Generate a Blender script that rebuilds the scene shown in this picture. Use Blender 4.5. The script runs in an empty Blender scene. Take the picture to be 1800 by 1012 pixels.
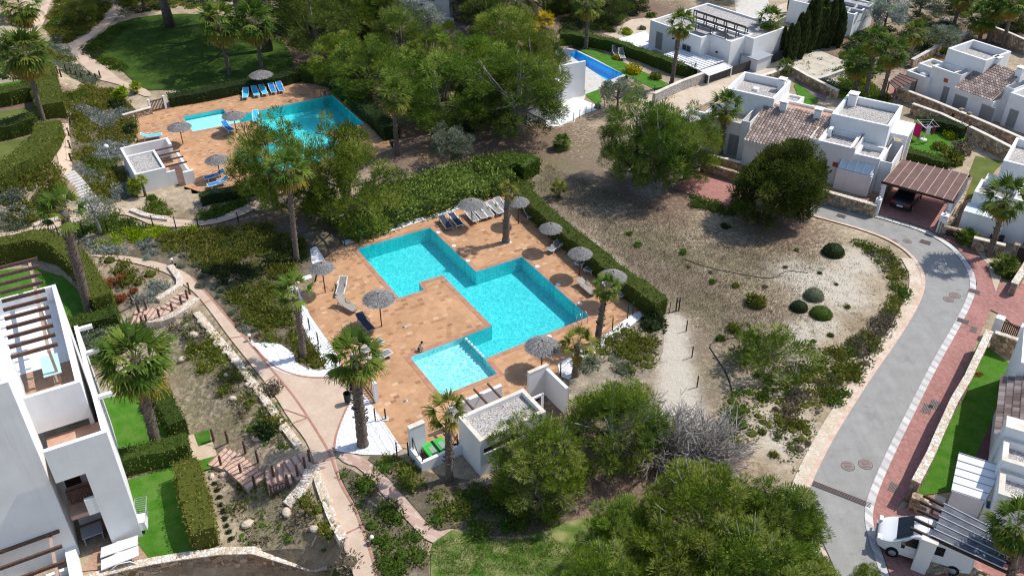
import bpy, bmesh, math, random
import numpy as np
from mathutils import Vector, Matrix, geometry
R = math.radians
random.seed(7); RNG = np.random.default_rng(7)
S = bpy.context.scene; COL = S.collection
# ------------------------------------------------------------------ camera model
FPX, TH, CH = 1600.0, R(35.13), 40.0
CT, ST = math.cos(TH), math.sin(TH)
def ray(x, y):
    a = (x - 900) / FPX; b = -(y - 506) / FPX
    return np.array([a, CT + b * ST, -ST + b * CT])
def U(x, y, z=0.0):
    d = ray(x, y); t = (z - CH) / d[2]
    return np.array([t * d[0], t * d[1], z])
def lift(b, x, y):
    d = ray(x, y); n = d[:2]; t = (b[:2] @ n) / (n @ n)
    return np.array([t * d[0], t * d[1], CH + t * d[2]])
def pxm(p):
    return FPX / (p[1] * CT - (p[2] - CH) * ST)
# ------------------------------------------------------------------ terrain
def polyw(px, z=0.0): return np.array([U(x, y, z)[:2] for x, y in px])
def inside_dist(P, poly):
    P = np.atleast_2d(P); A = poly; B = np.roll(poly, -1, 0)
    x, y = P[:, 0:1], P[:, 1:2]
    c = ((A[:, 1] > y) != (B[:, 1] > y)) & (x < (B[:, 0] - A[:, 0]) * (y - A[:, 1]) / (B[:, 1] - A[:, 1] + 1e-12) + A[:, 0])
    ins = c.sum(1) % 2 == 1
    ab = B - A; t = ((x - A[:, 0]) * ab[:, 0] + (y - A[:, 1]) * ab[:, 1]) / ((ab ** 2).sum(1) + 1e-12)
    t = np.clip(t, 0, 1)
    d = np.sqrt((x - A[:, 0] - t * ab[:, 0]) ** 2 + (y - A[:, 1] - t * ab[:, 1]) ** 2).min(1)
    return np.where(ins, d, -d)
def sst(t):
    t = np.clip(t, 0, 1); return t * t * (3 - 2 * t)
UL = polyw([(-300, 432), (0, 417), (110, 392), (165, 378), (203, 340), (190, 280), (215, 228), (205, 190), (160, 130), (118, 88), (90, 40), (60, -60), (-500, -60)])
LG = polyw([(-300, 500), (0, 470), (100, 440), (160, 452), (240, 475), (300, 525), (350, 560), (400, 615), (450, 690), (500, 750), (540, 830), (575, 900), (605, 956), (640, 1060), (-300, 1300)])
LF = polyw([(150, 1028), (205, 1005), (290, 987), (420, 970), (520, 964), (601, 957), (620, 1012), (640, 1100), (0, 1300)], -1.2)
def hf(P):
    P = np.atleast_2d(np.asarray(P, float))
    return 2.2 * sst(inside_dist(P, UL) / 6.0) - 1.2 * sst(inside_dist(P, LG) / 4.5) - 2.2 * sst((inside_dist(P, LF)) / .7)
def h(x, y): return float(hf([[x, y]])[0])
def G(x, y):
    z = 0.0
    for _ in range(7):
        p = U(x, y, z); z = 0.5 * z + 0.5 * h(p[0], p[1]) if _ < 4 else h(p[0], p[1])
    p = U(x, y, z); return np.array([p[0], p[1], h(p[0], p[1])])
# ------------------------------------------------------------------ materials
MATS = {}
class NT:
    def __init__(s, name):
        s.m = bpy.data.materials.new(name); s.m.use_nodes = True; s.t = s.m.node_tree; s.t.nodes.clear()
        s.out = s.n('ShaderNodeOutputMaterial'); s.tc = s.n('ShaderNodeTexCoord')
    def n(s, t, **k):
        q = s.t.nodes.new(t)
        for a, b in k.items():
            if a.startswith('_'): q.inputs[a[1:].replace('_', ' ')].default_value = b
            else: setattr(q, a, b)
        return q
    def l(s, a, b): s.t.links.new(a, b)
    def co(s): return s.tc.outputs['Object']
    def noise(s, scale, detail=4, rough=.55, co=None, dist=0):
        q = s.n('ShaderNodeTexNoise'); q.inputs['Scale'].default_value = scale; q.inputs['Detail'].default_value = detail
        q.inputs['Roughness'].default_value = rough; q.inputs['Distortion'].default_value = dist
        s.l(co or s.co(), q.inputs['Vector']); return q
    def vor(s, scale, feature='F1', co=None, rnd=1):
        q = s.n('ShaderNodeTexVoronoi', feature=feature); q.inputs['Scale'].default_value = scale; q.inputs['Randomness'].default_value = rnd
        s.l(co or s.co(), q.inputs['Vector']); return q
    def ramp(s, fac, stops, interp='LINEAR'):
        q = s.n('ShaderNodeValToRGB'); q.color_ramp.interpolation = interp
        e = q.color_ramp.elements
        while len(e) < len(stops): e.new(.5)
        for i, (p, c) in enumerate(stops):
            e[i].position = p; e[i].color = (*c, 1) if len(c) == 3 else c
        s.l(fac, q.inputs['Fac']); return q.outputs['Color']
    def mix(s, fac, a, b, mode='MIX'):
        q = s.n('ShaderNodeMix', data_type='RGBA', blend_type=mode)
        for sock, v in ((q.inputs[0], fac), (q.inputs[6], a), (q.inputs[7], b)):
            if hasattr(v, 'is_linked'): s.l(v, sock)
            elif isinstance(v, (int, float)): sock.default_value = v
            else: sock.default_value = (*v, 1)
        return q.outputs[2]
    def math(s, op, a, b=None, c=None):
        q = s.n('ShaderNodeMath', operation=op)
        for i, v in enumerate((a, b, c)):
            if v is None: continue
            if hasattr(v, 'is_linked'): s.l(v, q.inputs[i])
            else: q.inputs[i].default_value = v
        return q.outputs[0]
    def bsdf(s, col, rough=.8, spec=.25, metal=0, bump=None, bs=.3, bd=.03):
        q = s.n('ShaderNodeBsdfPrincipled')
        for v, k in ((col, 'Base Color'), (rough, 'Roughness')):
            if hasattr(v, 'is_linked'): s.l(v, q.inputs[k])
            else: q.inputs[k].default_value = (*v, 1) if not isinstance(v, (int, float)) else v
        q.inputs['Specular IOR Level'].default_value = spec; q.inputs['Metallic'].default_value = metal
        if bump is not None:
            b = s.n('ShaderNodeBump'); b.inputs['Strength'].default_value = bs; b.inputs['Distance'].default_value = bd
            s.l(bump, b.inputs['Height']); s.l(b.outputs[0], q.inputs['Normal'])
        s.l(q.outputs[0], s.out.inputs[0]); s.m_b = q; return q
def mat(name, c1=None, c2=None, c3=None, scale=3, rough=.8, spec=.25, metal=0, bump=0, bscale=30, detail=5, bd=.02):
    if name in MATS: return MATS[name]
    t = NT(name)
    if c2 is None: col = c1
    else:
        st = [(.35, c1), (.65, c2)] if c3 is None else [(.3, c1), (.5, c2), (.7, c3)]
        col = t.ramp(t.noise(scale, detail).outputs['Fac'], st)
    t.bsdf(col, rough, spec, metal, t.noise(bscale, 3).outputs['Fac'] if bump else None, bump, bd)
    MATS[name] = t.m; return t.m
def special(name):
    def deco(f):
        t = NT(name); f(t); MATS[name] = t.m; return f
    return deco
COPE = mat('pale coping', (.60, .52, .42), (.74, .70, .62), scale=1.5, rough=.9, bump=.2, bscale=12)
WOOD = mat('stained wood', (.085, .046, .034), (.145, .082, .06), scale=6, rough=.6)
WOODP = mat('weathered beam', (.36, .26, .20), (.45, .34, .27), scale=4, rough=.8)
DARKWOOD = mat('dark wood', (.035, .017, .012), (.06, .03, .02), scale=6, rough=.6)
BROWNROOF = mat('brown roof panels', (.125, .07, .06), (.17, .10, .085), scale=1.2, rough=.75, bump=.1, bscale=10)
STEPEDGE = mat('stair nosing', (.24, .14, .10), (.30, .18, .13), scale=5)
DECKWOOD = mat('deck boards', (.33, .20, .13), (.46, .30, .21), scale=8, rough=.8)
TERRA = mat('terracotta floor', (.46, .27, .19), (.56, .36, .27), scale=2, rough=.8)
PINKSTAIR = mat('pink stone steps', (.50, .33, .25), (.62, .44, .35), scale=3, rough=.9)
BLACK = mat('black metal', (.012, .012, .013), rough=.5)
GREENMETAL = mat('green fence metal', (.012, .05, .035), rough=.6)
GREYMETAL = mat('grey metal', (.32, .34, .37), rough=.45, spec=.5)
SLATE = mat('grey roof sheet', (.065, .072, .088), (.135, .145, .165), scale=2.5, rough=.7, spec=.2)
STEEL = mat('steel rail', (.6, .6, .62), rough=.25, metal=1)
GLASS = mat('window glass', (.05, .06, .065), rough=.08, spec=.6)
SHUTTER = mat('grey shutter', (.23, .235, .22), (.28, .285, .27), scale=8, rough=.6)
WPLAST = mat('white plastic', (.78, .78, .78), rough=.4)
SLING = mat('grey sling fabric', (.20, .195, .18), (.28, .27, .25), scale=9, rough=.9)
BROWNSL = mat('taupe plastic', (.33, .29, .25), rough=.6)
BLUESL = mat('blue sling fabric', (.02, .19, .50), (.03, .26, .60), scale=4, rough=.8)
CYANSL = mat('light blue towel', (.05, .50, .80), (.08, .58, .86), scale=6, rough=.9)
DARKSL = mat('navy towel', (.03, .035, .06), (.06, .065, .1), scale=6, rough=.9)
POLE = mat('umbrella pole wood', (.12, .045, .022), rough=.7)
MAGENTA = mat('magenta cloth', (.45, .01, .13), rough=.9)
MAROON = mat('maroon cloth', (.10, .01, .015), rough=.9)
MINT = mat('mint table top', (.46, .68, .64), rough=.3)
GREENMAT = mat('green mat', (.03, .40, .05), (.05, .47, .07), scale=3, rough=.8)
CLEAR = mat('translucent sheet', (.58, .66, .68), (.68, .74, .76), scale=1.2, rough=.25, spec=.5)
CARDARK = mat('dark car paint', (.015, .02, .03), rough=.18, spec=.6)
CARWHITE = mat('white van paint', (.80, .80, .80), rough=.22, spec=.5)
CARGLASS = mat('car glass', (.008, .011, .014), rough=.06, spec=.3)
RUBBER = mat('tyre rubber', (.015, .015, .015), rough=.9)
REDLAMP = mat('red lamp', (.35, .01, .01), rough=.2, spec=.5)
LAMPGLASS = mat('lamp glass', (.75, .76, .78), rough=.15, spec=.6)
SKIN = mat('skin', (.62, .36, .25), rough=.6)
HAIR = mat('dark hair', (.02, .013, .01), rough=.7)
SWIM = mat('dark swim shorts', (.05, .05, .09), rough=.9)
CERAMIC = mat('orange plaque', (.35, .09, .05), rough=.5)
BOULDER = mat('boulder rock', (.50, .38, .26), (.70, .62, .52), scale=1.6, rough=.95, bump=.5, bscale=5, bd=.08)
BARK = mat('pine bark', (.10, .075, .06), (.20, .165, .14), scale=5, rough=.95, bump=.5, bscale=18)
PALEBARK = mat('grey twig bark', (.30, .27, .24), (.42, .39, .36), scale=6, rough=.95)
PALMBARK = mat('palm trunk', (.085, .062, .05), (.22, .175, .14), scale=9, rough=.95, bump=.6, bscale=16, bd=.05)
CONCRETE = mat('pale concrete', (.50, .47, .43), (.60, .57, .52), scale=2, rough=.9)
IRON = mat('cast iron cover', (.21, .15, .13), (.26, .195, .175), scale=8, rough=.7, spec=.4)
@special('white render')
def _(t):
    mp = t.n('ShaderNodeMapping'); mp.inputs['Scale'].default_value = (3.5, 3.5, .22); t.l(t.co(), mp.inputs['Vector'])
    c = t.ramp(t.noise(.7, 5).outputs['Fac'], [(.3, (.74, .735, .72)), (.65, (.82, .815, .80))])
    c = t.mix(.28, c, t.ramp(t.noise(1.0, 5, .6, co=mp.outputs[0]).outputs['Fac'], [(.30, (.80, .785, .76)), (.46, (1, 1, 1))]), 'MULTIPLY')
    t.bsdf(c, .9, .2, 0, t.noise(9, 4).outputs['Fac'], .2, .02)
WHITE = MATS['white render']
@special('leaf')
def _(t):
    a = t.n('ShaderNodeAttribute', attribute_name='Col')
    oi = t.n('ShaderNodeObjectInfo')
    hs = t.n('ShaderNodeHueSaturation'); hs.inputs['Saturation'].default_value = 1.12
    mr = t.n('ShaderNodeMapRange'); mr.inputs['To Min'].default_value = .92; mr.inputs['To Max'].default_value = 1.28
    t.l(oi.outputs['Random'], mr.inputs['Value']); t.l(mr.outputs[0], hs.inputs['Value']); t.l(a.outputs['Color'], hs.inputs['Color'])
    mh = t.n('ShaderNodeMapRange'); mh.inputs['To Min'].default_value = .488; mh.inputs['To Max'].default_value = .514
    rr = t.math('FRACT', t.math('MULTIPLY', oi.outputs['Random'], 7.13)); t.l(rr, mh.inputs['Value']); t.l(mh.outputs[0], hs.inputs['Hue'])
    p = t.n('ShaderNodeBsdfPrincipled'); p.inputs['Roughness'].default_value = .65; p.inputs['Specular IOR Level'].default_value = .12
    t.l(hs.outputs[0], p.inputs['Base Color'])
    tr = t.n('ShaderNodeBsdfTranslucent'); t.l(hs.outputs[0], tr.inputs['Color'])
    m = t.n('ShaderNodeMixShader'); m.inputs[0].default_value = .28
    t.l(p.outputs[0], m.inputs[1]); t.l(tr.outputs[0], m.inputs[2]); t.l(m.outputs[0], t.out.inputs[0])
@special('thatch')
def _(t):
    a = t.n('ShaderNodeAttribute', attribute_name='Col'); t.bsdf(a.outputs['Color'], .95, .1)
POOLROT = R(30.5)
def rotco(t, ang):
    m = t.n('ShaderNodeMapping'); m.inputs['Rotation'].default_value = (0, 0, -ang); t.l(t.co(), m.inputs['Vector'])
    sp = t.n('ShaderNodeSeparateXYZ'); t.l(m.outputs[0], sp.inputs[0]); return sp
def tiles(name, ang, sx, sy, stops, joint, jcol, rough=.85, big=.25, half=True):
    @special(name)
    def _(t):
        sp = rotco(t, ang)
        y = t.math('DIVIDE', sp.outputs['Y'], sy); row = t.math('FLOOR', y)
        x = t.math('DIVIDE', sp.outputs['X'], sx)
        if half:
            wr = t.n('ShaderNodeTexWhiteNoise', noise_dimensions='1D'); t.l(row, wr.inputs['W'])
            x = t.math('ADD', x, wr.outputs['Value'])
        cell = t.math('FLOOR', x)
        cb = t.n('ShaderNodeCombineXYZ'); t.l(cell, cb.inputs[0]); t.l(row, cb.inputs[1])
        w = t.n('ShaderNodeTexWhiteNoise', noise_dimensions='2D'); t.l(cb.outputs[0], w.inputs['Vector'])
        c = t.ramp(w.outputs['Value'], stops)
        fx = t.math('FRACT', x); fy = t.math('FRACT', y)
        jx = t.math('LESS_THAN', fx, joint / sx); jy = t.math('LESS_THAN', fy, joint / sy)
        c = t.mix(t.math('MULTIPLY', t.math('MAXIMUM', jx, jy), .75), c, jcol)
        nb = t.noise(.45, 4).outputs['Fac']
        c = t.mix(big, c, t.ramp(nb, [(.3, (.62, .56, .50)), (.7, (1.25, 1.2, 1.15))]), 'MULTIPLY')
        c = t.mix(.25, c, t.ramp(t.noise(3.5, 5).outputs['Fac'], [(.3, (.7, .66, .62)), (.65, (1.1, 1.1, 1.1))]), 'MULTIPLY')
        t.bsdf(c, rough, .25, 0, t.noise(25, 3).outputs['Fac'], .15, .01)
tiles('deck tiles', POOLROT, .40, .30, [(0, (.30, .155, .085)), (.05, (.38, .205, .11)), (.13, (.47, .265, .142)), (.6, (.505, .295, .16)), (.93, (.53, .32, .178)), (1, (.60, .41, .27))], .014, (.42, .28, .18), big=.4)
tiles('coping tiles', POOLROT, .33, .33, [(0, (.40, .185, .11)), (1, (.50, .26, .165))], .02, (.36, .25, .2))
tiles('pink pavers', R(-57), .22, .11, [(0, (.31, .14, .122)), (.5, (.36, .172, .15)), (1, (.42, .215, .19))], .008, (.38, .24, .2), big=.35)
tiles('pool tiles', POOLROT, .25, .25, [(0, (.07, .68, .71)), (1, (.10, .76, .78))], .02, (.05, .52, .64), rough=.4, big=.1)
tiles('kids pool tiles', POOLROT, .25, .25, [(0, (.38, .80, .83)), (1, (.46, .86, .88))], .02, (.3, .7, .76), rough=.4, big=.1)
tiles('blue pool tiles', R(33), .3, .3, [(0, (.035, .56, .92)), (1, (.05, .62, .95))], .02, (.02, .34, .7), rough=.4, big=.1)
tiles('brick setts', R(-28), .6, .2, [(0, (.40, .26, .20)), (.5, (.50, .35, .28)), (1, (.60, .46, .38))], .025, (.36, .29, .25))
tiles('kerb stones', R(-57), 40, .7, [(0, (.52, .51, .49)), (1, (.66, .65, .63))], .25, (.40, .39, .38), half=False)
def water(name, tint, light, sc):
    @special(name)
    def _(t):
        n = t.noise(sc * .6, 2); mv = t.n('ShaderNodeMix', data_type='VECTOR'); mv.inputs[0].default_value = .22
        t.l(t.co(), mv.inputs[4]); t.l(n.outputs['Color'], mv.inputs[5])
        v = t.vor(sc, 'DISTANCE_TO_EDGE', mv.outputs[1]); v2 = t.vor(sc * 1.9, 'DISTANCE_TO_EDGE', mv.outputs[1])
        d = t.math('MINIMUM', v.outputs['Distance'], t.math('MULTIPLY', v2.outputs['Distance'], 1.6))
        c = t.ramp(d, [(0, light), (.04, light), (.13, tint)])  # caustic light network painted into the transparent colour, bright lines over a darker tint
        tr = t.n('ShaderNodeBsdfTransparent'); t.l(c, tr.inputs['Color'])
        gl = t.n('ShaderNodeBsdfGlossy'); gl.inputs['Roughness'].default_value = .06
        b = t.n('ShaderNodeBump'); b.inputs['Strength'].default_value = .25; b.inputs['Distance'].default_value = .05
        t.l(t.noise(2.2, 3).outputs['Fac'], b.inputs['Height']); t.l(b.outputs[0], gl.inputs['Normal'])
        f = t.n('ShaderNodeFresnel'); f.inputs['IOR'].default_value = 1.33; t.l(b.outputs[0], f.inputs['Normal'])
        m = t.n('ShaderNodeMixShader'); t.l(f.outputs[0], m.inputs[0]); t.l(tr.outputs[0], m.inputs[1]); t.l(gl.outputs[0], m.inputs[2])
        t.l(m.outputs[0], t.out.inputs[0])
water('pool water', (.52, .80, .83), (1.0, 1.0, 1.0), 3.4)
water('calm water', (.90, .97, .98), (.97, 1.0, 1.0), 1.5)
@special('stone wall')
def _(t):
    v = t.vor(3.2); e = t.vor(3.2, 'DISTANCE_TO_EDGE')
    c = t.ramp(v.outputs['Color'], [(0, (.12, .08, .055)), (.25, (.30, .19, .11)), (.42, (.50, .36, .22)), (.6, (.20, .17, .15)), (.8, (.58, .46, .32)), (1, (.42, .40, .38))])
    c = t.mix(.3, c, t.noise(9, 4).outputs['Color'], 'OVERLAY')
    c = t.mix(t.ramp(e.outputs['Distance'], [(.0, (1, 1, 1)), (.06, (0, 0, 0))]), c, (.10, .08, .06))
    t.bsdf(c, .95, .15, 0, e.outputs['Distance'], .7, .12)
@special('pale stone')
def _(t):
    v = t.vor(4.5); e = t.vor(4.5, 'DISTANCE_TO_EDGE')
    c = t.ramp(v.outputs['Color'], [(0, (.50, .36, .22)), (.4, (.64, .54, .42)), (.75, (.74, .70, .64)), (1, (.60, .56, .50))])
    c = t.mix(t.ramp(e.outputs['Distance'], [(.0, (1, 1, 1)), (.07, (0, 0, 0))]), c, (.34, .26, .18))
    t.bsdf(c, .95, .15, 0, e.outputs['Distance'], .7, .1)
@special('roof gravel')
def _(t):
    v = t.vor(14); c = t.ramp(v.outputs['Color'], [(0, (.16, .14, .125)), (.35, (.36, .335, .31)), (.7, (.52, .49, .46)), (1, (.72, .70, .68))])
    c = t.mix(.3, c, t.ramp(t.noise(.7, 3).outputs['Fac'], [(.3, (.7, .68, .66)), (.7, (1.1, 1.1, 1.1))]), 'MULTIPLY')
    t.bsdf(c, .95, .1, 0, v.outputs['Distance'], .8, .05)
@special('white gravel')
def _(t):
    v = t.vor(9); c = t.ramp(v.outputs['Color'], [(0, (.45, .45, .46)), (.2, (.68, .68, .69)), (1, (.88, .88, .88))])
    c = t.mix(.3, c, t.ramp(t.noise(.8, 3).outputs['Fac'], [(.3, (.78, .76, .74)), (.6, (1.05, 1.05, 1.05))]), 'MULTIPLY')
    t.bsdf(c, .9, .1, 0, v.outputs['Distance'], .7, .06)
@special('asphalt')
def _(t):
    c = t.ramp(t.noise(1.1, 8, .65).outputs['Fac'], [(.3, (.275, .268, .25)), (.7, (.34, .332, .31))])
    mp = t.n('ShaderNodeMapping'); mp.inputs['Rotation'].default_value = (0, 0, R(-33)); mp.inputs['Scale'].default_value = (1.3, .12, 1); t.l(t.co(), mp.inputs['Vector'])
    c = t.mix(.3, c, t.ramp(t.noise(1.2, 4, co=mp.outputs[0]).outputs['Fac'], [(.35, (.75, .75, .74)), (.65, (1.12, 1.12, 1.12))]), 'MULTIPLY')
    c = t.mix(.3, c, t.ramp(t.noise(26, 2).outputs['Fac'], [(.3, (.7, .7, .7)), (.7, (1.15, 1.15, 1.15))]), 'MULTIPLY')
    e = t.vor(.55, 'DISTANCE_TO_EDGE', t.mix(.25, t.co(), t.noise(1.5, 4).outputs['Color'])); c = t.mix(t.ramp(e.outputs['Distance'], [(0, (.22, .22, .22)), (.010, (0, 0, 0))]), c, (.12, .115, .11))
    c = t.mix(t.ramp(t.noise(.9, 3).outputs['Fac'], [(.63, (0, 0, 0)), (.67, (.35, .35, .35))]), c, (.19, .185, .175)); c = t.mix(t.ramp(t.noise(2.6, 6, .7).outputs['Fac'], [(.62, (0, 0, 0)), (.75, (.5, .5, .5))]), c, (.44, .42, .38))
    t.bsdf(c, .9, .2, 0, t.noise(60, 2).outputs['Fac'], .3, .01)
@special('path concrete')
def _(t):
    c = t.ramp(t.noise(.8, 7, .6).outputs['Fac'], [(.3, (.50, .375, .28)), (.7, (.61, .475, .365))])
    c = t.mix(.35, c, t.ramp(t.noise(5, 5).outputs['Fac'], [(.35, (.82, .8, .78)), (.65, (1.08, 1.08, 1.08))]), 'MULTIPLY')
    t.bsdf(c, .9, .15, 0, t.noise(40, 2).outputs['Fac'], .2, .01)
def soil(name, stops, sc=1.0, fleck=None):
    @special(name)
    def _(t):
        c = t.ramp(t.noise(.55 * sc, 8, .68).outputs['Fac'], stops)
        c = t.mix(.5, c, t.ramp(t.noise(6 * sc, 6, .7).outputs['Fac'], [(.32, (.55, .52, .48)), (.62, (1.15, 1.15, 1.15))]), 'MULTIPLY')
        if fleck:
            c = t.mix(t.ramp(t.noise(2.3 * sc, 6, .7).outputs['Fac'], [(.56, (0, 0, 0)), (.66, (1, 1, 1))]), c, fleck)
        t.bsdf(c, .95, .1, 0, t.noise(5, 6, .65).outputs['Fac'], .6, .1)
soil('bed soil', [(.3, (.085, .07, .045)), (.5, (.16, .13, .09)), (.7, (.30, .25, .185))], 1, (.07, .085, .03))
soil('pine litter', [(.3, (.10, .062, .042)), (.5, (.19, .12, .085)), (.7, (.34, .26, .20))])
soil('bank scrub', [(.3, (.17, .145, .115)), (.5, (.30, .25, .19)), (.7, (.45, .38, .29))], 1.3, (.075, .10, .03))
soil('dirt track', [(.3, (.42, .37, .29)), (.5, (.55, .50, .41)), (.7, (.66, .61, .52))], 1.6)
soil('earth bank', [(.3, (.50, .38, .25)), (.5, (.62, .52, .40)), (.7, (.72, .66, .56))], 1.5)
soil('sand garden', [(.3, (.48, .38, .27)), (.6, (.62, .53, .42))], 1)
soil('red earth', [(.3, (.26, .12, .07)), (.7, (.40, .22, .14))], 1.5)
soil('purple gravel', [(.3, (.20, .14, .13)), (.7, (.28, .21, .20))], 1.5)
@special('open ground')
def _(t):
    a = t.n('ShaderNodeAttribute', attribute_name='Soil'); s = t.n('ShaderNodeSeparateColor'); t.l(a.outputs['Color'], s.inputs[0])
    nb = t.noise(.5, 9, .7).outputs['Fac']; nf = t.noise(3.2, 8, .72).outputs['Fac']; nn = t.noise(9, 5, .7).outputs['Fac']
    c = t.ramp(nb, [(.28, (.29, .235, .165)), (.5, (.43, .36, .26)), (.72, (.58, .50, .39))])
    c = t.mix(.4, c, t.ramp(nn, [(.3, (.55, .5, .43)), (.62, (1.1, 1.1, 1.1))]), 'MULTIPLY')
    c = t.mix(.45, c, t.ramp(t.noise(1.7, 10, .75, dist=.6).outputs['Fac'], [(.34, (.5, .44, .36)), (.6, (1.12, 1.12, 1.12))]), 'MULTIPLY')
    c = t.mix(.7, c, t.ramp(t.noise(.16, 6, .7).outputs['Fac'], [(.36, (.62, .56, .48)), (.58, (1.12, 1.1, 1.08))]), 'MULTIPLY')
    def m(ch, col, c0, w=.6):
        f = t.math('ADD', s.outputs[ch], t.math('MULTIPLY', t.math('SUBTRACT', nf, .5), 2.4))
        return t.mix(t.math('MULTIPLY', t.math('MULTIPLY', t.ramp(f, [(.32, (0, 0, 0)), (.68, (1, 1, 1))]), w), t.math('GREATER_THAN', s.outputs[ch], .02)), c0, col)
    c = m(0, t.ramp(nn, [(.35, (.13, .10, .07)), (.65, (.27, .215, .155))]), c, .9)
    c = m(2, t.ramp(nn, [(.35, (.11, .07, .05)), (.65, (.24, .165, .12))]), c, .9)
    c = m(1, t.ramp(nn, [(.35, (.10, .11, .04)), (.65, (.22, .20, .10))]), c, .5)
    tk = t.math('ADD', a.outputs['Alpha'], t.math('MULTIPLY', t.math('SUBTRACT', nf, .5), 1.3)); c = t.mix(t.math('MULTIPLY', t.ramp(tk, [(.35, (0, 0, 0)), (.75, (1, 1, 1))]), .85), c, t.ramp(nn, [(.3, (.42, .37, .29)), (.65, (.64, .59, .50))]))
    t.bsdf(c, .95, .1, 0, t.noise(1.6, 10, .68).outputs['Fac'], .7, .22)
def lawn(name, a, b, c3, sc=1.0, w=.7):
    @special(name)
    def _(t):
        c = t.ramp(t.noise(.6 * sc, 6, .6).outputs['Fac'], [(.3, a), (.47, b), (.64, c3)])
        c = t.mix(w, c, t.ramp(t.noise(14, 5, .7).outputs['Fac'], [(.3, (.55, .6, .5)), (.65, (1.2, 1.2, 1.1))]), 'MULTIPLY')
        t.bsdf(c, .95, .1, 0, t.noise(22, 4).outputs['Fac'], .7, .05)
lawn('turf', (.045, .145, .012), (.065, .18, .018), (.10, .20, .035), 2.2, .6)
lawn('park lawn', (.026, .055, .009), (.042, .088, .013), (.07, .112, .022))  # natural dark grass, colour lowered further to stand in for tree shade
lawn('patchy lawn', (.055, .15, .015), (.13, .18, .045), (.30, .30, .13), 1.6)
lawn('olive turf', (.09, .115, .028), (.12, .145, .04), (.15, .17, .05))
@special('roof tiles')
def _(t):
    u = t.n('ShaderNodeUVMap')
    sp = t.n('ShaderNodeSeparateXYZ'); t.l(u.outputs[0], sp.inputs[0])
    cb = t.n('ShaderNodeCombineXYZ'); t.l(t.math('FLOOR', sp.outputs[0]), cb.inputs[0]); t.l(t.math('FLOOR', sp.outputs[1]), cb.inputs[1])
    w = t.n('ShaderNodeTexWhiteNoise', noise_dimensions='2D'); t.l(cb.outputs[0], w.inputs['Vector'])
    c = t.ramp(w.outputs['Value'], [(0, (.20, .14, .115)), (.4, (.30, .225, .19)), (.8, (.40, .315, .275)), (1, (.52, .43, .385))])
    t.bsdf(c, .9, .15)
def MT(n): return MATS[n]
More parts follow.
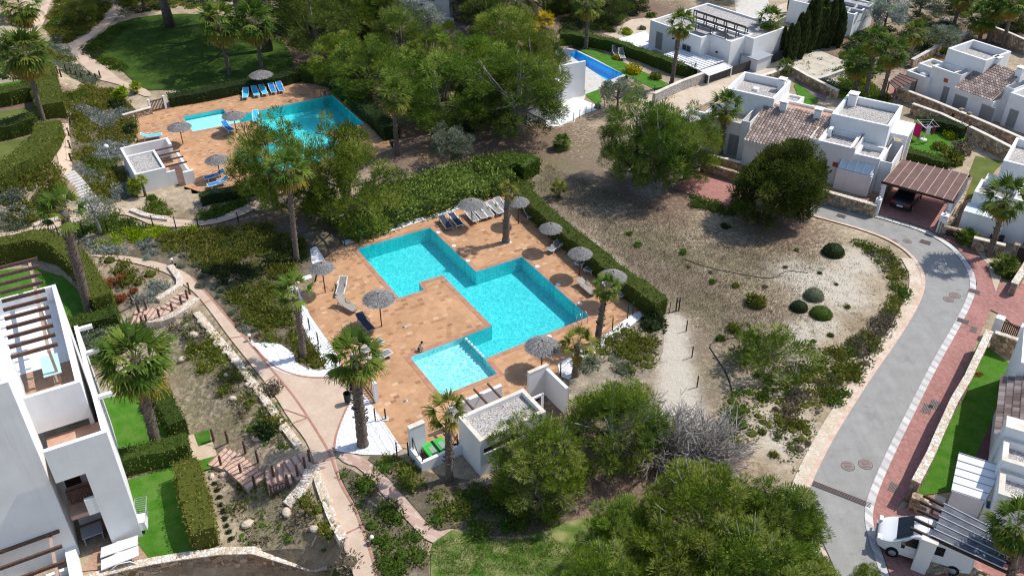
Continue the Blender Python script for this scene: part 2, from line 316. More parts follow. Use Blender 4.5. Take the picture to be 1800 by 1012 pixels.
# ------------------------------------------------------------------ mesh helpers
def link(name, me, m=None, parent=None, loc=None, rz=None, scale=None):
    o = bpy.data.objects.new(name, me); COL.objects.link(o)
    if m is not None and me is not None and not me.materials:
        for q in (m if isinstance(m, (list, tuple)) else [m]): me.materials.append(q)
    if parent is not None: o.parent = parent
    if loc is not None: o.location = [float(v) for v in loc]
    if rz is not None: o.rotation_euler = (0, 0, float(rz))
    if scale is not None: o.scale = scale if isinstance(scale, (tuple, list)) else (scale,) * 3
    return o
def tag(o, label=None, cat=None, group=None, kind=None):
    if label: o['label'] = label
    if cat: o['category'] = cat
    if group: o['group'] = group
    if kind: o['kind'] = kind
    return o
def thing(name, label, cat, loc=(0, 0, 0), rz=0, group=None):
    return tag(link(name, None, loc=loc, rz=rz), label, cat, group)
class MB:
    def __init__(s): s.v = []; s.f = []; s.mi = []; s.k = 0; s.sm = []
    def add(s, vs, fs, smooth=False):
        b = len(s.v); s.v += [tuple(map(float, v)) for v in vs]
        for f in fs: s.f.append([b + i for i in f]); s.mi.append(s.k); s.sm.append(smooth)
        return s
    def box(s, x0, x1, y0, y1, z0, z1):
        v = [(x, y, z) for z in (z0, z1) for x, y in ((x0, y0), (x1, y0), (x1, y1), (x0, y1))]
        return s.add(v, [(3, 2, 1, 0), (4, 5, 6, 7), (0, 1, 5, 4), (1, 2, 6, 5), (2, 3, 7, 6), (3, 0, 4, 7)])
    def hexa(s, b4, t4):
        return s.add(list(b4) + list(t4), [(3, 2, 1, 0), (4, 5, 6, 7), (0, 1, 5, 4), (1, 2, 6, 5), (2, 3, 7, 6), (3, 0, 4, 7)])
    def bar(s, p, q, w, t=None, up=(0, 0, 1)):
        p, q = Vector(p), Vector(q); d = (q - p).normalized(); up = Vector(up)
        if abs(d.dot(up)) > .98: up = Vector((1, 0, 0))
        a = d.cross(up).normalized() * w / 2; b = a.cross(d).normalized() * (t or w) / 2
        return s.hexa([p - a - b, p + a - b, p + a + b, p - a + b], [q - a - b, q + a - b, q + a + b, q - a + b])
    def tube(s, pts, rad, n=6, cap=True):
        pts = [Vector(p) for p in pts]; rad = rad if isinstance(rad, (list, tuple)) else [rad] * len(pts)
        vs = []; fs = []
        for i, p in enumerate(pts):
            d = (pts[min(i + 1, len(pts) - 1)] - pts[max(i - 1, 0)]).normalized()
            a = d.cross(Vector((0, 0, 1)) if abs(d.z) < .95 else Vector((1, 0, 0))).normalized(); b = d.cross(a)
            for k in range(n):
                w = 2 * math.pi * k / n; vs.append(p + (a * math.cos(w) + b * math.sin(w)) * rad[i])
        for i in range(len(pts) - 1):
            for k in range(n):
                fs.append((i * n + k, i * n + (k + 1) % n, (i + 1) * n + (k + 1) % n, (i + 1) * n + k))
        if cap: fs += [tuple(range(n))[::-1], tuple(range((len(pts) - 1) * n, len(pts) * n))]
        return s.add(vs, fs, True)
    def ball(s, c, r, n=10, m=6, noise=0):
        r = r if isinstance(r, (tuple, list)) else (r, r, r); vs = []; fs = []
        for i in range(m + 1):
            t = math.pi * i / m
            for k in range(n):
                w = 2 * math.pi * k / n; q = 1 + random.uniform(-noise, noise)
                vs.append((c[0] + r[0] * q * math.sin(t) * math.cos(w), c[1] + r[1] * q * math.sin(t) * math.sin(w), c[2] + r[2] * q * math.cos(t)))
        for i in range(m):
            for k in range(n): fs.append((i * n + k, (i + 1) * n + k, (i + 1) * n + (k + 1) % n, i * n + (k + 1) % n))
        return s.add(vs, fs, True)
    def prism(s, poly, z0, z1):
        n = len(poly); v = [(x, y, z0) for x, y in poly] + [(x, y, z1) for x, y in poly]
        return s.add(v, [tuple(range(n))[::-1], tuple(range(n, 2 * n))] + [(i, (i + 1) % n, n + (i + 1) % n, n + i) for i in range(n)])
    def mesh(s, name, mats):
        me = bpy.data.meshes.new(name); me.from_pydata(s.v, [], s.f); me.polygons.foreach_set('material_index', s.mi)
        me.polygons.foreach_set('use_smooth', s.sm)
        for m in (mats if isinstance(mats, (list, tuple)) else [mats]): me.materials.append(m)
        me.update(); return me
    def build(s, name, mats, parent=None, loc=None, rz=None):
        me = s.mesh(name, mats)
        bm = bmesh.new(); bm.from_mesh(me); bmesh.ops.recalc_face_normals(bm, faces=bm.faces); bm.to_mesh(me); bm.free()
        return link(name, me, None, parent, loc, rz)
def chaikin(p, n=2, closed=True):
    p = [np.asarray(q, float) for q in p]
    for _ in range(n):
        o = []; m = len(p)
        if not closed: o.append(p[0])
        for i in range(m if closed else m - 1):
            a, b = p[i], p[(i + 1) % m]; o += [a * .75 + b * .25, a * .25 + b * .75]
        if not closed: o.append(p[-1])
        p = o
    return p
def sheet(name, px, m, off=.04, smooth=0, holes=(), world=False, kind='structure', grid=1.0, label=None, cat=None, zfix=None):
    P = [np.asarray(q, float)[:2] if world else G(*q)[:2] for q in px]
    if smooth: P = chaikin(P, smooth)
    rings = [[Vector((p[0], p[1], 0)) for p in P]] + [[Vector((p[0], p[1], 0)) for p in hh] for hh in holes]
    tris = geometry.tessellate_polygon(rings); allv = [v for r in rings for v in r]
    bm = bmesh.new(); bv = [bm.verts.new(v) for v in allv]
    for t in tris:
        try: bm.faces.new([bv[i] for i in t])
        except ValueError: pass
    xs = [v.x for v in allv]; ys = [v.y for v in allv]
    xy = np.array([[v.co.x, v.co.y] for v in bm.verts])
    flat = zfix is not None or np.abs(hf(np.vstack([xy, xy.mean(0)]))).max() < 1e-6
    if not flat:
        for ax, lo, hi in ((0, min(xs), max(xs)), (1, min(ys), max(ys))):
            c = math.floor(lo) + grid
            while c < hi:
                no = (1, 0, 0) if ax == 0 else (0, 1, 0); co = (c, 0, 0) if ax == 0 else (0, c, 0)
                bmesh.ops.bisect_plane(bm, geom=bm.verts[:] + bm.edges[:] + bm.faces[:], plane_co=co, plane_no=no); c += grid
    zz = hf([[v.co.x, v.co.y] for v in bm.verts]) if zfix is None else [zfix] * len(bm.verts)
    for v, z in zip(bm.verts, zz): v.co.z = z + off
    bmesh.ops.recalc_face_normals(bm, faces=bm.faces)
    if sum(f.normal.z for f in bm.faces) < 0: bmesh.ops.reverse_faces(bm, faces=bm.faces)
    me = bpy.data.meshes.new(name); bm.to_mesh(me); bm.free()
    o = link(name, me, m); tag(o, label, cat, None, kind); return o
def offset_line(pts, d):
    pts = [np.asarray(p, float)[:2] for p in pts]; o = []
    for i, p in enumerate(pts):
        a = pts[max(i - 1, 0)]; b = pts[min(i + 1, len(pts) - 1)]; t = (b - a) / (np.linalg.norm(b - a) + 1e-9)
        o.append(p + np.array([-t[1], t[0]]) * d)
    return o
def ribbon(name, px, w, m, off=.06, smooth=2, world=False, **k):
    P = [np.asarray(q, float)[:2] if world else G(*q)[:2] for q in px]
    if smooth: P = chaikin(P, smooth, False)
    return sheet(name, offset_line(P, w / 2) + offset_line(P, -w / 2)[::-1], m, off, 0, (), True, **k)
def resample(P, step):
    P = [np.asarray(p, float) for p in P]; o = [P[0]]
    for a, b in zip(P[:-1], P[1:]):
        n = max(1, int(round(np.linalg.norm(b - a) / step)))
        for i in range(1, n + 1): o.append(a + (b - a) * i / n)
    return o
def wall(name, px, w, hh, m, label, cat='stone wall', cap=None, smooth=0, base=-.4, world=False, level=None, group=None):
    P = [np.asarray(q, float)[:2] if world else G(*q)[:2] for q in px]
    if smooth: P = chaikin(P, smooth, False)
    P = resample(P, 1.5); O = thing(name, label, cat, (*P[0], h(*P[0])), group=group); o0 = np.array(O.location)
    def strip(w2, z0f, z1f):
        A = offset_line(P, w2 / 2); B = offset_line(P, -w2 / 2); b = MB(); vs = []
        for p, a, c in zip(P, A, B):
            g = h(*p) if level is None else level
            vs += [(*a, z0f(g)), (*c, z0f(g)), (*c, z1f(g)), (*a, z1f(g))]
        vs = [np.array(v) - o0 for v in vs]; n = len(P)
        fs = [(0, 1, 2, 3), tuple(4 * (n - 1) + i for i in (3, 2, 1, 0))]
        for i in range(n - 1):
            for k in range(4): fs.append((4 * i + k, 4 * i + 4 + k, 4 * i + 4 + (k + 1) % 4, 4 * i + (k + 1) % 4))
        return b.add(vs, fs)
    strip(w, lambda g: g + base, lambda g: g + hh).build('wall_body', m, O)
    if cap is not None: strip(w + .06, lambda g: g + hh, lambda g: g + hh + .08).build('coping', cap, O)
    return O
# ------------------------------------------------------------------ foliage
def unit(v): return v / (np.linalg.norm(v, axis=-1, keepdims=True) + 1e-9)
def rdir(n): return unit(RNG.normal(size=(n, 3)))
class LF_:
    """leaf-blade collector: every blade is one rhombus"""
    def __init__(s): s.V = []; s.C = []
    def blades(s, P, D, L, W, col, side=None):
        n = len(P); L = np.broadcast_to(np.asarray(L, float), (n,))[:, None]; W = np.broadcast_to(np.asarray(W, float), (n,))[:, None]
        D = unit(D); sd = unit(np.cross(D, rdir(n))) if side is None else unit(side)
        q = np.stack([P, P + D * L * .5 + sd * W / 2, P + D * L, P + D * L * .5 - sd * W / 2], 1)
        s.V.append(q.reshape(-1, 3)); s.C.append(np.repeat(np.broadcast_to(np.asarray(col, float), (n, 3)), 4, 0))
    def dome(s, c, r, hh, col, n=8, m=3):
        q = []
        for i in range(m):
            for k in range(n):
                def pt(i, k):
                    t = math.pi / 2 * (i / m) * .93 + .1; w = 2 * math.pi * k / n
                    return (c[0] + r * math.sin(t) * math.cos(w), c[1] + r * math.sin(t) * math.sin(w), c[2] + hh * math.cos(t))
                q += [pt(i, k), pt(i + 1, k), pt(i + 1, k + 1), pt(i, k + 1)]
        s.V.append(np.array(q)); s.C.append(np.broadcast_to(np.array(col), (len(q), 3)))
    def quads(s, q, col):
        q = np.asarray(q, float).reshape(-1, 3); s.V.append(q); s.C.append(np.broadcast_to(np.array(col), (len(q), 3)))
    def mesh(s, name, m=None):
        V = np.concatenate(s.V).astype(np.float32); C = np.concatenate(s.C).astype(np.float32); n = len(V); me = bpy.data.meshes.new(name)
        me.vertices.add(n); me.vertices.foreach_set('co', V.ravel()); me.loops.add(n); me.loops.foreach_set('vertex_index', np.arange(n, dtype=np.int32))
        me.polygons.add(n // 4); me.polygons.foreach_set('loop_start', np.arange(0, n, 4, dtype=np.int32))
        me.update(calc_edges=True)
        a = me.attributes.new('Col', 'FLOAT_COLOR', 'POINT'); a.data.foreach_set('color', np.hstack([C, np.ones((n, 1), np.float32)]).ravel())
        me.materials.append(m or MT('leaf')); me.validate(); return me
PAL = {
 'green': [(.06, .10, .022), (.10, .15, .03), (.15, .19, .045)], 'olive': [(.09, .105, .024), (.15, .16, .035), (.21, .205, .055)],
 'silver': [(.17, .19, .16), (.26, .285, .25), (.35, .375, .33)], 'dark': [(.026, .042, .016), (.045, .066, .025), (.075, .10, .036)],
 'brown': [(.13, .108, .075), (.19, .162, .115), (.27, .235, .175)], 'rust': [(.22, .09, .04), (.30, .14, .07), (.38, .20, .11)],
 'lime': [(.15, .20, .02), (.22, .28, .035), (.31, .35, .06)], 'yellow': [(.26, .22, .025), (.38, .31, .04), (.45, .38, .07)],
 'greygreen': [(.11, .13, .08), (.165, .19, .13), (.225, .25, .18)], 'grass': [(.07, .125, .025), (.10, .165, .035), (.15, .21, .055)],
 'pine': [(.048, .082, .018), (.088, .138, .026), (.138, .19, .038), (.20, .24, .06)], 'pinelight': [(.074, .118, .022), (.125, .178, .032), (.18, .235, .048), (.25, .285, .08)],
 'pinedark': [(.038, .06, .016), (.068, .098, .022), (.11, .14, .034)], 'hedge': [(.055, .08, .02), (.09, .115, .028), (.145, .16, .045)],
 'hedgeolive': [(.08, .095, .024), (.13, .14, .034), (.19, .185, .055)], 'creeper': [(.10, .135, .035), (.17, .21, .055), (.25, .28, .085)], 'dry': [(.30, .24, .14), (.38, .31, .19), (.46, .39, .26)], 'twig': [(.24, .21, .185), (.30, .275, .25), (.38, .355, .33)]}
def pick(style, n, jit=.15):
    p = np.array(PAL[style]); c = p[RNG.integers(0, len(p), n)]
    return c * (1 + RNG.uniform(-jit, jit, (n, 1)))
def clump(L, c, r, n, style, ll=.22, lw=.09, flat=.8, up=.4, tint=None):
    d = rdir(n); d[:, 2] = np.abs(d[:, 2]) * 1.1 - .25; d = unit(d)
    P = np.asarray(c) + d * (np.array([r, r, r * flat]) * RNG.uniform(.72, 1.0, (n, 1)))
    D = d + RNG.normal(size=(n, 3)) * .55 + np.array([0, 0, up])
    col = pick(style, n) if tint is None else tint * (1 + RNG.uniform(-.22, .22, (n, 1)))
    L.blades(P - D * ll * .2, D, RNG.uniform(.7, 1.3, n) * ll, RNG.uniform(.7, 1.3, n) * lw, col)
SHR = {}
def shrub_mesh(style, v, ball=False):
    k = (style, v, ball)
    if k not in SHR:
        L = LF_()
        if ball:
            L.dome((0, 0, .05), .93, .93, PAL[style][0], 14, 6); n = 1500; d = rdir(n); d[:, 2] = np.abs(d[:, 2])
            L.blades(d * RNG.uniform(.88, .98, (n, 1)), d + RNG.normal(size=(n, 3)) * .7, RNG.uniform(.06, .13, n), .07, pick(style, n))
        else:
            L.dome((0, 0, -.05), .68, .55, PAL[style][0])
            for i in range(9):
                a = RNG.uniform(0, 6.28); q = RNG.uniform(.1, .62)
                clump(L, (q * math.cos(a), q * math.sin(a), RNG.uniform(.15, .5) * (1 - q * .5)), RNG.uniform(.3, .48), 55, style, .24, .10, .9, .5)
        SHR[k] = L.mesh('shrub_' + style)
    return SHR[k]
SHC = [0]
def shrub(px, py, r, style, label, group=None, ball=False, name='shrub', cat='shrub', zs=1.0):
    p = G(px, py); SHC[0] += 1
    o = link(name, shrub_mesh(style, SHC[0] % 3, ball), loc=p - np.array([0, 0, .04]), rz=RNG.uniform(0, 6.28), scale=(r, r, r * zs))
    return tag(o, label, cat, group)
def pts_in(poly, n):
    lo, hi = poly.min(0), poly.max(0); o = np.zeros((0, 2))
    while len(o) < n:
        q = RNG.uniform(lo, hi, (n * 2, 2)); o = np.vstack([o, q[inside_dist(q, poly) > 0]])
    return o[:n]
def area(poly):
    x, y = poly.T; return abs(np.dot(x, np.roll(y, -1)) - np.dot(y, np.roll(x, -1))) / 2
def cover(name, px, mix, label, cat='ground cover', dens=1.9, r=(.4, .85), hh=.72, leaves=70, ll=.2, lw=.09, patch=3.5):
    """a mass of low plants: hummocks of leaf blades scattered over one bed; kinds gather in patches"""
    poly = np.array([G(*q)[:2] for q in px]); n = max(4, int(area(poly) * dens * 2.0)); P = pts_in(poly, n)
    Z = hf(P); L = LF_(); styles = [m[0] for m in mix]; w = np.array([m[1] for m in mix], float); w /= w.sum()
    seeds = pts_in(poly, max(2, int(area(poly) / patch ** 2 * 1.6))); sk = RNG.choice(len(styles), len(seeds), p=w)
    for (x, y), z in zip(P, Z):
        st = styles[sk[np.argmin(((seeds - [x, y]) ** 2).sum(1) + RNG.uniform(0, 2.5, len(seeds)))]]
        rr = RNG.uniform(*r); hz = rr * hh * RNG.uniform(.7, 1.2)
        L.dome((x, y, z - .08), rr * .64, hz * .6, PAL[st][0], 7, 2)
        tint = pick(st, 1, .1)[0]
        clump(L, (x, y, z - .02), rr, int(leaves * (rr / .6) ** 2), st, ll, lw, hz / rr, .45, None if RNG.uniform() < .5 else tint)
    return tag(link(name, L.mesh(name)), label, cat, None, 'stuff')
def tufts(name, pts, style, label, ll=.35, n=14, spread=.25, lw=.03):
    L = LF_()
    for p in pts:
        m = int(n * RNG.uniform(.6, 1.4)); b = np.asarray(p) + np.c_[RNG.normal(size=(m, 2)) * spread, np.zeros(m)]
        L.blades(b, np.c_[RNG.normal(size=(m, 2)) * .5, np.ones(m)], RNG.uniform(.5, 1.2, m) * ll, lw, pick(style, m))
    return tag(link(name, L.mesh(name)), label, 'ground cover', None, 'stuff')
def hedge(px, w, hh, style, label, name='hedge', smooth=2, dens=46, world=False, loose=0., cat='hedge', ll=.17):
    P = [np.asarray(q, float)[:2] if world else G(*q)[:2] for q in px]
    if smooth: P = chaikin(P, smooth, False)
    P = resample(P, .8); z = hf(P); L = LF_(); q = []; n_ = len(P); k_ = np.arange(n_); f0 = RNG.uniform(0, 6, 3)
    vw = 1 + .07 * np.sin(k_ * .9 + f0[0]) + .05 * np.sin(k_ * 2.3 + f0[1]); vh = 1 + .05 * np.sin(k_ * .7 + f0[2]) + .04 * np.sin(k_ * 1.9 + f0[0])
    ml = np.array(P); A = [m + (a - m) * v for m, a, v in zip(ml, offset_line(P, w / 2 - .08), vw)]; B = [m + (a - m) * v for m, a, v in zip(ml, offset_line(P, -w / 2 + .08), vw)]; tt = hh * vh - .1
    for i in range(len(P) - 1):
        a0, a1, b0, b1 = ((*A[i], 0), (*A[i + 1], 0), (*B[i], 0), (*B[i + 1], 0))
        def e(p, k, up): return (p[0], p[1], z[k] + up)
        q += [e(a0, i, -.1), e(a1, i + 1, -.1), e(a1, i + 1, tt[i + 1]), e(a0, i, tt[i]), e(b0, i, -.1), e(b0, i, tt[i]), e(b1, i + 1, tt[i + 1]), e(b1, i + 1, -.1), e(a0, i, tt[i]), e(a1, i + 1, tt[i + 1]), e(b1, i + 1, tt[i + 1]), e(b0, i, tt[i])]
    for i in (0, len(P) - 1): q += [(*A[i], z[i] - .1), (*B[i], z[i] - .1), (*B[i], z[i] + tt[i]), (*A[i], z[i] + tt[i])]
    L.quads(q, PAL[style][0])
    Pa = np.array(P); seg = np.linalg.norm(np.diff(Pa, axis=0), axis=1); tot = seg.sum(); per = 2 * hh + w
    n = int(tot * per * dens); s = RNG.uniform(0, tot, n); cum = np.r_[0, np.cumsum(seg)]; i = np.clip(np.searchsorted(cum, s) - 1, 0, len(seg) - 1)
    f = ((s - cum[i]) / seg[i])[:, None]; c = Pa[i] * (1 - f) + Pa[i + 1] * f; tg = (Pa[i + 1] - Pa[i]) / seg[i][:, None]; nm = np.c_[-tg[:, 1], tg[:, 0]]
    u = RNG.uniform(0, per, n); wob = .06 + loose
    off = np.where(u < hh, w / 2, np.where(u < hh + w, w / 2 - (u - hh), -w / 2)); zz = np.where(u < hh, u, np.where(u < hh + w, hh, u - hh - w))
    N = np.where((u < hh)[:, None], np.c_[nm, np.zeros(n)], np.where((u < hh + w)[:, None], np.array([0, 0, 1.]), np.c_[-nm, np.zeros(n)]))
    lw_ = vw[i] * (1 - f[:, 0]) + vw[i + 1] * f[:, 0]; lh_ = vh[i] * (1 - f[:, 0]) + vh[i + 1] * f[:, 0]; off = off * lw_; zz = zz * lh_
    Q = np.c_[c + nm * off[:, None], hf(c) + zz] + N * RNG.normal(0, wob, (n, 1)) - N * .05
    k = max(3, int(tot / 1.3)); cid = (s / tot * k).astype(int) % k; tv = RNG.uniform(.8, 1.22, (k, 1))
    L.blades(Q, N + RNG.normal(size=(n, 3)) * .7, RNG.uniform(.6, 1.3, n) * ll, ll * .5, pick(style, n) * tv[cid])
    ne = int(w * hh * dens)
    for e0, sg in ((0, -1), (len(P) - 1, 1)):
        d = Pa[1] - Pa[0] if e0 == 0 else Pa[-1] - Pa[-2]; d = d / np.linalg.norm(d) * sg; nn = np.array([-d[1], d[0]])
        Q = np.c_[Pa[e0] + nn * RNG.uniform(-w / 2, w / 2, (ne, 1)) + d * RNG.normal(0, .05, (ne, 1)), z[e0] + RNG.uniform(0, hh, ne)]
        L.blades(Q, np.array([*d, .2]) + RNG.normal(size=(ne, 3)) * .7, RNG.uniform(.6, 1.3, ne) * ll, ll * .5, pick(style, ne))
    me = L.mesh(name); o0 = np.array([*P[0], z[0]]); me.transform(Matrix.Translation(-Vector(o0)))
    return tag(link(name, me, loc=o0), label, cat)
# trees -------------------------------------------------------------
def pine_meshes(seed, Rr, Hh, ncl=70, nl=150, style='pine', base=.32, ll=.36, lw=.05, flatb=.42, rcl=(.15, .25), br=16, dome=1.0):
    """returns trunk+limb mesh and crown mesh, origin at the foot"""
    global RNG
    keep = RNG; RNG = np.random.default_rng(seed); rr = random.Random(seed)
    L = LF_(); T = MB(); zc = Hh * (base + (1 - base) * flatb); cz = Hh - zc
    n = ncl; d = rdir(n * 3); d = d[d[:, 2] > -.62][:n]; n = len(d)
    rad = RNG.uniform(.3, 1, n) ** .5
    lob = rdir(12); amp = RNG.uniform(-.36, .30, 12); rad *= 1 + (np.maximum(0, d @ lob.T) ** 3 @ amp)
    C = np.c_[d[:, 0] * Rr * rad, d[:, 1] * Rr * rad, zc + np.where(d[:, 2] > 0, d[:, 2] * cz * dome, d[:, 2] * (zc - base * Hh) * 1.6) * rad]
    pal = np.array(PAL[style]); rc = Rr * RNG.uniform(*rcl, n)
    for c, r in zip(C, rc):
        tint = pal[min(len(pal) - 1, max(0, int(RNG.normal(len(pal) * .5, len(pal) * .33))))]
        m = int(nl * (r / (Rr * np.mean(rcl))) ** 1.5)
        q = rdir(m); P = c + q * np.array([r, r, r * .72]) * RNG.uniform(.25, 1, (m, 1)) ** .6
        D = q * 1.2 + np.array([0, 0, .7]) + RNG.normal(size=(m, 3)) * .25
        L.blades(P, D, RNG.uniform(.7, 1.25, m) * ll, RNG.uniform(.7, 1.2, m) * lw, tint * RNG.uniform(.7, 1.4, (m, 1)))
    lean = np.array([rr.uniform(-.06, .06), rr.uniform(-.06, .06)]) * Hh; tr = .030 * Hh
    tp = [(0, 0, -.3), (lean[0] * .3, lean[1] * .3, Hh * .25), (lean[0] * .7, lean[1] * .7, Hh * .5), (lean[0], lean[1], Hh * .82)]
    T.tube(tp, [tr * 1.35, tr, tr * .75, tr * .2], 8)
    order = list(range(n)); rr.shuffle(order)
    for i in order[:br]:
        f = rr.uniform(.3, .7); b = np.array([lean[0] * f, lean[1] * f, Hh * (base + (f - .3) * .8)]); e = C[i]; m = (b + e) / 2 + np.array([0, 0, -.06 * Hh * rr.random()])
        T.tube([b, m, e, e + (e - m) * .35], [tr * .42, tr * .3, tr * .16, tr * .04], 5, False)
        for _ in range(3):
            q = e + rdir(1)[0] * Rr * .25; T.tube([m * .4 + e * .6, q], [tr * .13, tr * .05], 3, False)
    RNG = keep
    return T.mesh('pine_trunk', PALEBARK if br > 22 else BARK), L.mesh('pine_crown')
TREES = {}
def tree(px, py, Hh, Rr, var, label, name='pine_tree', cat='pine tree', group=None, yt=None):
    p = G(px, py); tm, cm, R0, H0 = TREES[var]
    t = thing(name, label, cat, p, RNG.uniform(0, 6.28), group); sc = (Rr / R0, Rr / R0, Hh / H0)
    for nm, me in (('trunk', tm), ('crown', cm)):
        o = link(nm, me, parent=t); o.scale = sc
    return t
def palm_crown(seed, n=36, full=True, wind=None, green='green', skirt=0, rad=2.2, lo=-45, hi=80):
    global RNG
    keep = RNG; RNG = np.random.default_rng(seed); L = LF_(); K = LF_() if skirt else None
    for i in range(n + skirt):
        dead = i >= n
        az = i * 2.39996 + RNG.uniform(-.25, .25)
        el = R(hi + (lo - hi) * ((i + .5) / n) + RNG.uniform(-8, 8)) if not dead else R(RNG.uniform(-80, -55))
        d = np.array([math.cos(az) * math.cos(el), math.sin(az) * math.cos(el), math.sin(el)])
        if wind is not None and not dead: d = unit(d + np.array(wind) * .55)
        pl = rad * RNG.uniform(.42, .58); bl = rad * RNG.uniform(.40, .55)
        if dead: pl *= .75; bl *= 1.0
        mid = d * pl * .6; d2 = unit(d + np.array([0, 0, -.35])); e = mid + d2 * pl * .45
        s = unit(np.cross(d2, [0, 0, 1.])); nn = np.cross(s, d2)
        g = np.array(PAL[green])
        col = g[RNG.integers(0, len(g))] * RNG.uniform(.85, 1.2) if not dead else np.array((.30, .19, .09)) * RNG.uniform(.7, 1.4)
        if not dead and i > n * .68 and full and wind is None: f_ = min(1, (i / n - .68) * 3.2); col = col * (1 - f_) + np.array((.25, .165, .045)) * f_
        T = K if dead else L
        T.blades(np.array([[0, 0, 0.], mid - d2 * .12]), np.array([d, d2]), np.array([pl * .75, pl * .6]), .075, (.13, .14, .05) if not dead else (.2, .13, .07), side=np.array([s, s]))
        fs = np.radians(np.linspace(-82, 82, 15)); sd = np.cos(fs)[:, None] * d2 + np.sin(fs)[:, None] * s - (np.abs(fs)[:, None] ** 1.5 * .28) * nn
        sd = unit(sd + RNG.normal(size=sd.shape) * .05); ln = bl * (1 - .28 * np.abs(fs) / 1.4)
        wv = np.cross(sd, nn)
        T.blades(np.repeat(e[None], 15, 0), sd, ln, .17 * rad / 2.2, col * RNG.uniform(.85, 1.15, (15, 1)), side=wv)
        tip = e + sd * ln[:, None] * .82
        T.blades(tip, sd + np.array([0, 0, -.75]) + RNG.normal(size=sd.shape) * .2, bl * .36, .07 * rad / 2.2, col * 1.12 + (.02, .02, .008), side=wv)
    RNG = keep
    return L.mesh('palm_crown'), (K.mesh('palm_skirt') if K else None)
PALMS = {}
def palm(base, crown, rpx, var, label, r0=.25, r1=.17, name='palm_tree', cat='palm tree', group=None):
    b = G(*base); c = lift(b, *crown); t = thing(name, label, cat, b, 0, group)
    e = c - b; m = MB(); k = max(6, int(np.linalg.norm(e) / .28)); bend = np.array([e[0], e[1], 0])
    pts = []; rad = []
    for i in range(k + 1):
        f = i / k; pts.append(e * f + bend * (-.35) * f * (1 - f)); w = 1 + (.10 if i % 2 else -.06) + random.uniform(-.05, .05)
        rad.append((r0 * 1.35 if i == 0 else r0 + (r1 - r0) * f) * w)
    pts[0] = pts[0] - np.array([0, 0, .3])
    m.tube(pts, rad, 9)
    for i in range(1, k):
        if i / k < .25: continue
        for j in range(4):
            a = random.uniform(0, 6.28); q = np.array([math.cos(a), math.sin(a), 0]); m.bar(pts[i] + q * rad[i] * .8, pts[i] + q * rad[i] * 1.5 + np.array([0, 0, .16]), .09, .04)
    m.build('trunk', PALMBARK, t)
    cm, sk, rr = PALMS[var]; sc = (rpx / pxm(c)) / rr
    o = link('crown', cm, parent=t, loc=e, rz=RNG.uniform(0, 6.28) if var != 'windy' else 0); o.scale = (sc,) * 3
    if sk: q = link('dead_frond_skirt', sk, parent=t, loc=e, rz=RNG.uniform(0, 6.28)); q.scale = (sc,) * 3
    return t
# ------------------------------------------------------------------ camera, sky, sun
cam = bpy.data.cameras.new('camera'); cam.sensor_width = 36; cam.lens = FPX / 1800 * 36; cam.clip_end = 3000
co = bpy.data.objects.new('camera', cam); COL.objects.link(co); co.location = (0, 0, CH); co.rotation_euler = (math.pi / 2 - TH, 0, 0); S.camera = co
SUN_EL, SUN_AZ = R(53), R(67)
w = bpy.data.worlds.new('World'); S.world = w; w.use_nodes = True
sk = w.node_tree.nodes.new('ShaderNodeTexSky'); sk.sky_type = 'NISHITA'; sk.sun_disc = False; sk.sun_elevation = SUN_EL; sk.sun_rotation = SUN_AZ
bg = w.node_tree.nodes['Background']; bg.inputs[1].default_value = .15; w.node_tree.links.new(sk.outputs[0], bg.inputs[0])
sl = bpy.data.lights.new('sun', 'SUN'); sl.energy = 3.7; sl.angle = R(.5); sl.color = (1, .955, .89)
so = bpy.data.objects.new('sun', sl); COL.objects.link(so)
sd = Vector((math.sin(SUN_AZ) * math.cos(SUN_EL), math.cos(SUN_AZ) * math.cos(SUN_EL), math.sin(SUN_EL))); so.rotation_euler = sd.to_track_quat('Z', 'Y').to_euler()
S.view_settings.view_transform = 'Standard'; S.view_settings.look = 'None'; S.view_settings.exposure = 0.25
S.cycles.filter_width = 1.15; S.cycles.max_bounces = 6; S.cycles.transparent_max_bounces = 8
# ------------------------------------------------------------------ ground
DECK1 = [(602, 431), (690, 404), (805, 364), (893, 344), (925, 368), (1000, 432), (1130, 548), (1108, 556), (1047, 602), (1000, 640), (985, 672), (940, 700), (900, 735), (850, 772), (722, 790), (703, 785), (645, 705), (592, 632), (536, 552), (528, 520), (556, 494), (560, 462)]
DECK2 = [(228, 205), (267, 193), (293, 190), (417, 163), (527, 146), (583, 151), (677, 235), (690, 262), (560, 310), (440, 334), (352, 338), (318, 326), (250, 300), (215, 268), (243, 250)]
D1W, D2W = polyw(DECK1), polyw(DECK2)
def bl(P, lst):
    a = np.zeros(len(P))
    for px, py, r, s in lst:
        c = G(px, py)[:2]; a = np.maximum(a, s * np.exp(-((P - c) ** 2).sum(1) / (r * r)))
    return a
nx, ny = 240, 216; X, Y = np.meshgrid(np.linspace(-90, 90, nx), np.linspace(18, 180, ny)); P = np.c_[X.ravel(), Y.ravel()]; Z = hf(P)
Z = np.where((inside_dist(P, D1W) > .25) | (inside_dist(P, D2W) > .25), -3, Z)
P3W = polyw([(985, 92), (1013, 78), (1112, 131), (1068, 156)])
Z = np.where(inside_dist(P, P3W) > .15, -3, Z)
A4W = polyw([(1300, 30), (1345, 30), (1350, 90), (1310, 110)]); 
idx = np.arange(nx * ny).reshape(ny, nx); Fq = np.stack([idx[:-1, :-1], idx[:-1, 1:], idx[1:, 1:], idx[1:, :-1]], -1).reshape(-1, 4)
me = bpy.data.meshes.new('ground'); me.from_pydata(np.c_[P, Z].tolist(), [], Fq.tolist())
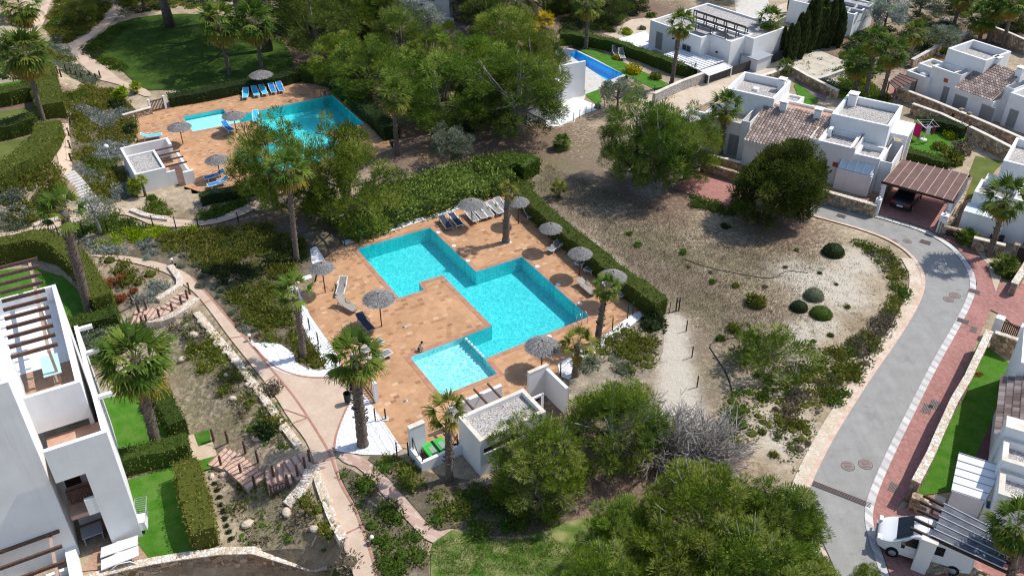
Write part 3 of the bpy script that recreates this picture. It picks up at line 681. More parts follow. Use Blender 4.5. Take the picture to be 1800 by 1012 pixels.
brown = bl(P, [(1250, 690, 3, .7), (1270, 640, 2.5, .7), (1320, 600, 3, .7), (1150, 640, 2, .6), (1260, 740, 2.5, .6), (1020, 320, 8, .9), (1090, 280, 6, .8), (1130, 430, 6, .8), (1210, 500, 5, .8), (1270, 440, 5, .7), (1180, 540, 4, .8), (1300, 540, 5, .7), (1240, 640, 3, .6), (960, 380, 4, .8), (1000, 300, 7, .9), (960, 345, 4, .8), (1060, 300, 4, .6), (1090, 400, 5, .7), (1150, 490, 4, .9), (1230, 520, 4, .9), (1190, 470, 5, .7), (1330, 470, 5, .7), (1400, 420, 6, .5), (1230, 600, 3, .8), (1270, 560, 4, .8), (1150, 360, 6, .7), (1240, 440, 5, .6), (1050, 250, 5, .7), (1010, 240, 4, .6), (350, 600, 4, .6), (400, 680, 4, .7), (440, 760, 4, .6), (330, 690, 3, .5), (430, 860, 3, .6), (480, 900, 3, .6), (420, 800, 2, .6), (1000, 400, 3, .7), (1080, 450, 3, .6), (1300, 620, 2.5, .5), (1680, 60, 6, .6), (1580, 80, 5, .5), (1740, 40, 6, .6)])
green = bl(P, [(1245, 660, 2.5, .6), (1230, 540, 3, .7), (1170, 430, 3, .6), (1300, 460, 3, .6), (1060, 350, 3, .5), (370, 650, 3, .7), (430, 720, 2.5, .7), (340, 720, 2.5, .7), (930, 330, 4, .8), (970, 290, 3, .7), (1110, 415, 2.5, .7), (1200, 450, 2.5, .8), (1290, 395, 3, .6), (1320, 500, 3, .6), (345, 590, 2, .8), (330, 630, 2, .8), (380, 760, 2, .9), (470, 870, 1.6, 1), (520, 900, 1.8, 1), (480, 930, 1.6, .9), (420, 720, 2, .7), (1420, 640, 4, .6), (1260, 470, 2, .7), (1340, 440, 2.5, .5), (990, 260, 3, .5), (1420, 470, 2, .6)])
litter = bl(P, [(30, 205, 9, .9), (100, 165, 5, .8), (440, 110, 6, .9), (1600, 90, 9, 1), (1500, 60, 8, 1), (1680, 60, 9, .9), (1760, 60, 8, .9), (1130, 20, 8, .9), (1030, 40, 8, 1), (960, 30, 8, 1), (1380, 30, 5, .6), (60, 30, 6, .7), (680, 260, 5, .8), (780, 250, 12, 1), (900, 240, 8, 1), (640, 150, 9, 1), (500, 100, 9, 1), (560, 420, 7, 1), (440, 400, 5, .8), (1130, 330, 5, .9), (1170, 350, 5, .8), (1360, 395, 5, .9), (1050, 790, 8, .9), (300, 90, 6, .6), (880, 60, 9, 1), (930, 270, 4, .9), (1130, 880, 8, .9), (750, 60, 12, .9), (1460, 110, 6, .8), (340, 440, 5, .8)])
at = me.attributes.new('Soil', 'FLOAT_COLOR', 'POINT'); at.data.foreach_set('color', np.c_[brown, green, litter, bl(P, [(1183, 565, 1.3, 1), (1185, 590, 1.4, 1), (1185, 620, 1.6, 1), (1187, 650, 1.7, 1), (1190, 680, 1.8, 1), (1195, 710, 1.9, 1), (1200, 745, 2, 1), (1000, 400, 1, .8), (1040, 430, 1, .8), (1075, 460, 1, .8), (1110, 490, 1, .8), (1140, 330, 2.5, .7), (1110, 300, 2, .7), (1400, 480, 3, .8), (1480, 520, 3, .8), (1440, 570, 2, .8), (1390, 690, 2, .8), (1450, 500, 4, .9), (1400, 590, 2.5, .8), (1500, 460, 3, .8), (1430, 640, 3, .7), (1380, 760, 3, .8)])].astype(np.float32).ravel())
me.update(); tag(link('ground', me, MT('open ground')), kind='structure')
b = MB(); b.add([(-900, -400, -.5), (-89.5, -400, -.5), (-89.5, 1500, -.5), (-900, 1500, -.5), (89.5, -400, -.5), (900, -400, -.5), (900, 1500, -.5), (89.5, 1500, -.5), (-89.5, 179.5, -.5), (89.5, 179.5, -.5), (89.5, 1500, -.5), (-89.5, 1500, -.5), (-89.5, -400, -.5), (89.5, -400, -.5), (89.5, 18.5, -3), (-89.5, 18.5, -3)], [(0, 1, 2, 3), (4, 5, 6, 7), (8, 9, 10, 11), (12, 13, 14, 15)])
tag(b.build('terrain', MT('bank scrub')), kind='structure')
# ------------------------------------------------------------------ pools
def pool(px, floor_z, m, wm, name='pool_basin', top=.03, wz=-.10, extra=None):
    Q = polyw(px); n = len(Q); b = MB(); cut = list(range(n))
    b.add([(*q, top) for q in Q] + [(*q, floor_z) for q in Q], [(i, (i + 1) % n, n + (i + 1) % n, n + i) for i in range(n)])
    tag(b.build(name, m), kind='structure')
    sheet('pool_floor', Q, m, floor_z, world=True, zfix=0)
    sheet('water', Q, wm, wz, world=True, zfix=0)
    return Q
def coping(Q, w, hole=True):
    c = Q[:]; s = np.sign(np.dot(c[:, 0], np.roll(c[:, 1], -1)) - np.dot(c[:, 1], np.roll(c[:, 0], -1))); o = []
    n = len(c)
    for i in range(n):
        a, p, d = c[i - 1], c[i], c[(i + 1) % n]; t1 = (p - a) / np.linalg.norm(p - a); t2 = (d - p) / np.linalg.norm(d - p)
        n1 = np.array([t1[1], -t1[0]]) * s; n2 = np.array([t2[1], -t2[0]]) * s; o.append(p + (n1 + n2) * w / (1 + n1 @ n2 + 1e-6))
    return np.array(o)
MAIN = [(628, 438), (755.5, 400.5), (837, 478), (917.5, 452), (1035, 557), (852, 631), (815, 592), (865, 573), (777.5, 484), (736, 497), (745, 510), (702, 524)]
KIDS = [(721, 628), (815, 592), (852, 631), (874, 657), (777, 696)]
UNION = [(628, 438), (755.5, 400.5), (837, 478), (917.5, 452), (1035, 557), (852, 631), (874, 657), (777, 696), (721, 628), (865, 573), (777.5, 484), (736, 497), (745, 510), (702, 524)]
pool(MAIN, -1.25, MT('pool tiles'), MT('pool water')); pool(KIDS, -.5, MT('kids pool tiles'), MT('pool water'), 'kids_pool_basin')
PU = polyw(UNION); CP = coping(PU, .36)
sheet('pool_deck', D1W, MT('deck tiles'), .02, world=True, holes=[PU], zfix=0)
sheet('pool_coping', CP, MT('coping tiles'), .035, world=True, holes=[PU], zfix=0)
P2 = [(321, 206), (392, 192), (405, 206), (584, 168), (640, 218), (575, 234), (617, 272), (455, 311), (412, 268), (487, 250), (447, 211), (339, 232)]
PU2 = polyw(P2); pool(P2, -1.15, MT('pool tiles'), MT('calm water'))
sheet('kids_pool_step', [(322.5, 206.5), (391.5, 193), (404, 207.2), (420, 204), (426, 214), (340, 231)], MT('kids pool tiles'), -.42, zfix=0)
sheet('pool_deck', D2W, MT('deck tiles'), .02, world=True, holes=[PU2], zfix=0)
sheet('pool_coping', coping(PU2, .36), MT('coping tiles'), .035, world=True, holes=[PU2], zfix=0)
P3 = [(999, 96), (1013, 90), (1096, 131), (1068, 143)]
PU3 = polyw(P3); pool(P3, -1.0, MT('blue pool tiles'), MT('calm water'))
sheet('pool_terrace', [(940, 85), (1000, 85), (1014, 88), (1102, 131), (1080, 150), (1030, 168), (1010, 215), (975, 220), (950, 150)], CONCRETE, .02, holes=[PU3], zfix=0)
sheet('lawn', [(1018, 88), (1050, 88), (1190, 155), (1168, 166), (1100, 133)], MT('turf'), .03, zfix=0)
sheet('lawn', [(1028, 167), (1052, 158), (1058, 180), (1050, 186)], MT('turf'), .05, zfix=0)
sheet('gravel_bed', [(960, 205), (1010, 170), (1060, 190), (1030, 200), (985, 222), (960, 225)], MT('white gravel'), .04, zfix=0)
sheet('pool_terrace', [(1290, 0), (1350, 0), (1370, 90), (1330, 100), (1300, 60)], CONCRETE, .03)
sheet('water', [(1310, 38), (1332, 40), (1345, 68), (1336, 73)], MT('blue pool tiles'), .06); sheet('lawn', [(1338, 75), (1370, 64), (1385, 90), (1340, 98)], MT('turf'), .07)
# ------------------------------------------------------------------ beds and paths
SH = sheet
SH('gravel_bed', [(601, 425), (690, 398), (800, 362), (812, 359), (815, 366), (805, 369), (692, 406), (605, 432)], MT('white gravel'), .06, zfix=0)
SH('gravel_bed', [(545, 437), (556, 434), (570, 455), (575, 468), (560, 478), (548, 462)], MT('white gravel'), .06, zfix=0)
SH('gravel_bed', [(520, 491), (546, 483), (549, 489), (524, 499)], MT('white gravel'), .065, zfix=0)
SH('gravel_bed', [(508, 505), (520, 500), (545, 555), (596, 628), (600, 646), (575, 652), (540, 590), (527, 560)], MT('white gravel'), .05, zfix=0)
SH('gravel_bed', [(440, 605), (472, 602), (494, 607), (516, 622), (520, 638), (538, 648), (560, 653), (590, 648), (601, 655), (577, 665), (542, 665), (504, 659), (472, 645)], MT('white gravel'), .095, 0, zfix=0)
SH('gravel_bed', [(636, 690), (648, 704), (708, 790), (690, 800), (640, 800), (590, 793), (586, 785), (596, 745), (614, 712), (622, 698)], MT('white gravel'), .055, zfix=0)
SH('gravel_bed', [(980, 640), (1050, 600), (1110, 553), (1125, 548), (1130, 558), (1060, 610), (1000, 668), (985, 662)], MT('white gravel'), .06, zfix=0)
SH('gravel_bed', [(879, 424), (893, 421), (901, 427), (886, 432)], MT('white gravel'), .05, zfix=0)
SH('path', [(150, 449), (215, 450), (262, 458), (308, 470), (342, 490), (372, 525), (400, 558), (430, 595), (446, 610), (474, 641), (508, 657), (545, 664), (578, 664), (622, 696), (610, 712), (597, 742), (588, 772), (586, 792), (590, 808), (600, 850), (625, 890), (640, 930), (655, 970), (670, 1030), (628, 1030), (607, 970), (590, 915), (570, 860), (553, 815), (545, 790), (535, 770), (510, 740), (480, 690), (440, 640), (400, 590), (375, 555), (345, 517), (320, 499), (295, 481), (250, 466), (200, 457)], MT('path concrete'), .08, 1)
for q in ([(338, 488), (372, 526), (401, 560), (432, 596), (476, 648), (521, 702), (558, 760), (582, 800), (597, 850), (622, 890), (637, 930), (652, 970), (666, 1025)], [(446, 610), (474, 641), (508, 658), (545, 665), (578, 665)], [(614, 708), (599, 742), (589, 772), (588, 795)]):
    ribbon('path_border', q, .13, mat('red path edging', (.36, .17, .125), (.44, .23, .17), scale=4), .10)
for q in ([(352, 537), (376, 527)], [(404, 596), (428, 592)], [(298, 481), (312, 473)], [(463, 675), (487, 660)], [(498, 720), (541, 735)], [(513, 746), (540, 736)], [(552, 816), (590, 806)], [(601, 942), (634, 927)]):
    ribbon('path_joint', q, .09, mat('red path edging'), .105, 0)
SH('path', [(-10, 416), (55, 401), (105, 387), (150, 373), (205, 366), (240, 369), (268, 379), (300, 386), (335, 389), (372, 389), (410, 373), (452, 352), (470, 350), (462, 362), (425, 381), (385, 394), (345, 399), (300, 401), (268, 398), (243, 386), (215, 377), (160, 383), (110, 400), (55, 413), (-10, 431)], MT('path concrete'), .10, 1)
SH('path', [(102, 218), (121, 218), (124, 262), (127, 298), (118, 312), (108, 305), (98, 262)], MT('path concrete'), .08)
SH('path', [(118, 84), (140, 80), (165, 105), (200, 130), (212, 142), (240, 152), (262, 160), (268, 172), (250, 170), (215, 152), (195, 146), (172, 141), (152, 123), (133, 104)], MT('path concrete'), .08, 1)
SH('path', [(118, 78), (150, 65), (175, 45), (195, 20), (196, -5), (216, -5), (216, 20), (196, 42), (165, 66), (141, 82), (125, 86)], MT('path concrete'), .09, 1)
SH('path', [(78, -5), (92, -5), (85, 15), (78, 40), (60, 60), (46, 55), (65, 30)], MT('path concrete'), .07, 1)
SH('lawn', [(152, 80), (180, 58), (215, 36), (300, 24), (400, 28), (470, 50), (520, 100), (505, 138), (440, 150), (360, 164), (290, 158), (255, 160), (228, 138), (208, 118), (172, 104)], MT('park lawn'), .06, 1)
SH('lawn', [(-10, 150), (52, 140), (80, 138), (82, 150), (-10, 168)], MT('turf'), .07); SH('lawn', [(-10, 199), (62, 188), (70, 208), (-10, 224)], MT('olive turf'), .07)
SH('lawn', [(-10, 255), (66, 238), (40, 272), (-10, 292)], MT('olive turf'), .07)
SH('lawn', [(-10, 478), (60, 470), (110, 486), (135, 510), (160, 552), (90, 575), (-10, 600)], MT('turf'), .07)
SH('lawn', [(165, 705), (240, 690), (300, 700), (325, 765), (210, 800), (190, 790)], MT('turf'), .07)
SH('lawn', [(205, 850), (320, 815), (372, 965), (270, 992), (245, 960)], MT('turf'), .07)
SH('lawn', [(757, 955), (775, 940), (800, 930), (850, 945), (905, 950), (950, 938), (1010, 912), (1100, 900), (1150, 1040), (757, 1040)], MT('patchy lawn'), .06, 1)
SH('path', [(590, 800), (612, 796), (640, 805), (668, 830), (700, 862), (735, 905), (765, 938), (800, 928), (775, 945), (757, 958), (720, 920), (690, 888), (660, 856), (632, 822), (606, 815)], MT('brick setts'), .07, 1)
SH('planting_bed', [(594, 822), (625, 826), (660, 862), (690, 892), (755, 960), (755, 1040), (672, 1040), (655, 970), (640, 930), (627, 890), (604, 850)], MT('bed soil'), .05, 1)
SH('planting_bed', [(640, 802), (690, 795), (740, 830), (860, 850), (1020, 880), (1010, 910), (940, 942), (850, 942), (800, 926), (766, 934), (700, 858), (668, 824)], MT('bed soil'), .045, 1)
SH('planting_bed', [(380, 400), (600, 400), (605, 430), (560, 440), (550, 480), (505, 505), (560, 640), (500, 610), (440, 604), (376, 524), (342, 488), (262, 456), (150, 446), (130, 420), (250, 402)], MT('bed soil'), .03, 1)
SH('planting_bed', [(110, 175), (150, 150), (205, 160), (240, 195), (235, 250), (210, 270), (235, 345), (160, 372), (128, 300), (122, 215)], MT('bed soil'), .05)
SH('planting_bed', [(1000, 660), (1120, 560), (1170, 560), (1165, 620), (1130, 680), (1000, 720)], MT('bank scrub'), .03)
SH('sand_garden', [(1380, 100), (1430, 85), (1490, 110), (1490, 140), (1440, 160), (1380, 130)], MT('dirt track'), .042)
SH('sand_garden', [(1090, 172), (1160, 160), (1240, 130), (1375, 90), (1420, 108), (1430, 140), (1300, 150), (1180, 215), (1120, 210)], MT('sand garden'), .03)
SH('sand_garden', [(1060, 60), (1110, 35), (1150, 30), (1160, 85), (1120, 80)], MT('sand garden'), .03); SH('sand_garden', [(1330, 20), (1420, -5), (1440, 40), (1360, 40)], MT('sand garden'), .02)
SH('gravel_bed', [(1085, 70), (1135, 55), (1160, 85), (1140, 92)], MT('white gravel'), .05)
SH('gravel_bed', [(795, 45), (830, 20), (840, 32), (815, 60), (795, 58)], MT('purple gravel'), .05)
# ------------------------------------------------------------------ roads
RL = [(1400, 372), (1440, 380), (1520, 403), (1575, 425), (1612, 455), (1628, 490), (1618, 530), (1585, 585), (1545, 640), (1505, 700), (1465, 765), (1430, 835), (1418, 870), (1425, 910), (1450, 960), (1480, 1030)]
RR = [(1560, 1030), (1548, 990), (1528, 940), (1522, 905), (1530, 870), (1560, 800), (1600, 720), (1640, 640), (1675, 580), (1700, 530), (1708, 500), (1698, 470), (1668, 435), (1625, 410), (1560, 390), (1480, 368), (1440, 360)]
SH('road', RL + RR, MT('asphalt'), .05, 1)
ribbon('kerb', [(1560, 1030), (1548, 990), (1531, 940), (1525, 905), (1533, 870), (1563, 800), (1603, 720), (1643, 640), (1678, 580), (1704, 530), (1712, 500), (1702, 468), (1671, 432), (1627, 407), (1562, 387), (1482, 365), (1430, 355)], .45, MT('kerb stones'), .08, 2)
ribbon('kerb', [(1430, 380), (1520, 405), (1574, 427), (1610, 457), (1626, 492), (1615, 532), (1582, 587), (1542, 642), (1502, 702), (1462, 767), (1427, 837), (1414, 872)], .28, mat('sandstone kerb', (.55, .36, .27), (.66, .52, .41), scale=3), .085, 2)
ribbon('earth_verge', [(1595, 455), (1614, 490), (1602, 534), (1569, 590), (1528, 646), (1488, 706), (1447, 772), (1412, 842), (1400, 876), (1408, 920), (1440, 980)], 1.0, MT('earth bank'), .07, 2)
SH('pavement', [(1430, 352), (1482, 362), (1540, 380), (1565, 384), (1632, 404), (1676, 430), (1706, 466), (1717, 500), (1709, 532), (1683, 582), (1648, 642), (1608, 722), (1568, 802), (1538, 872), (1531, 905), (1540, 940), (1556, 985), (1570, 1030), (1640, 1030), (1606, 1000), (1570, 900), (1585, 880), (1610, 860), (1655, 770), (1700, 640), (1730, 570), (1752, 522), (1748, 490), (1735, 462), (1710, 432), (1680, 412), (1640, 395), (1570, 370), (1530, 352), (1435, 340)], MT('pink pavers'), .07, 0)
SH('driveway', [(1540, 375), (1550, 335), (1590, 310), (1690, 345), (1650, 410), (1640, 398), (1600, 384)], MT('pink pavers'), .075)
SH('driveway', [(1740, 545), (1752, 522), (1745, 500), (1830, 500), (1830, 600), (1790, 580), (1760, 555)], MT('pink pavers'), .075)
SH('driveway', [(1565, 905), (1600, 885), (1640, 870), (1830, 950), (1830, 1060), (1600, 1040), (1560, 985)], MT('pink pavers'), .078)
SH('turning_area', [(1180, 330), (1200, 320), (1232, 303), (1300, 320), (1330, 345), (1318, 358), (1290, 364), (1250, 358)], MT('pink pavers'), .06)
SH('road', [(1630, 168), (1700, 200), (1830, 262), (1830, 290), (1770, 275), (1690, 232), (1615, 185), (1560, 170), (1565, 155)], MT('pink pavers'), .05)
SH('road', [(1680, 218), (1740, 228), (1830, 268), (1830, 292), (1775, 272), (1700, 236)], MT('asphalt'), .07)
SH('lawn', [(1600, 245), (1610, 205), (1650, 215), (1700, 240), (1690, 262), (1640, 290), (1580, 270)], MT('turf'), .06); SH('garden_path', [(1525, 345), (1600, 245), (1618, 240), (1620, 255), (1560, 310), (1540, 350)], TERRA, .05)
SH('lawn', [(1690, 340), (1715, 275), (1765, 285), (1750, 300), (1720, 345), (1695, 352)], MT('olive turf'), .06)
SH('lawn', [(1395, 150), (1415, 145), (1440, 180), (1410, 190)], MT('turf'), .06); SH('gravel_bed', [(1395, 140), (1420, 135), (1455, 165), (1450, 180), (1430, 170)], MT('purple gravel'), .07)
SH('sand_garden', [(1390, 132), (1400, 125), (1470, 165), (1455, 175)], MT('sand garden'), .05)
SH('sand_garden', [(1648, 405), (1690, 410), (1735, 440), (1765, 470), (1750, 515), (1735, 465), (1710, 436), (1680, 414)], MT('sand garden'), .085)
SH('lawn', [(1722, 600), (1775, 640), (1768, 690), (1720, 790), (1690, 860), (1595, 876), (1630, 800), (1670, 710)], MT('turf'), .06)
SH('terrace', [(1775, 640), (1800, 650), (1800, 760), (1700, 850), (1690, 860), (1720, 790), (1768, 690)], mat('dark red terrace', (.12, .055, .05), (.17, .08, .07), scale=2), .055)
SH('lawn', [(1500, -5), (1540, -5), (1580, 15), (1530, 25)], MT('turf'), .05)
for i, (x, y, r) in enumerate([(1490, 820, .38), (1521, 817, .40), (1571, 425, .33), (1595, 425, .33), (1667, 527, .36), (1678, 520, .40)]):
    q = G(x, y); b = MB(); ci = lambda r: [(r * math.cos(6.2832 * k / 24), r * math.sin(6.2832 * k / 24)) for k in range(24)]; b.prism(ci(r), .05, .0625); b.k = 1; b.prism(ci(r * 1.06), .05, .06)
    for k in range(5): b.box(-r * .6, r * .6, (k - 2) * r * .3 - .012, (k - 2) * r * .3 + .012, .0625, .064)
   
    tag(b.build('manhole_cover', [IRON, BLACK], loc=q), ['round iron manhole cover in the lower road, left one of the pair', 'larger round iron manhole cover in the lower road, right one of the pair', 'left round manhole cover on the road below the brown carport', 'right round manhole cover on the road below the brown carport', 'round manhole cover in the outer bend of the road, lower left of its pair', 'round manhole cover in the outer bend of the road, upper right of its pair'][i], 'manhole cover')
for x, y, s, t in [(1713, 514, .45, 'black drain grate set in the kerb at the outer bend'), (1693, 566, .45, 'black drain grate in the pale kerb just below the bend'), (1479, 381, .4, 'black drain grate in the kerb beside the stone wall'), (1627, 427, .45, 'black drain grate in the kerb below the carport driveway'), (1711, 580, .4, 'square iron cover in the pink pavement above the garden gate'), (1629, 719, .5, 'left square cover of the pair halfway along the pink pavement'), (1642, 712, .5, 'right square cover of the pair halfway along the pink pavement'), (1569, 857, .4, 'square iron cover in the pink pavement near the drain channel')]:
    q = G(x, y); b = MB(); b.box(-s, s * .9, -s * .6, s * .6, .06, .085); b.k = 1
    for k in range(6): b.box(-s * .9, s * .8, -s * .5 + k * s * .18, -s * .42 + k * s * .18, .085, .092)
    tag(b.build('drain_cover', [IRON, BLACK], loc=q + (0, 0, .012), rz=R(-33 if 'kerb' in t else 57)), t, 'drain cover')
b = MB(); a0, a1 = G(1427, 849), G(1532, 890); o0 = a0.copy(); L_ = np.linalg.norm(a1 - a0)
b.box(0, L_, -.22, .22, .04, .075); b.k = 1
for k in range(4): b.box(.05, L_ - .05, -.2 + k * .1, -.14 + k * .1, .075, .082)
tag(b.build('drain_channel', [IRON, BLACK], loc=o0, rz=math.atan2(*(a1 - a0)[[1, 0]])), 'long iron drain channel crossing the lower road from verge to kerb', 'drain channel')
# ------------------------------------------------------------------ buildings
def crop(x0, y0, s): return lambda x, y: (x0 + x / s, y0 + y / s)
class House:
    def __init__(s, name, label, cat, org, ang, z0=0.0, group=None):
        s.o = U(*org, z0); s.z0 = z0; s.a = R(ang); s.t = thing(name, label, cat, s.o, s.a, group); s.k = 0
        s.cu = np.array([math.cos(s.a), math.sin(s.a)]); s.cv = np.array([-s.cu[1], s.cu[0]])
    def L(s, p, z):
        q = U(*p, z + s.z0)[:2] - s.o[:2]; return q @ s.cu, q @ s.cv
    def q(s, z, *ps):
        r = [s.L(p, z) for p in ps]; us = [p[0] for p in r]; vs = [p[1] for p in r]; return min(us), max(us), min(vs), max(vs)
    def av(s, z, u0, u1, v0, v1):
        """extents from pixel lists lying on each side of the roof"""
        f = lambda ps, i: float(np.mean([s.L(p, z)[i] for p in ps])); return f(u0, 0), f(u1, 0), f(v0, 1), f(v1, 1)
    def block(s, e, z0, z1, par=.4, pw=.24, roof='roof gravel', wm=None, cope=None):
        u0, u1, v0, v1 = e; s.k += 1; j = .003 * s.k; u0 -= j; u1 += j; v0 -= j; v1 += j; b = MB(); z = z1 - par
        o = [(u0, v0), (u1, v0), (u1, v1), (u0, v1)]; i = [(u0 + pw, v0 + pw), (u1 - pw, v0 + pw), (u1 - pw, v1 - pw), (u0 + pw, v1 - pw)]
        vs = [(*p, z0) for p in o] + [(*p, z1) for p in o] + [(*p, z1) for p in i] + [(*p, z) for p in i]
        fs = []
        for k in range(4):
            n = (k + 1) % 4; fs += [(k, n, 4 + n, 4 + k), (8 + k, 8 + n, 12 + n, 12 + k)]
        b.add(vs, fs)
        b.k = 1
        b.add([vs[4 + k] for k in range(4)] + [vs[8 + k] for k in range(4)], [(k, (k + 1) % 4, 4 + (k + 1) % 4, 4 + k) for k in range(4)])
        b.build('wall', [wm or WHITE, cope or wm or WHITE], s.t)
        if roof:
            r = MB(); r.add([(*p, z + .01) for p in i], [(0, 1, 2, 3)]); r.build('roof', MT(roof) if isinstance(roof, str) else roof, s.t)
    def box(s, name, m, e, z0, z1):
        u0, u1, v0, v1 = e; s.k += 1; j = .0025 * s.k; return MB().box(u0 - j, u1 + j, v0 - j, v1 + j, z0, z1 + j).build(name, m, s.t)
    def win(s, face, at, a0, a1, z0, z1, m=None, name='window', bars=1):
        """face '-v','+u','-u','+v'; at = plane coordinate"""
        b = MB(); p = MB(); w = .07
        def bx(B, x0, x1, h0, h1, d0, d1):
            sg = -1 if face[0] == '-' else 1; lo, hi = sorted((at + sg * d0, at + sg * d1))
            if face[1] == 'v': B.box(x0, x1, lo, hi, h0, h1)
            else: B.box(lo, hi, x0, x1, h0, h1)
        bx(b, a0, a0 + w, z0, z1, -.02, .06); bx(b, a1 - w, a1, z0, z1, -.02, .06); bx(b, a0 + w, a1 - w, z1 - w, z1, -.02, .06); bx(b, a0 + w, a1 - w, z0, z0 + w, -.02, .06)
        for i in range(bars): c = a0 + (a1 - a0) * (i + 1) / (bars + 1); bx(b, c - .03, c + .03, z0 + w, z1 - w, -.02, .055)
        f = b.build('window' if name == 'window' else name, GREYMETAL, s.t); bx(p, a0 + w, a1 - w, z0 + w, z1 - w, -.02, .03); p.build('pane' if name == 'window' else 'panel', m or GLASS, f)
    def plaque(s, face, at, a, z):
        b = MB(); sg = -1 if face[0] == '-' else 1; lo, hi = sorted((at - sg * .02, at + sg * .07))
        (b.box(a - .22, a + .22, lo, hi, z - .2, z + .2) if face[1] == 'v' else b.box(lo, hi, a - .22, a + .22, z - .2, z + .2)); b.build('wall_plaque', CERAMIC, s.t)
    def chimney(s, u, v, z0, z1, r=.32):
        b = MB(); b.box(u - r, u + r, v - r, v + r, z0, z1 - .18); b.box(u - r - .08, u + r + .08, v - r - .08, v + r + .08, z1 - .08, z1)
        for x, y in ((-1, -1), (1, -1), (1, 1), (-1, 1)): b.box(u + x * (r - .07) - .06, u + x * (r - .07) + .06, v + y * (r - .07) - .06, v + y * (r - .07) + .06, z1 - .18, z1 - .08)
        c = b.build('chimney', WHITE, s.t); MB().box(u - r + .12, u + r - .12, v - r + .12, v + r - .12, z1 - .179, z1 - .081).build('flue', BLACK, c)
    def tileroof(s, u0, u1, v0, v1, ze, zr, thick=.14):
        """single pitch rising from v0 to v1"""
        s.k += 1; n = max(4, int((u1 - u0) / .075)); rows = max(3, int(math.hypot(v1 - v0, zr - ze) / .32)); vs = []; fs = []; uv = []
        for r in range(rows):
            for e in (0, 1):
                f = (r + e * 1.03) / rows; v = v0 + (v1 - v0) * f; z = ze + (zr - ze) * f + (.05 if e == 0 else 0)
                for i in range(n + 1):
                    u = u0 + (u1 - u0) * i / n; vs.append((u, v, z + .055 * math.cos(i * math.pi / 2))); uv.append((i / 4 + .5, r + .5))
        w = n + 1
        for r in range(rows):
            for i in range(n): a = 2 * r * w + i; fs.append((a, a + 1, a + w + 1, a + w))
        me = bpy.data.meshes.new('tiled_roof'); me.from_pydata(vs, [], fs); l = me.uv_layers.new()
        for p in me.polygons:
            for li in p.loop_indices: l.data[li].uv = uv[min(p.vertices)]
        link('tiled_roof', me, MT('roof tiles'), s.t)
        MB().hexa([(u0, v0, ze - thick), (u1, v0, ze - thick), (u1, v1, zr - thick), (u0, v1, zr - thick)], [(u0, v0, ze - .05), (u1, v0, ze - .05), (u1, v1, zr - .05), (u0, v1, zr - .05)]).build('eaves', WHITE, s.t)
def rails(t, u, v, z, m=None): pass
# ---- house with the tiled roof, left half of the pair
m4 = crop(1190, 120, 5.061); m5 = crop(1420, 150, 5.061)
H = House('villa', 'white flat roofed villa with brown tiled wing and sliding door behind the red turning area', 'house', m4(555, 810), -32)
e = H.av(5.2, [m4(600, 30)], [m4(845, 265), m4(1040, 120)], [m4(540, 205), m4(845, 265)], [m4(600, 30), m4(1040, 120)]); H.block(e, 0, 5.2, .75); B1 = e
u1 = H.L(m4(665, 470), 3.95)[0]; fv = H.L(m4(600, 470), 3.95)[1]
H.block((u1 - .8, u1, fv, e[2] + .4), 0, 3.95, .02, .1, None, cope=COPE)
H.block((e[0] - .9, u1 - .81, fv + .25, e[2] - .01), 0, 3.5, .45)
H.block((e[0] - 3.2, e[0] - .9, fv - .4, fv + 2.6), 0, 2.7, .35)
H.block((e[1] + .01, e[1] + 1.6, e[3] - 2.5, e[3] - .2), 0, 4.0, .2)
du0, du1 = H.L(m4(470, 590), 2.1)[0], H.L(m4(580, 610), 2.1)[0]; H.win('-v', fv + .24, du0, du1, .1, 2.25, SHUTTER, bars=1); H.plaque('-v', fv + .22, du0 - .7, 2.3)
H.plaque('-v', fv - .01, u1 + .5, 1.9); H.chimney(e[1] - .6, e[3] - .9, 4.4, 5.7, .3)
b = MB(); b.box(-.25, .25, -.3, .3, 4.46, 4.7); b.build('roof_vent', WPLAST, H.t, loc=((e[0] + e[1]) / 2 - .3, (e[2] + e[3]) / 2 + .3, 0))
m45 = crop(1200, 100, 5.621); r0 = H.L(m45(620, 830), 2.7); r1 = H.L(m45(1445, 580), 4.5)
H.tileroof(u1 + .05, r1[0] + .3, r0[1], H.L(m45(915, 465), 4.5)[1], 2.75, 4.5); vr = H.L(m45(915, 465), 4.5)[1]
H.block((u1 + .02, r1[0] + .2, r0[1] + .5, vr), 0, 2.5, .01, .1, None); H.block((u1 + .02, r1[0] + .2, vr + .02, vr + 2.2), 0, 4.2, .25, .2, TERRA)
H.chimney(*H.L(m45(990, 540), 4.1), 3.6, 5.2); H.chimney(*H.L(m45(1330, 615), 4.1), 3.6, 5.2)
# ---- right half
H = House('villa', 'white two storey villa with gravel terraces and glass lean-to beside the brown carport', 'house', m5(540, 990), -32)
e = H.av(5.2, [m5(375, 80), m5(195, 250)], [m5(870, 190), m5(705, 360)], [m5(195, 250), m5(705, 360)], [m5(375, 80), m5(870, 190)]); H.block(e, 0, 5.2, .7)
fu, fv = H.L(m5(100, 490), 3.9); fu2 = H.L(m5(425, 565), 3.9)[0]; pu = H.L(m5(25, 455), 4.0)[0]; ru = H.L(m5(655, 640), 3.4)[0]
H.block((pu, fu, fv - .12, e[2] + .5), 0, 4.0, .02, .1, None, cope=COPE)
H.block((fu + .01, fu2 - .3, fv, e[2] - .01), 0, 3.9, .5)
H.block((fu2 - .29, fu2, fv - .05, e[2] - .02), 0, 4.0, .02, .08, None, cope=COPE)
H.block((fu2 + .01, ru, fv + .15, e[2] - .5), 0, 3.4, .45); H.block((ru + .01, ru + 1.0, fv + .6, e[2] + 2.0), 0, 3.1, .02, .1, None)
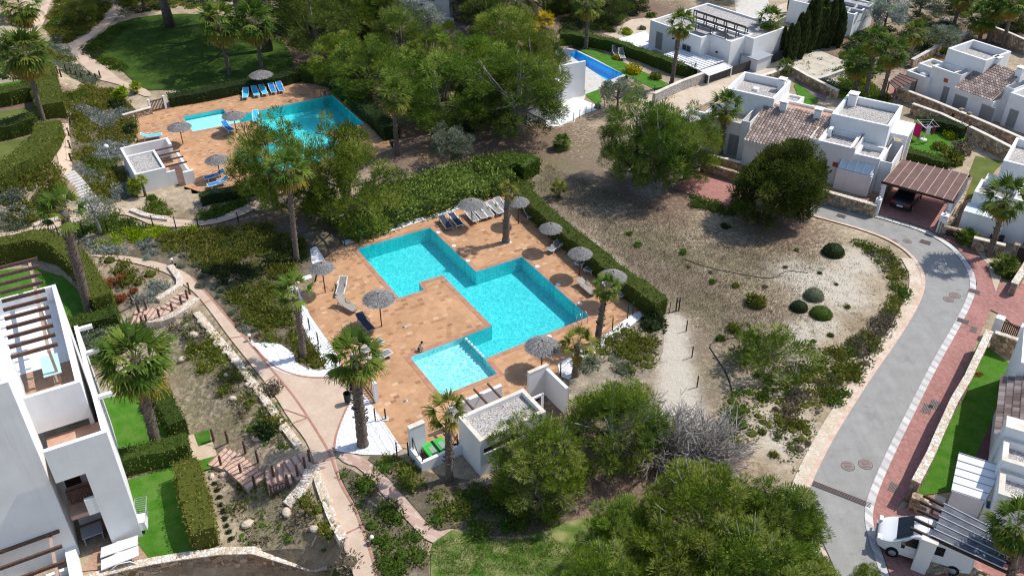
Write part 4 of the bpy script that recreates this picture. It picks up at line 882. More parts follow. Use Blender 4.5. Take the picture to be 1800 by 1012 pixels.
a0, av0 = H.L(m5(260, 740), 2.0); a1 = H.L(m5(575, 810), 2.0)[0]
b = MB(); b.box(a0, a1, av0, av0 + .2, 0, 2.0); b.box(a0, a0 + .2, av0 + .2, fv + .1, 0, 2.05); b.box(a1 - .2, a1, av0 + .2, fv + .3, 0, 2.1); b.build('wall', WHITE, H.t)
b = MB(); b.hexa([(a0 + .1, av0 + .1, 2.04), (a1 - .05, av0 + .1, 2.04), (a1 - .05, fv + .1, 2.7), (a0 + .1, fv + .1, 2.7)], [(a0 + .1, av0 + .1, 2.08), (a1 - .05, av0 + .1, 2.08), (a1 - .05, fv + .1, 2.74), (a0 + .1, fv + .1, 2.74)]); lean = b.build('lean_to_roof', CLEAR, H.t)
b = MB()
for k in range(5): x = a0 + .12 + (a1 - a0 - .3) * k / 4; b.bar((x, av0 + .05, 2.1), (x, fv + .1, 2.77), .09, .06)
b.build('glazing_bar', WPLAST, lean)
H.win('-v', fv - .005, fu + .35, fu + 1.15, .1, 2.3, GLASS, bars=0); H.plaque('-v', fv - .005, a0 - .35, 2.0)
pe = (e[1] + .02, e[1] + 1.5, e[3] - 3.6, e[3] - .4); b = MB(); b.box(pe[0], pe[1], pe[2], pe[3], 3.6, 3.95)
for x, y in ((pe[1] - .3, pe[2]), (pe[1] - .3, pe[3] - .3)): b.box(x, x + .29, y, y + .3, 0, 3.6)
b.build('porch', WHITE, H.t); H.win('+u', e[1] + .03, pe[2] + .6, pe[3] - .6, .1, 2.4, GLASS)
H.chimney(e[0] + .7, e[3] - .7, 4.4, 5.75, .38); H.win('+u', ru + 1.04, fv + 1.0, fv + 2.0, .8, 2.0)
b = MB(); b.box(-.45, .45, -.16, .16, 0, .75); ac = b.build('air_conditioner', WPLAST, H.t, loc=(fu + .35, e[2] - .8, 3.5), rz=R(90)); MB().tube([(-.1, -.17, .38), (-.1, -.15, .38)], .26, 14).build('fan_grille', BLACK, ac)
# ---- upper right villa
m6 = crop(1570, 50, 5.326)
H = House('villa', 'white villa with tall gravel roof block and brown tiled wing behind the stone street wall', 'house', m6(510, 710), -55)
e = H.av(5.2, [m6(510, 185), m6(755, 105)], [m6(865, 300), m6(1115, 220)], [m6(510, 185), m6(865, 300)], [m6(755, 105), m6(1115, 220)]); H.block(e, 0, 5.2, .8)
fu, fv = H.L(m6(370, 350), 3.7); fu2 = H.L(m6(590, 410), 3.8)[0]
H.block((fu2, fu2 + .8, fv - .1, e[2] + .4), 0, 3.8, .02, .1, None, cope=COPE); H.block((fu, fu2 - .01, fv, e[2] - .01), 0, 3.7, .55)
x0, y0 = H.L(m6(130, 395), 2.5); x1 = H.L(m6(345, 470), 2.5)[0]; H.block((x0, x1, y0, y0 + 2.6), 0, 2.5, .35); H.block((H.L(m6(245, 325), 3.1)[0], fu - .01, fv + .9, fv + 3.4), 0, 3.1, .4)
b = MB(); b.ball((0, 0, .1), (.5, .5, .22), 12, 6); b.build('roof_dome', WPLAST, H.t, loc=((x0 + x1) / 2, y0 + 1.2, 2.2))
r0 = H.L(m6(575, 560), 2.6); ru = H.L(m6(1050, 555), 3.6)[0]; vr = H.L(m6(905, 315), 4.5)[1]
H.tileroof(fu2 + .85, ru - .02, r0[1], vr, 2.65, 4.5); H.block((fu2 + .82, ru - .02, r0[1] + .45, vr), 0, 2.4, .01, .1, None)
H.block((ru, ru + .9, H.L(m6(1050, 555), 3.6)[1], vr + 1), 0, 3.75, .02, .1, None, cope=COPE); H.block((ru + .91, ru + 5, H.L(m6(1100, 600), 3.5)[1], vr + .5), 0, 3.5, .45)
fv2 = H.L(m6(1100, 600), 3.5)[1]
H.win('-v', fv - .01, H.L(m6(470, 540), 2.1)[0], H.L(m6(545, 560), 2.1)[0], .05, 2.1, SHUTTER); H.win('-v', r0[1] + .43, H.L(m6(590, 610), 1.9)[0], H.L(m6(715, 650), 1.9)[0], .1, 1.9, SHUTTER, bars=0)
H.win('-v', r0[1] + .43, H.L(m6(845, 700), 1.9)[0], H.L(m6(970, 745), 1.9)[0], .05, 1.9, SHUTTER, bars=0); H.win('-v', fv2 - .01, H.L(m6(1070, 760), 2)[0], H.L(m6(1165, 785), 2)[0], .05, 2.0, SHUTTER, bars=0)
H.win('-v', y0 - .012, x0 + .9, x0 + 1.5, .05, 2.0, SHUTTER, bars=0)
for p, z in ((m6(430, 512), 2.7), (m6(555, 595), 2.1), (m6(740, 658), 2.1)): H.plaque('-v', fv - .012, H.L(p, z)[0], z)
H.chimney(*H.L(m6(955, 350), 4.2), 3.7, 5.2); H.chimney(H.L(m6(1225, 430), 4.2)[0], vr - .4, 3.7, 5.2)
# ---- modern house with roof slats
m7 = crop(1120, 0, 6.746)
H = House('modern_house', 'white modern house with rows of grey slats on its gravel roof beside the palm', 'house', m7(1075, 760), -50)
e1 = H.av(3.4, [m7(830, 400)], [m7(1105, 495), m7(1255, 455)], [m7(830, 400), m7(1105, 495)], [m7(1255, 455)])
x1 = H.L(m7(1400, 350), 3.4)[0]; vB = H.L(m7(1400, 340), 3.4)[1]; x2 = H.L(m7(1285, 230), 3.4)[0]; xl, vl = H.L(m7(375, 95), 3.4); xl2, vl2 = H.L(m7(160, 240), 3.4); vt = H.L(m7(690, 0), 3.4)[1]; xr2, v2 = H.L(m7(1055, 75), 3.4)
H.block((e1[0], e1[1], e1[2], e1[3] + 2), 0, 3.4, .2, .22); H.block((xl2, e1[0] + .5, vl2, e1[3] + .6), 0, 3.4, .22, .22)
H.block((xl2 + .4, e1[1] + 1.2, e1[3] + .61, vt), 0, 3.5, .22, .22); H.block((xl2 - .9, xl2 + .5, vl2 + 3.2, vl2 + 5.0), 0, 2.9, .3)
for r, (p, q_) in enumerate((((700, 140), (1290, 345)), ((700, 210), (1180, 385)), ((730, 290), (1050, 420)))):
    A = H.L(m7(*p), 3.9); B = H.L(m7(*q_), 3.9); s = B[0] - A[0]; n = int(s / 1.5); b = MB(); v = (A[1] + B[1]) / 2
    b.hexa([(A[0], v - .3, 4.2), (B[0], v - .3, 4.2), (B[0], v + .3, 3.75), (A[0], v + .3, 3.75)], [(A[0], v - .3, 4.26), (B[0], v - .3, 4.26), (B[0], v + .3, 3.81), (A[0], v + .3, 3.81)])
    for k in range(n + 1): x = A[0] + s * k / n; b.box(x - .05, x + .05, v - .28, v - .2, 3.3, 4.15); b.box(x - .05, x + .05, v + .2, v + .28, 3.3, 3.78)
    b.build('roof_slat_row', mat('dark slat', (.07, .07, .075), (.11, .11, .115)), H.t)
wu = H.L(m7(205, 395), 2.2)[0]; H.win('-v', vl2 - .012, wu, wu + 1.0, .3, 2.35, SHUTTER, bars=0); wu = H.L(m7(420, 480), 2.2)[0]; H.win('-v', vl2 - .012, wu, wu + .5, .1, 2.2, GLASS, bars=0); H.win('-v', vl2 - .012, wu + 1.1, wu + 2.4, .9, 2.0, GLASS)
for p, z, f in (((350, 485), 2.2, '-v'), ((940, 620), 1.7, '-v')):
    b = MB(); v = vl2 if p[0] < 500 else e1[2]; u = H.L(m7(*p), z)[0]; b.box(u - .12, u + .12, v - .14, v - .012, z - .08, z + .08); b.build('wall_lamp', BLACK, H.t)
# its white awnings
p = [m7(300, 650), m7(575, 570), m7(1030, 720), m7(730, 830)]
def canopy(name, label, pz, z, m, ribs, bm, th=.06, legs=True, cat='canopy', rib_axis=0, lm=None, rw=.07):
    P = [U(*q_, zz) for q_, zz in zip(pz, z)]; t = thing(name, label, cat, (*P[0][:2], 0)); o = P[0].copy(); o[2] = 0; P = [q_ - o for q_ in P]
    b = MB(); b.hexa([q_ - (0, 0, th) for q_ in P], P); b.build('cover_panel', m, t)
    for k in range(ribs):
        f = k / (ribs - 1)
        a, c = (P[0] * (1 - f) + P[1] * f, P[3] * (1 - f) + P[2] * f) if rib_axis == 0 else (P[0] * (1 - f) + P[3] * f, P[1] * (1 - f) + P[2] * f)
        x = MB(); d = (c - a) * .02; x.bar(a - d + (0, 0, .03), c + d + (0, 0, .03), rw, .05); x.build('rafter', bm, t)
    if legs:
        for q_ in P: x = MB(); c = P[0] * .25 + P[1] * .25 + P[2] * .25 + P[3] * .25; w_ = q_ * .96 + c * .04; x.box(w_[0] - .06, w_[0] + .06, w_[1] - .06, w_[1] + .06, 0, w_[2] - th); x.build('post', lm or bm, t)
    return t
canopy('awning', 'large white ribbed awning over the patio of the modern house', p, [1.3] * 4, WPLAST, 9, mat('pale rib', (.55, .56, .58)), lm=WPLAST, rw=.04)
canopy('awning', 'smaller plain white awning at the end of the ribbed one by the dark fence', [m7(735, 835), m7(1030, 745), m7(1130, 800), m7(850, 900)], [1.15] * 4, WPLAST, 2, WPLAST)
b = thing('shed', 'grey roofed garden shed behind the dark fence beside the modern house', 'shed', G(*m7(1210, 790)), R(-50)); q_ = b
MB().box(0, 2.4, 0, 2.6, 0, 1.4).build('wall', mat('shed panel', (.62, .64, .66)), q_); MB().box(-.1, 2.5, -.1, 2.7, 1.4, 1.5).build('roof', GREYMETAL, q_)
# ---- far white house top right
m8 = crop(1350, 0, 6.746)
H = House('modern_house', 'long white flat roofed house at the top edge behind the cypress row', 'house', m8(1000, 365), -42)
hz = 2.9; c0 = H.L(m8(1025, 175), hz); ul = H.L(m8(250, 0), hz)[0]; vb = H.L(m8(1285, 40), hz)[1]
H.block((ul, c0[0], c0[1], vb), 0, hz, .2, .2)
for k in range(4):
    b = MB(); u = ul + 2 + k * 1.9; b.box(u, u + 1.5, c0[1] + 1.2, c0[1] + 1.6, hz - .1, hz + .25); b.box(u, u + 1.5, c0[1] + 3.2, c0[1] + 3.6, hz - .1, hz + .25); b.build('roof_unit', GREYMETAL, H.t)
b = MB(); u = H.L(m8(680, 225), 2)[0]; b.box(u, u + 2.3, c0[1] - 1.0, c0[1] - .02, 1.75, 1.9); b.build('canopy', GREYMETAL, H.t); H.win('-v', c0[1] - .012, u + .3, u + 1.9, .1, 1.7, SHUTTER)
for k in (.25, .6):
    v = c0[1] + (vb - c0[1]) * k; b = MB(); b.tube([(c0[0], v, 1.6), (c0[0] + .35, v, 1.9), (c0[0] + .5, v, 1.88)], .035, 5); b.build('wall_lamp', BLACK, H.t)
# ---- white house beyond the pines, top centre
H = House('modern_house', 'white house with sunlit slotted wall at the top edge beyond the pine trees', 'house', (726, 30), -20)
H.block((-8.5, 0, 0, 9), 0, 5.5, .3); H.block((.02, 5.5, -.5, 8), 0, 5.0, .3); H.block((5.55, 9.5, .6, 7), 0, 6.5, .3, wm=MT('stone wall'))
for u, z in ((.8, 3.6), (1.7, 4.1), (.9, 1.8), (2.6, 2.6), (3.3, 1.2)): H.win('-v', -.512, u, u + .9, z, z + .3, GLASS, bars=0)
H.box('garden_wall', WHITE, (5.2, 6.5, -1.6, -1.4), 0, 1.0); H.box('window', GREYMETAL, (8.1, 8.9, .5, .6), .5, 5.0)
# ---- white villa by the blue pool, mostly behind the pine
m9 = crop(920, 30, 5.327)
H = House('modern_house', 'white villa by the blue pool mostly hidden behind the big pine', 'house', m9(565, 740), -38)
A = U(1026, 168); hz = lift(A, 1027, 107)[2]; B_ = U(1008, 111, hz); d_ = (B_ - np.array([A[0], A[1], hz]))[:2]; d_ /= np.linalg.norm(d_); H.t.rotation_euler.z = math.atan2(d_[1], d_[0]); H.t.location = A; H.o = A; H.a = H.t.rotation_euler.z; H.cu = d_; H.cv = np.array([-d_[1], d_[0]])
H.box('wall', WHITE, (0, 3.2, -.12, .12), 0, hz)
q1, q2 = H.L((928, 54), 3.2), H.L((985, 73), 3.2)
e = (min(q1[0], q2[0]), max(q1[0], q2[0]) , min(q1[1], q2[1]) , max(q1[1], q2[1])); s_ = 1
H.block((5.01, max(9, e[1]), -1.5, 4), 0, hz, .25)
# ---- villa at the right edge
mA = crop(1640, 220, 4.6)
H = House('villa', 'white villa at the right edge with low gravel roofs behind the tall palm', 'house', mA(545, 910), -35)
c0 = H.L(mA(570, 285), 5.0); vb = H.L(mA(680, 100), 5.0)[1]; H.block((c0[0], c0[0] + 9, c0[1], vb), 0, 5.0, .7)
l0 = H.L(mA(335, 535), 3.2); H.block((l0[0], l0[0] + 3.8, l0[1], c0[1] - .6), 0, 3.2, .4); H.block((l0[0] + .3, c0[0] + 3, c0[1] - .59, c0[1] - .01), 0, 3.3, .05)
H.box('parapet', COPE, (l0[0] + .2, l0[0] + .9, c0[1] - .2, c0[1] + 1.2), 0, 3.0)
a0 = H.L(mA(250, 690), 2.1); a1 = H.L(mA(580, 775), 2.1)[0]; H.block((a0[0], a1, a0[1], l0[1] - .02), 0, 2.1, .02, .1, CLEAR); H.block((a1 + .02, a1 + 7, l0[1] - .9, c0[1] - 1), 0, 3.9, .4); H.block((l0[0] + 3.82, a1 + .02, l0[1] + .1, c0[1] - .3), 0, 3.5, .4)
H.win('-v', l0[1] - .92, a1 + 1.8, a1 + 2.8, .1, 2.2, SHUTTER); b = MB(); b.box(a1 - .6, a1 + .4, a0[1] - .5, a0[1] + .3, .02, .75); b.build('bin_store', BLACK, H.t)
# ---- villa lower right
mB = crop(1660, 640, 3.893)
H = House('villa', 'white villa at the lower right edge with brown tiled roof and white lean-to', 'house', mB(45, 930), -27)
lz = 2.0; L0 = H.L(mB(58, 870), lz); L1 = H.L(mB(275, 935), lz); L2 = H.L(mB(165, 628), 2.7)
H.block((L0[0], L1[0] - .02, L0[1], L0[1] + .25), 0, lz, .01, .08, None); H.block((L1[0] + .05, L1[0] + 3.5, L0[1] - .3, L0[1] + .5), 0, 1.8, .02, .1, None)
b = MB(); b.hexa([(L0[0] - .1, L0[1] - .05, lz + .03), (L1[0], L0[1] - .05, lz + .03), (L1[0] + .6, L2[1], 2.68), (L0[0] - .1, L2[1], 2.68)], [(L0[0] - .1, L0[1] - .05, lz + .08), (L1[0], L0[1] - .05, lz + .08), (L1[0] + .6, L2[1], 2.73), (L0[0] - .1, L2[1], 2.73)]); ln = b.build('lean_to_roof', WPLAST, H.t)
for k in range(6): b = MB(); v = L0[1] + (L2[1] - L0[1]) * k / 5; z = lz + .10 + .65 * k / 5; b.bar((L0[0] - .1, v, z), (L1[0] + .6 * k / 5, v, z), .04, .03); b.build('glazing_bar', GREYMETAL, ln)
B1_ = H.L(mB(370, 880), 3.3); H.block((B1_[0], B1_[0] + 6, B1_[1], B1_[1] + 2.0), 0, 3.3, .45, .3, cope=COPE); B2_ = H.L(mB(395, 660), 3.9); H.block((B2_[0], B2_[0] + 6, B1_[1] + 2.01, B2_[1] + 2.1), 0, 3.9, .5, .3, cope=COPE)
P_ = H.L(mB(440, 375), 5.0); H.block((P_[0], P_[0] + 6, B2_[1] + 2.12, P_[1] + .8), 0, 4.6, .05, .5, None, cope=COPE)
R0 = H.L(mB(325, 475), 3.2); R1 = H.L(mB(480, 110), 3.2)
# tiled slope falls towards -u
b = MB(); s0 = H.k; n = int((R1[1] - R0[1]) / .075); rows = 11; vs = []; uv = []; fs = []
for r in range(rows):
    for e_ in (0, 1):
        f = (r + e_) / rows
        for i in range(n + 1): vs.append((R0[0] + .1 + 4.2 * f, R0[1] + (R1[1] - R0[1]) * i / n, 3.2 + 1.7 * f + (.05 if e_ == 0 else 0) + .055 * math.cos(i * math.pi / 2))); uv.append((i / 4 + .5, r + .5))
for r in range(rows):
    for i in range(n): a = 2 * r * (n + 1) + i; fs.append((a, a + n + 1, a + n + 2, a + 1))
me = bpy.data.meshes.new('tiled_roof'); me.from_pydata(vs, [], fs); l = me.uv_layers.new()
for p_ in me.polygons:
    for li in p_.loop_indices: l.data[li].uv = uv[min(p_.vertices)]
link('tiled_roof', me, MT('roof tiles'), H.t); H.block((R0[0] + .6, R0[0] + 5, R0[1] + .2, R1[1] - .05), 0, 3.0, .01, .1, None); H.block((R0[0] + .9, R0[0] + 6, R1[1] + .05, R1[1] + 4.2), 0, 4.6, .3)
# ---- pool house by the main pool
mC = crop(680, 600, 4.218)
H = House('pool_house', 'small white pool house with gravel roof beside the main pool, palm at its corner', 'pool house', mC(700, 1000), 33)
hz = 2.9; c0 = H.L(mC(690, 740), hz); ul, vb = H.L(mC(545, 550), hz); ur, vr = H.L(mC(1010, 345), hz); ur2 = H.L(mC(1160, 510), hz)
H.block((c0[0], max(ur, ur2[0]) , c0[1], (vb + vr) / 2), 0, hz, .32, .26, cope=COPE)
vb = (vb + vr) / 2; b = MB(); u = H.L(mC(725, 800), 2.2)[0]; b.box(u, u + 3, c0[1] - .03, c0[1] + .02, 1.85, 2.15); b.build('window', BLACK, H.t); b = MB(); b.box(u - .05, u + 3.05, c0[1] - .12, c0[1] - .014, 1.74, 1.83); b.build('sill', WHITE, H.t)
for p_, e_ in ((mC(555, 395), mC(630, 490)), (mC(650, 350), mC(735, 450)), (mC(750, 310), mC(840, 410))):
    A = H.L(p_, 2.55); E = H.L(e_, 2.55); b = MB(); b.bar((E[0], vb + .02, 2.55), (E[0], A[1], 2.55), .09, .15); b.build('pergola_beam', WOOD, H.t)
w0 = H.L(mC(485, 455), 1.9); w1 = H.L(mC(840, 312), 1.9); b = MB(); b.box(w0[0] - .4, w1[0], w1[1] - .25, w1[1], 0, 1.9); b.build('screen_wall', WHITE, H.t)
t0 = H.L(mC(1030, 215), 2.4); t1 = H.L(mC(1165, 175), 2.4); t2 = H.L(mC(1330, 330), 2.4)
b = MB(); b.box(t0[0], t1[0] + .2, t1[1] - .22, t1[1], 0, 2.4); b.box(t1[0], t1[0] + .22, t2[1], t1[1] - .221, 0, 2.2); b.build('screen_wall', WHITE, H.t)
b = MB(); b.box(t0[0] - .02, t1[0] + .22, t1[1] - .24, t1[1] + .02, 2.4, 2.46); b.build('coping', COPE, H.t)
b = MB(); x = H.L(mC(1155, 385), 2.3); b.bar((max(ur, ur2[0]) + .01, x[1], 2.25), (x[0], x[1], 2.25), .12); b.box(x[0] - .06, x[0] + .06, x[1] - .06, x[1] + .06, 0, 2.31); b.build('gate_frame', WPLAST, H.t)
y0, yv = H.L(mC(265, 965), .0); yl, yb = H.L(mC(165, 790), .75); b = MB()
b.box(y0 - .05, c0[0] - .01, yv - .05, yv + .17, -.1, .75); b.box(y0 - .05, y0 + .17, yv + .171, yb + .2, -.1, .75); b.build('yard_wall', WHITE, H.t)
p0 = H.L(mC(135, 610), 2.3); p1 = H.L(mC(245, 560), 2.3); b = MB(); b.box(p0[0], p1[0], yb - .1, yb + .2, 0, 2.3); b.build('screen_wall', WHITE, H.t); b = MB(); b.box(p0[0] - .02, p1[0] + .02, yb - .12, yb + .22, 2.3, 2.36); b.build('coping', COPE, H.t)
for u, v in ((y0 + .1, yv + .1), (y0 + .1, yb - .2), (c0[0] - .2, yv + .1)): b = MB(); b.bar((u, v, .7), (u, v, 1.7), .05); b.build('railing_post', BLACK, H.t)
for a_, c_ in (((y0 + .1, yb - .2, 1.7), (y0 + .1, yb - .9, .8)), ((c0[0] - .2, yv + .1, 1.6), (c0[0] - .7, yv + .1, .8))): b = MB(); b.bar(a_, c_, .035); b.build('railing_brace', BLACK, H.t)
HP = H; YP = (y0, c0[0], yv, yb)
b = MB(); b.box(y0 + .2, c0[0] - .05, yv + .2, yb - .2, .0, .05); b.build('yard_floor', mat('dark red terrace'), H.t)
b = thing('cushion_stack', 'bright green sunbed cushions in the yard beside the main pool house', 'cushions', H.o + np.array([*(H.cu * (y0 + .75) + H.cv * (yv + .35)), 0]), H.a)
for x, m_ in ((0, GREENMAT), (.62, BLACK), (.78, GREENMAT)): q_ = MB(); w_ = .60 if m_ is GREENMAT else .14; q_.box(x, x + w_, 0, 1.15, .35, .52); q_.build('cushion' if m_ is GREENMAT else 'strap', m_, b)
q_ = MB(); q_.box(.05, 1.35, .05, 1.1, .05, .345); q_.build('base', DARKWOOD, b)
q_ = MB(); q_.box(.22, .55, .12, .75, .522, .545); q_.box(.92, 1.25, .12, .8, .522, .545); q_.build('mesh_panel', mat('grey mesh', (.27, .33, .27)), b)
# ---- pool house by the second pool
mD = crop(200, 140, 4.6)
H = House('pool_house', 'white pool house with gravel roof and four brown beams at the second pool', 'pool house', mD(185, 860), 31)
hz = 1.9; c0 = H.L(mD(170, 770), hz); u1 = H.L(mD(420, 715), hz)[0]; v1 = H.L(mD(90, 620), hz)[1]
H.block((c0[0], u1, c0[1], v1), 0, hz, .22, .2)
o0 = H.L(mD(35, 555), 1.9); o1 = H.L(mD(440, 475), 1.9); b = MB(); b.box(c0[0], o1[0], o0[1] - .2, o0[1], 0, 1.9); b.box(c0[0], c0[0] + .2, v1 + .01, o0[1] - .201, 0, 1.85); b.box(o1[0] - .25, o1[0], o0[1] - 1.6, o0[1] - .201, 0, 1.88); b.build('screen_wall', WHITE, H.t)
for k in range(4): b = MB(); f = k / 3; v = c0[1] + .25 + (v1 - c0[1] - .4) * (1 - f) + .2; b.bar((u1 + .01, v, 1.75), (u1 + 2.0, v, 1.75), .09, .13); b.build('pergola_beam', WOOD, H.t)
x0 = H.L(mD(450, 850), 1.3); b = MB(); b.box(u1 + .01, u1 + .75, c0[1], c0[1] + .2, 0, 1.4); b.box(u1 + 1.75, u1 + 1.95, c0[1] - .3, v1 - .4, 0, 1.35); b.box(u1 + 1.3, u1 + 2.2, c0[1] - .6, c0[1] - .32, 0, 1.3); b.build('screen_wall', WHITE, H.t)
b = MB(); b.box(u1 + .02, u1 + 1.74, c0[1] + .21, v1, .0, .05); b.build('yard_floor', TERRA, H.t)
# ---- apartment building lower left
mE = crop(0, 600, 5.621); H = House('apartment_building', 'white stepped apartment building with roof terraces and brown pergolas at the left', 'apartment building', (247.5, 944), 29, -1.2)
z = 8.15; fr = H.L((187, 759), z); fl = H.L((75, 790), z); bk = H.L((123, 575), z); V0 = fr[1]; U1 = fr[0]; U0 = fl[0]; VB = bk[1]
def fv_(p, V=None): # point on the front plane v=V0 -> (u, z)
    d = ray(*p); o = np.array([0, 0, CH]) - H.o; dv = d[:2] @ H.cv; ov = o[:2] @ H.cv; t = ((V0 if V is None else V) - ov) / dv; q = o + t * d; return q[:2] @ H.cu, q[2]
mF = crop(0, 780, 4.361); a_ = fv_(mF(425, 300)); b_ = fv_(mF(655, 225)); c_ = fv_(mF(725, 408)); d_ = fv_(mF(565, 470)); e_ = fv_(mF(770, 520)); g_ = fv_(mF(595, 590)); k_ = fv_(mF(860, 785))
uo = b_[0]; zt = b_[1]; zs = c_[1]; zl = e_[1]
D = 2.6
b = MB(); b.box(uo, U1, V0, V0 + .25, 0, z); b.box(U0, uo - .003, V0, V0 + .25, zt, z - .003); b.box(U0 + .9, uo - .002, V0 + .02, V0 + .2, zl, zs); b.build('wall', WHITE, H.t)
b = MB(); b.box(U1 - .22, U1 + .003, V0 + .251, VB, 0, z); b.build('wall', WHITE, H.t); b = MB(); b.box(U0, U1 - .23, V0 + .3, V0 + 3.2, zs - 1.35, zs - 1.1); b.build('balcony_floor', TERRA, H.t)
b = MB(); b.box(U0, U1 - .23, V0 + D, V0 + D + .2, 0, 6.2); b.build('wall', WHITE, H.t)
b = MB(); b.box(U0, U1 - .23, V0 + .26, V0 + 3.3, zt + .25, zt + .4); b.build('terrace_floor', TERRA, H.t)
b = MB()
for k in range(9): x = U0 + .2 + k * (uo - U0 - .3) / 8; b.box(x - .04, x + .04, V0 + 1.2, V0 + 1.26, zs - 1.1, zs - .2)
b.box(U0 + .1, uo, V0 + 1.16, V0 + 1.3, zs - .2, zs - .1); b.build('balcony_railing', WOOD, H.t)
b = MB(); b.box(U0 + .1, U0 + .9, V0 + D - .06, V0 + D - .005, zs - 1.0, zs + 1.0); b.build('door', DARKWOOD, H.t)
b = MB(); b.box(uo - 1.4, uo - .3, V0 + .8, V0 + 1.7, .62, .68); 
for x in (uo - 1.35, uo - .4): b.box(x, x + .06, V0 + .85, V0 + 1.65, 0, .62)
b.build('patio_table', GREYMETAL, H.t)
pz0 = 7.25; pn = H.L(mE(345, 880), pz0); pm = H.L(mE(895, 700), pz0); VP = (pn[1] + pm[1]) / 2; ztop = 9.45; VPB = H.L((82, 503), ztop)[1]; UR = H.L((140, 669), ztop)[0]
b = MB(); b.box(U0 - .3, UR, VP, VP + .22, pz0 - .3, ztop); b.box(UR - .22, UR + .003, VP + .221, VPB, 0, ztop - .003); b.box(U0 - 1.5, UR - .23, VPB - .22, VPB - .002, 0, ztop - .006); b.build('wall', WHITE, H.t)
b = MB(); b.box(U0 - .3, UR - .23, VP + .23, VP + 3.6, 8.3, 8.42); b.build('terrace_floor', DECKWOOD, H.t); b = MB(); b.box(U0 - 3, UR - .23, VP + 3.61, VPB - .23, 8.3, 8.42); b.build('terrace_floor', WHITE, H.t)
b = MB(); tu, tv = H.L(mE(500, 230), 9.2); b.box(tu - .45, tu + .45, tv - .95, tv + .95, 9.15, 9.2); tb = b.build('table_top', MINT, H.t); b = MB(); b.box(tu - .04, tu + .04, tv - .8, tv - .72, 8.43, 9.15); b.box(tu - .04, tu + .04, tv + .72, tv + .8, 8.43, 9.15); b.build('leg', GREYMETAL, tb)
rz_ = 10.9; rf = [(59.6, 456), (62, 469), (68.5, 482.7), (73, 497), (77, 511), (82.7, 525), (87, 540), (93.4, 555), (98.8, 571), (105, 587), (110, 602)]
rv = [H.L(p, rz_) for p in rf]; ue = float(np.mean([p[0] for p in rv])); v0_, v1_ = rv[-1][1], rv[0][1]
for k in range(11): b = MB(); v = v1_ + (v0_ - v1_) * k / 10; b.bar((U0 - .28, v, rz_), (ue, v, rz_), .12, .2); b.build('pergola_rafter', WOOD, H.t)
b = MB(); b.bar((ue - .5, v0_ - .2, rz_ - .19), (ue - .5, v1_ + .2, rz_ - .19), .16, .16)
for v in (v0_, (v0_ + v1_) / 2, v1_): b.box(ue - .57, ue - .43, v - .07, v + .07, 8.4, rz_ - .28)
b.build('pergola_frame', WOODP, H.t)
# tall gable block to the left of it
zN = 12.6; n0 = H.L((14, 671), zN); H.block((n0[0] - 9, n0[0], n0[1], n0[1] + 5.0), 0, zN, .35, .3, 'roof gravel')
b = MB()
for p0_, p1_ in (((247, 750), (343, 985)),):
    pass
# lower terrace with the second pergola in front
kz = fv_((62, 1008), n0[1])[1] + 1.0; kr = [(97, 908), (103, 932), (110, 957), (117, 985)]; kv = [H.L(p, kz + 1.5) for p in kr]; kue = float(np.mean([p[0] for p in kv])); dv_ = (kv[0][1] - kv[3][1]) / 3
for k in range(6): b = MB(); v = kv[0][1] - dv_ * k; b.bar((kue - 4.5, v, kz + 1.5), (kue, v, kz + 1.5), .12, .2); b.build('pergola_rafter', WOOD, H.t)
b = MB(); b.bar((kue - .5, kv[0][1] + .4, kz + 1.3), (kue - .5, kv[0][1] - dv_ * 6, kz + 1.3), .16); b.box(kue - .57, kue - .43, kv[0][1] + .1, kv[0][1] + .25, kz - 1, kz + 1.2); b.box(kue - .57, kue - .43, kv[3][1] - .1, kv[3][1] + .05, kz - 1, kz + 1.2); b.build('pergola_frame', WOODP, H.t)
kp = H.L((121.5, 952), kz); b = MB(); b.box(kp[0] - .3, kp[0] + .25, kp[1] - 4, kp[1], 0, kz); b.build('wall', WHITE, H.t); b = MB(); b.box(kp[0] - 6, kp[0] - .31, kp[1] - 4, n0[1] - .01, kz - 1.2, kz - 1.0); b.build('terrace_floor', TERRA, H.t)
b = MB(); b.box(kp[0] - 2.5, kp[0] - .31, n0[1] - 1.2, n0[1] - 1.0, kz - 1, kz - .3); b.build('wall', WHITE, H.t)
for k, v in enumerate((VP + .1, V0 + (VB - V0) * .72, VB - .3)): b = MB(); b.box(U1 + .005, U1 + .75, v - .12, v + .12, z - .22, z - .02); b.build('beam_end', WHITE, H.t)
sheet('timber_deck', [(168, 966), (245, 944), (268, 995), (250, 1040), (160, 1040)], DECKWOOD, .06)
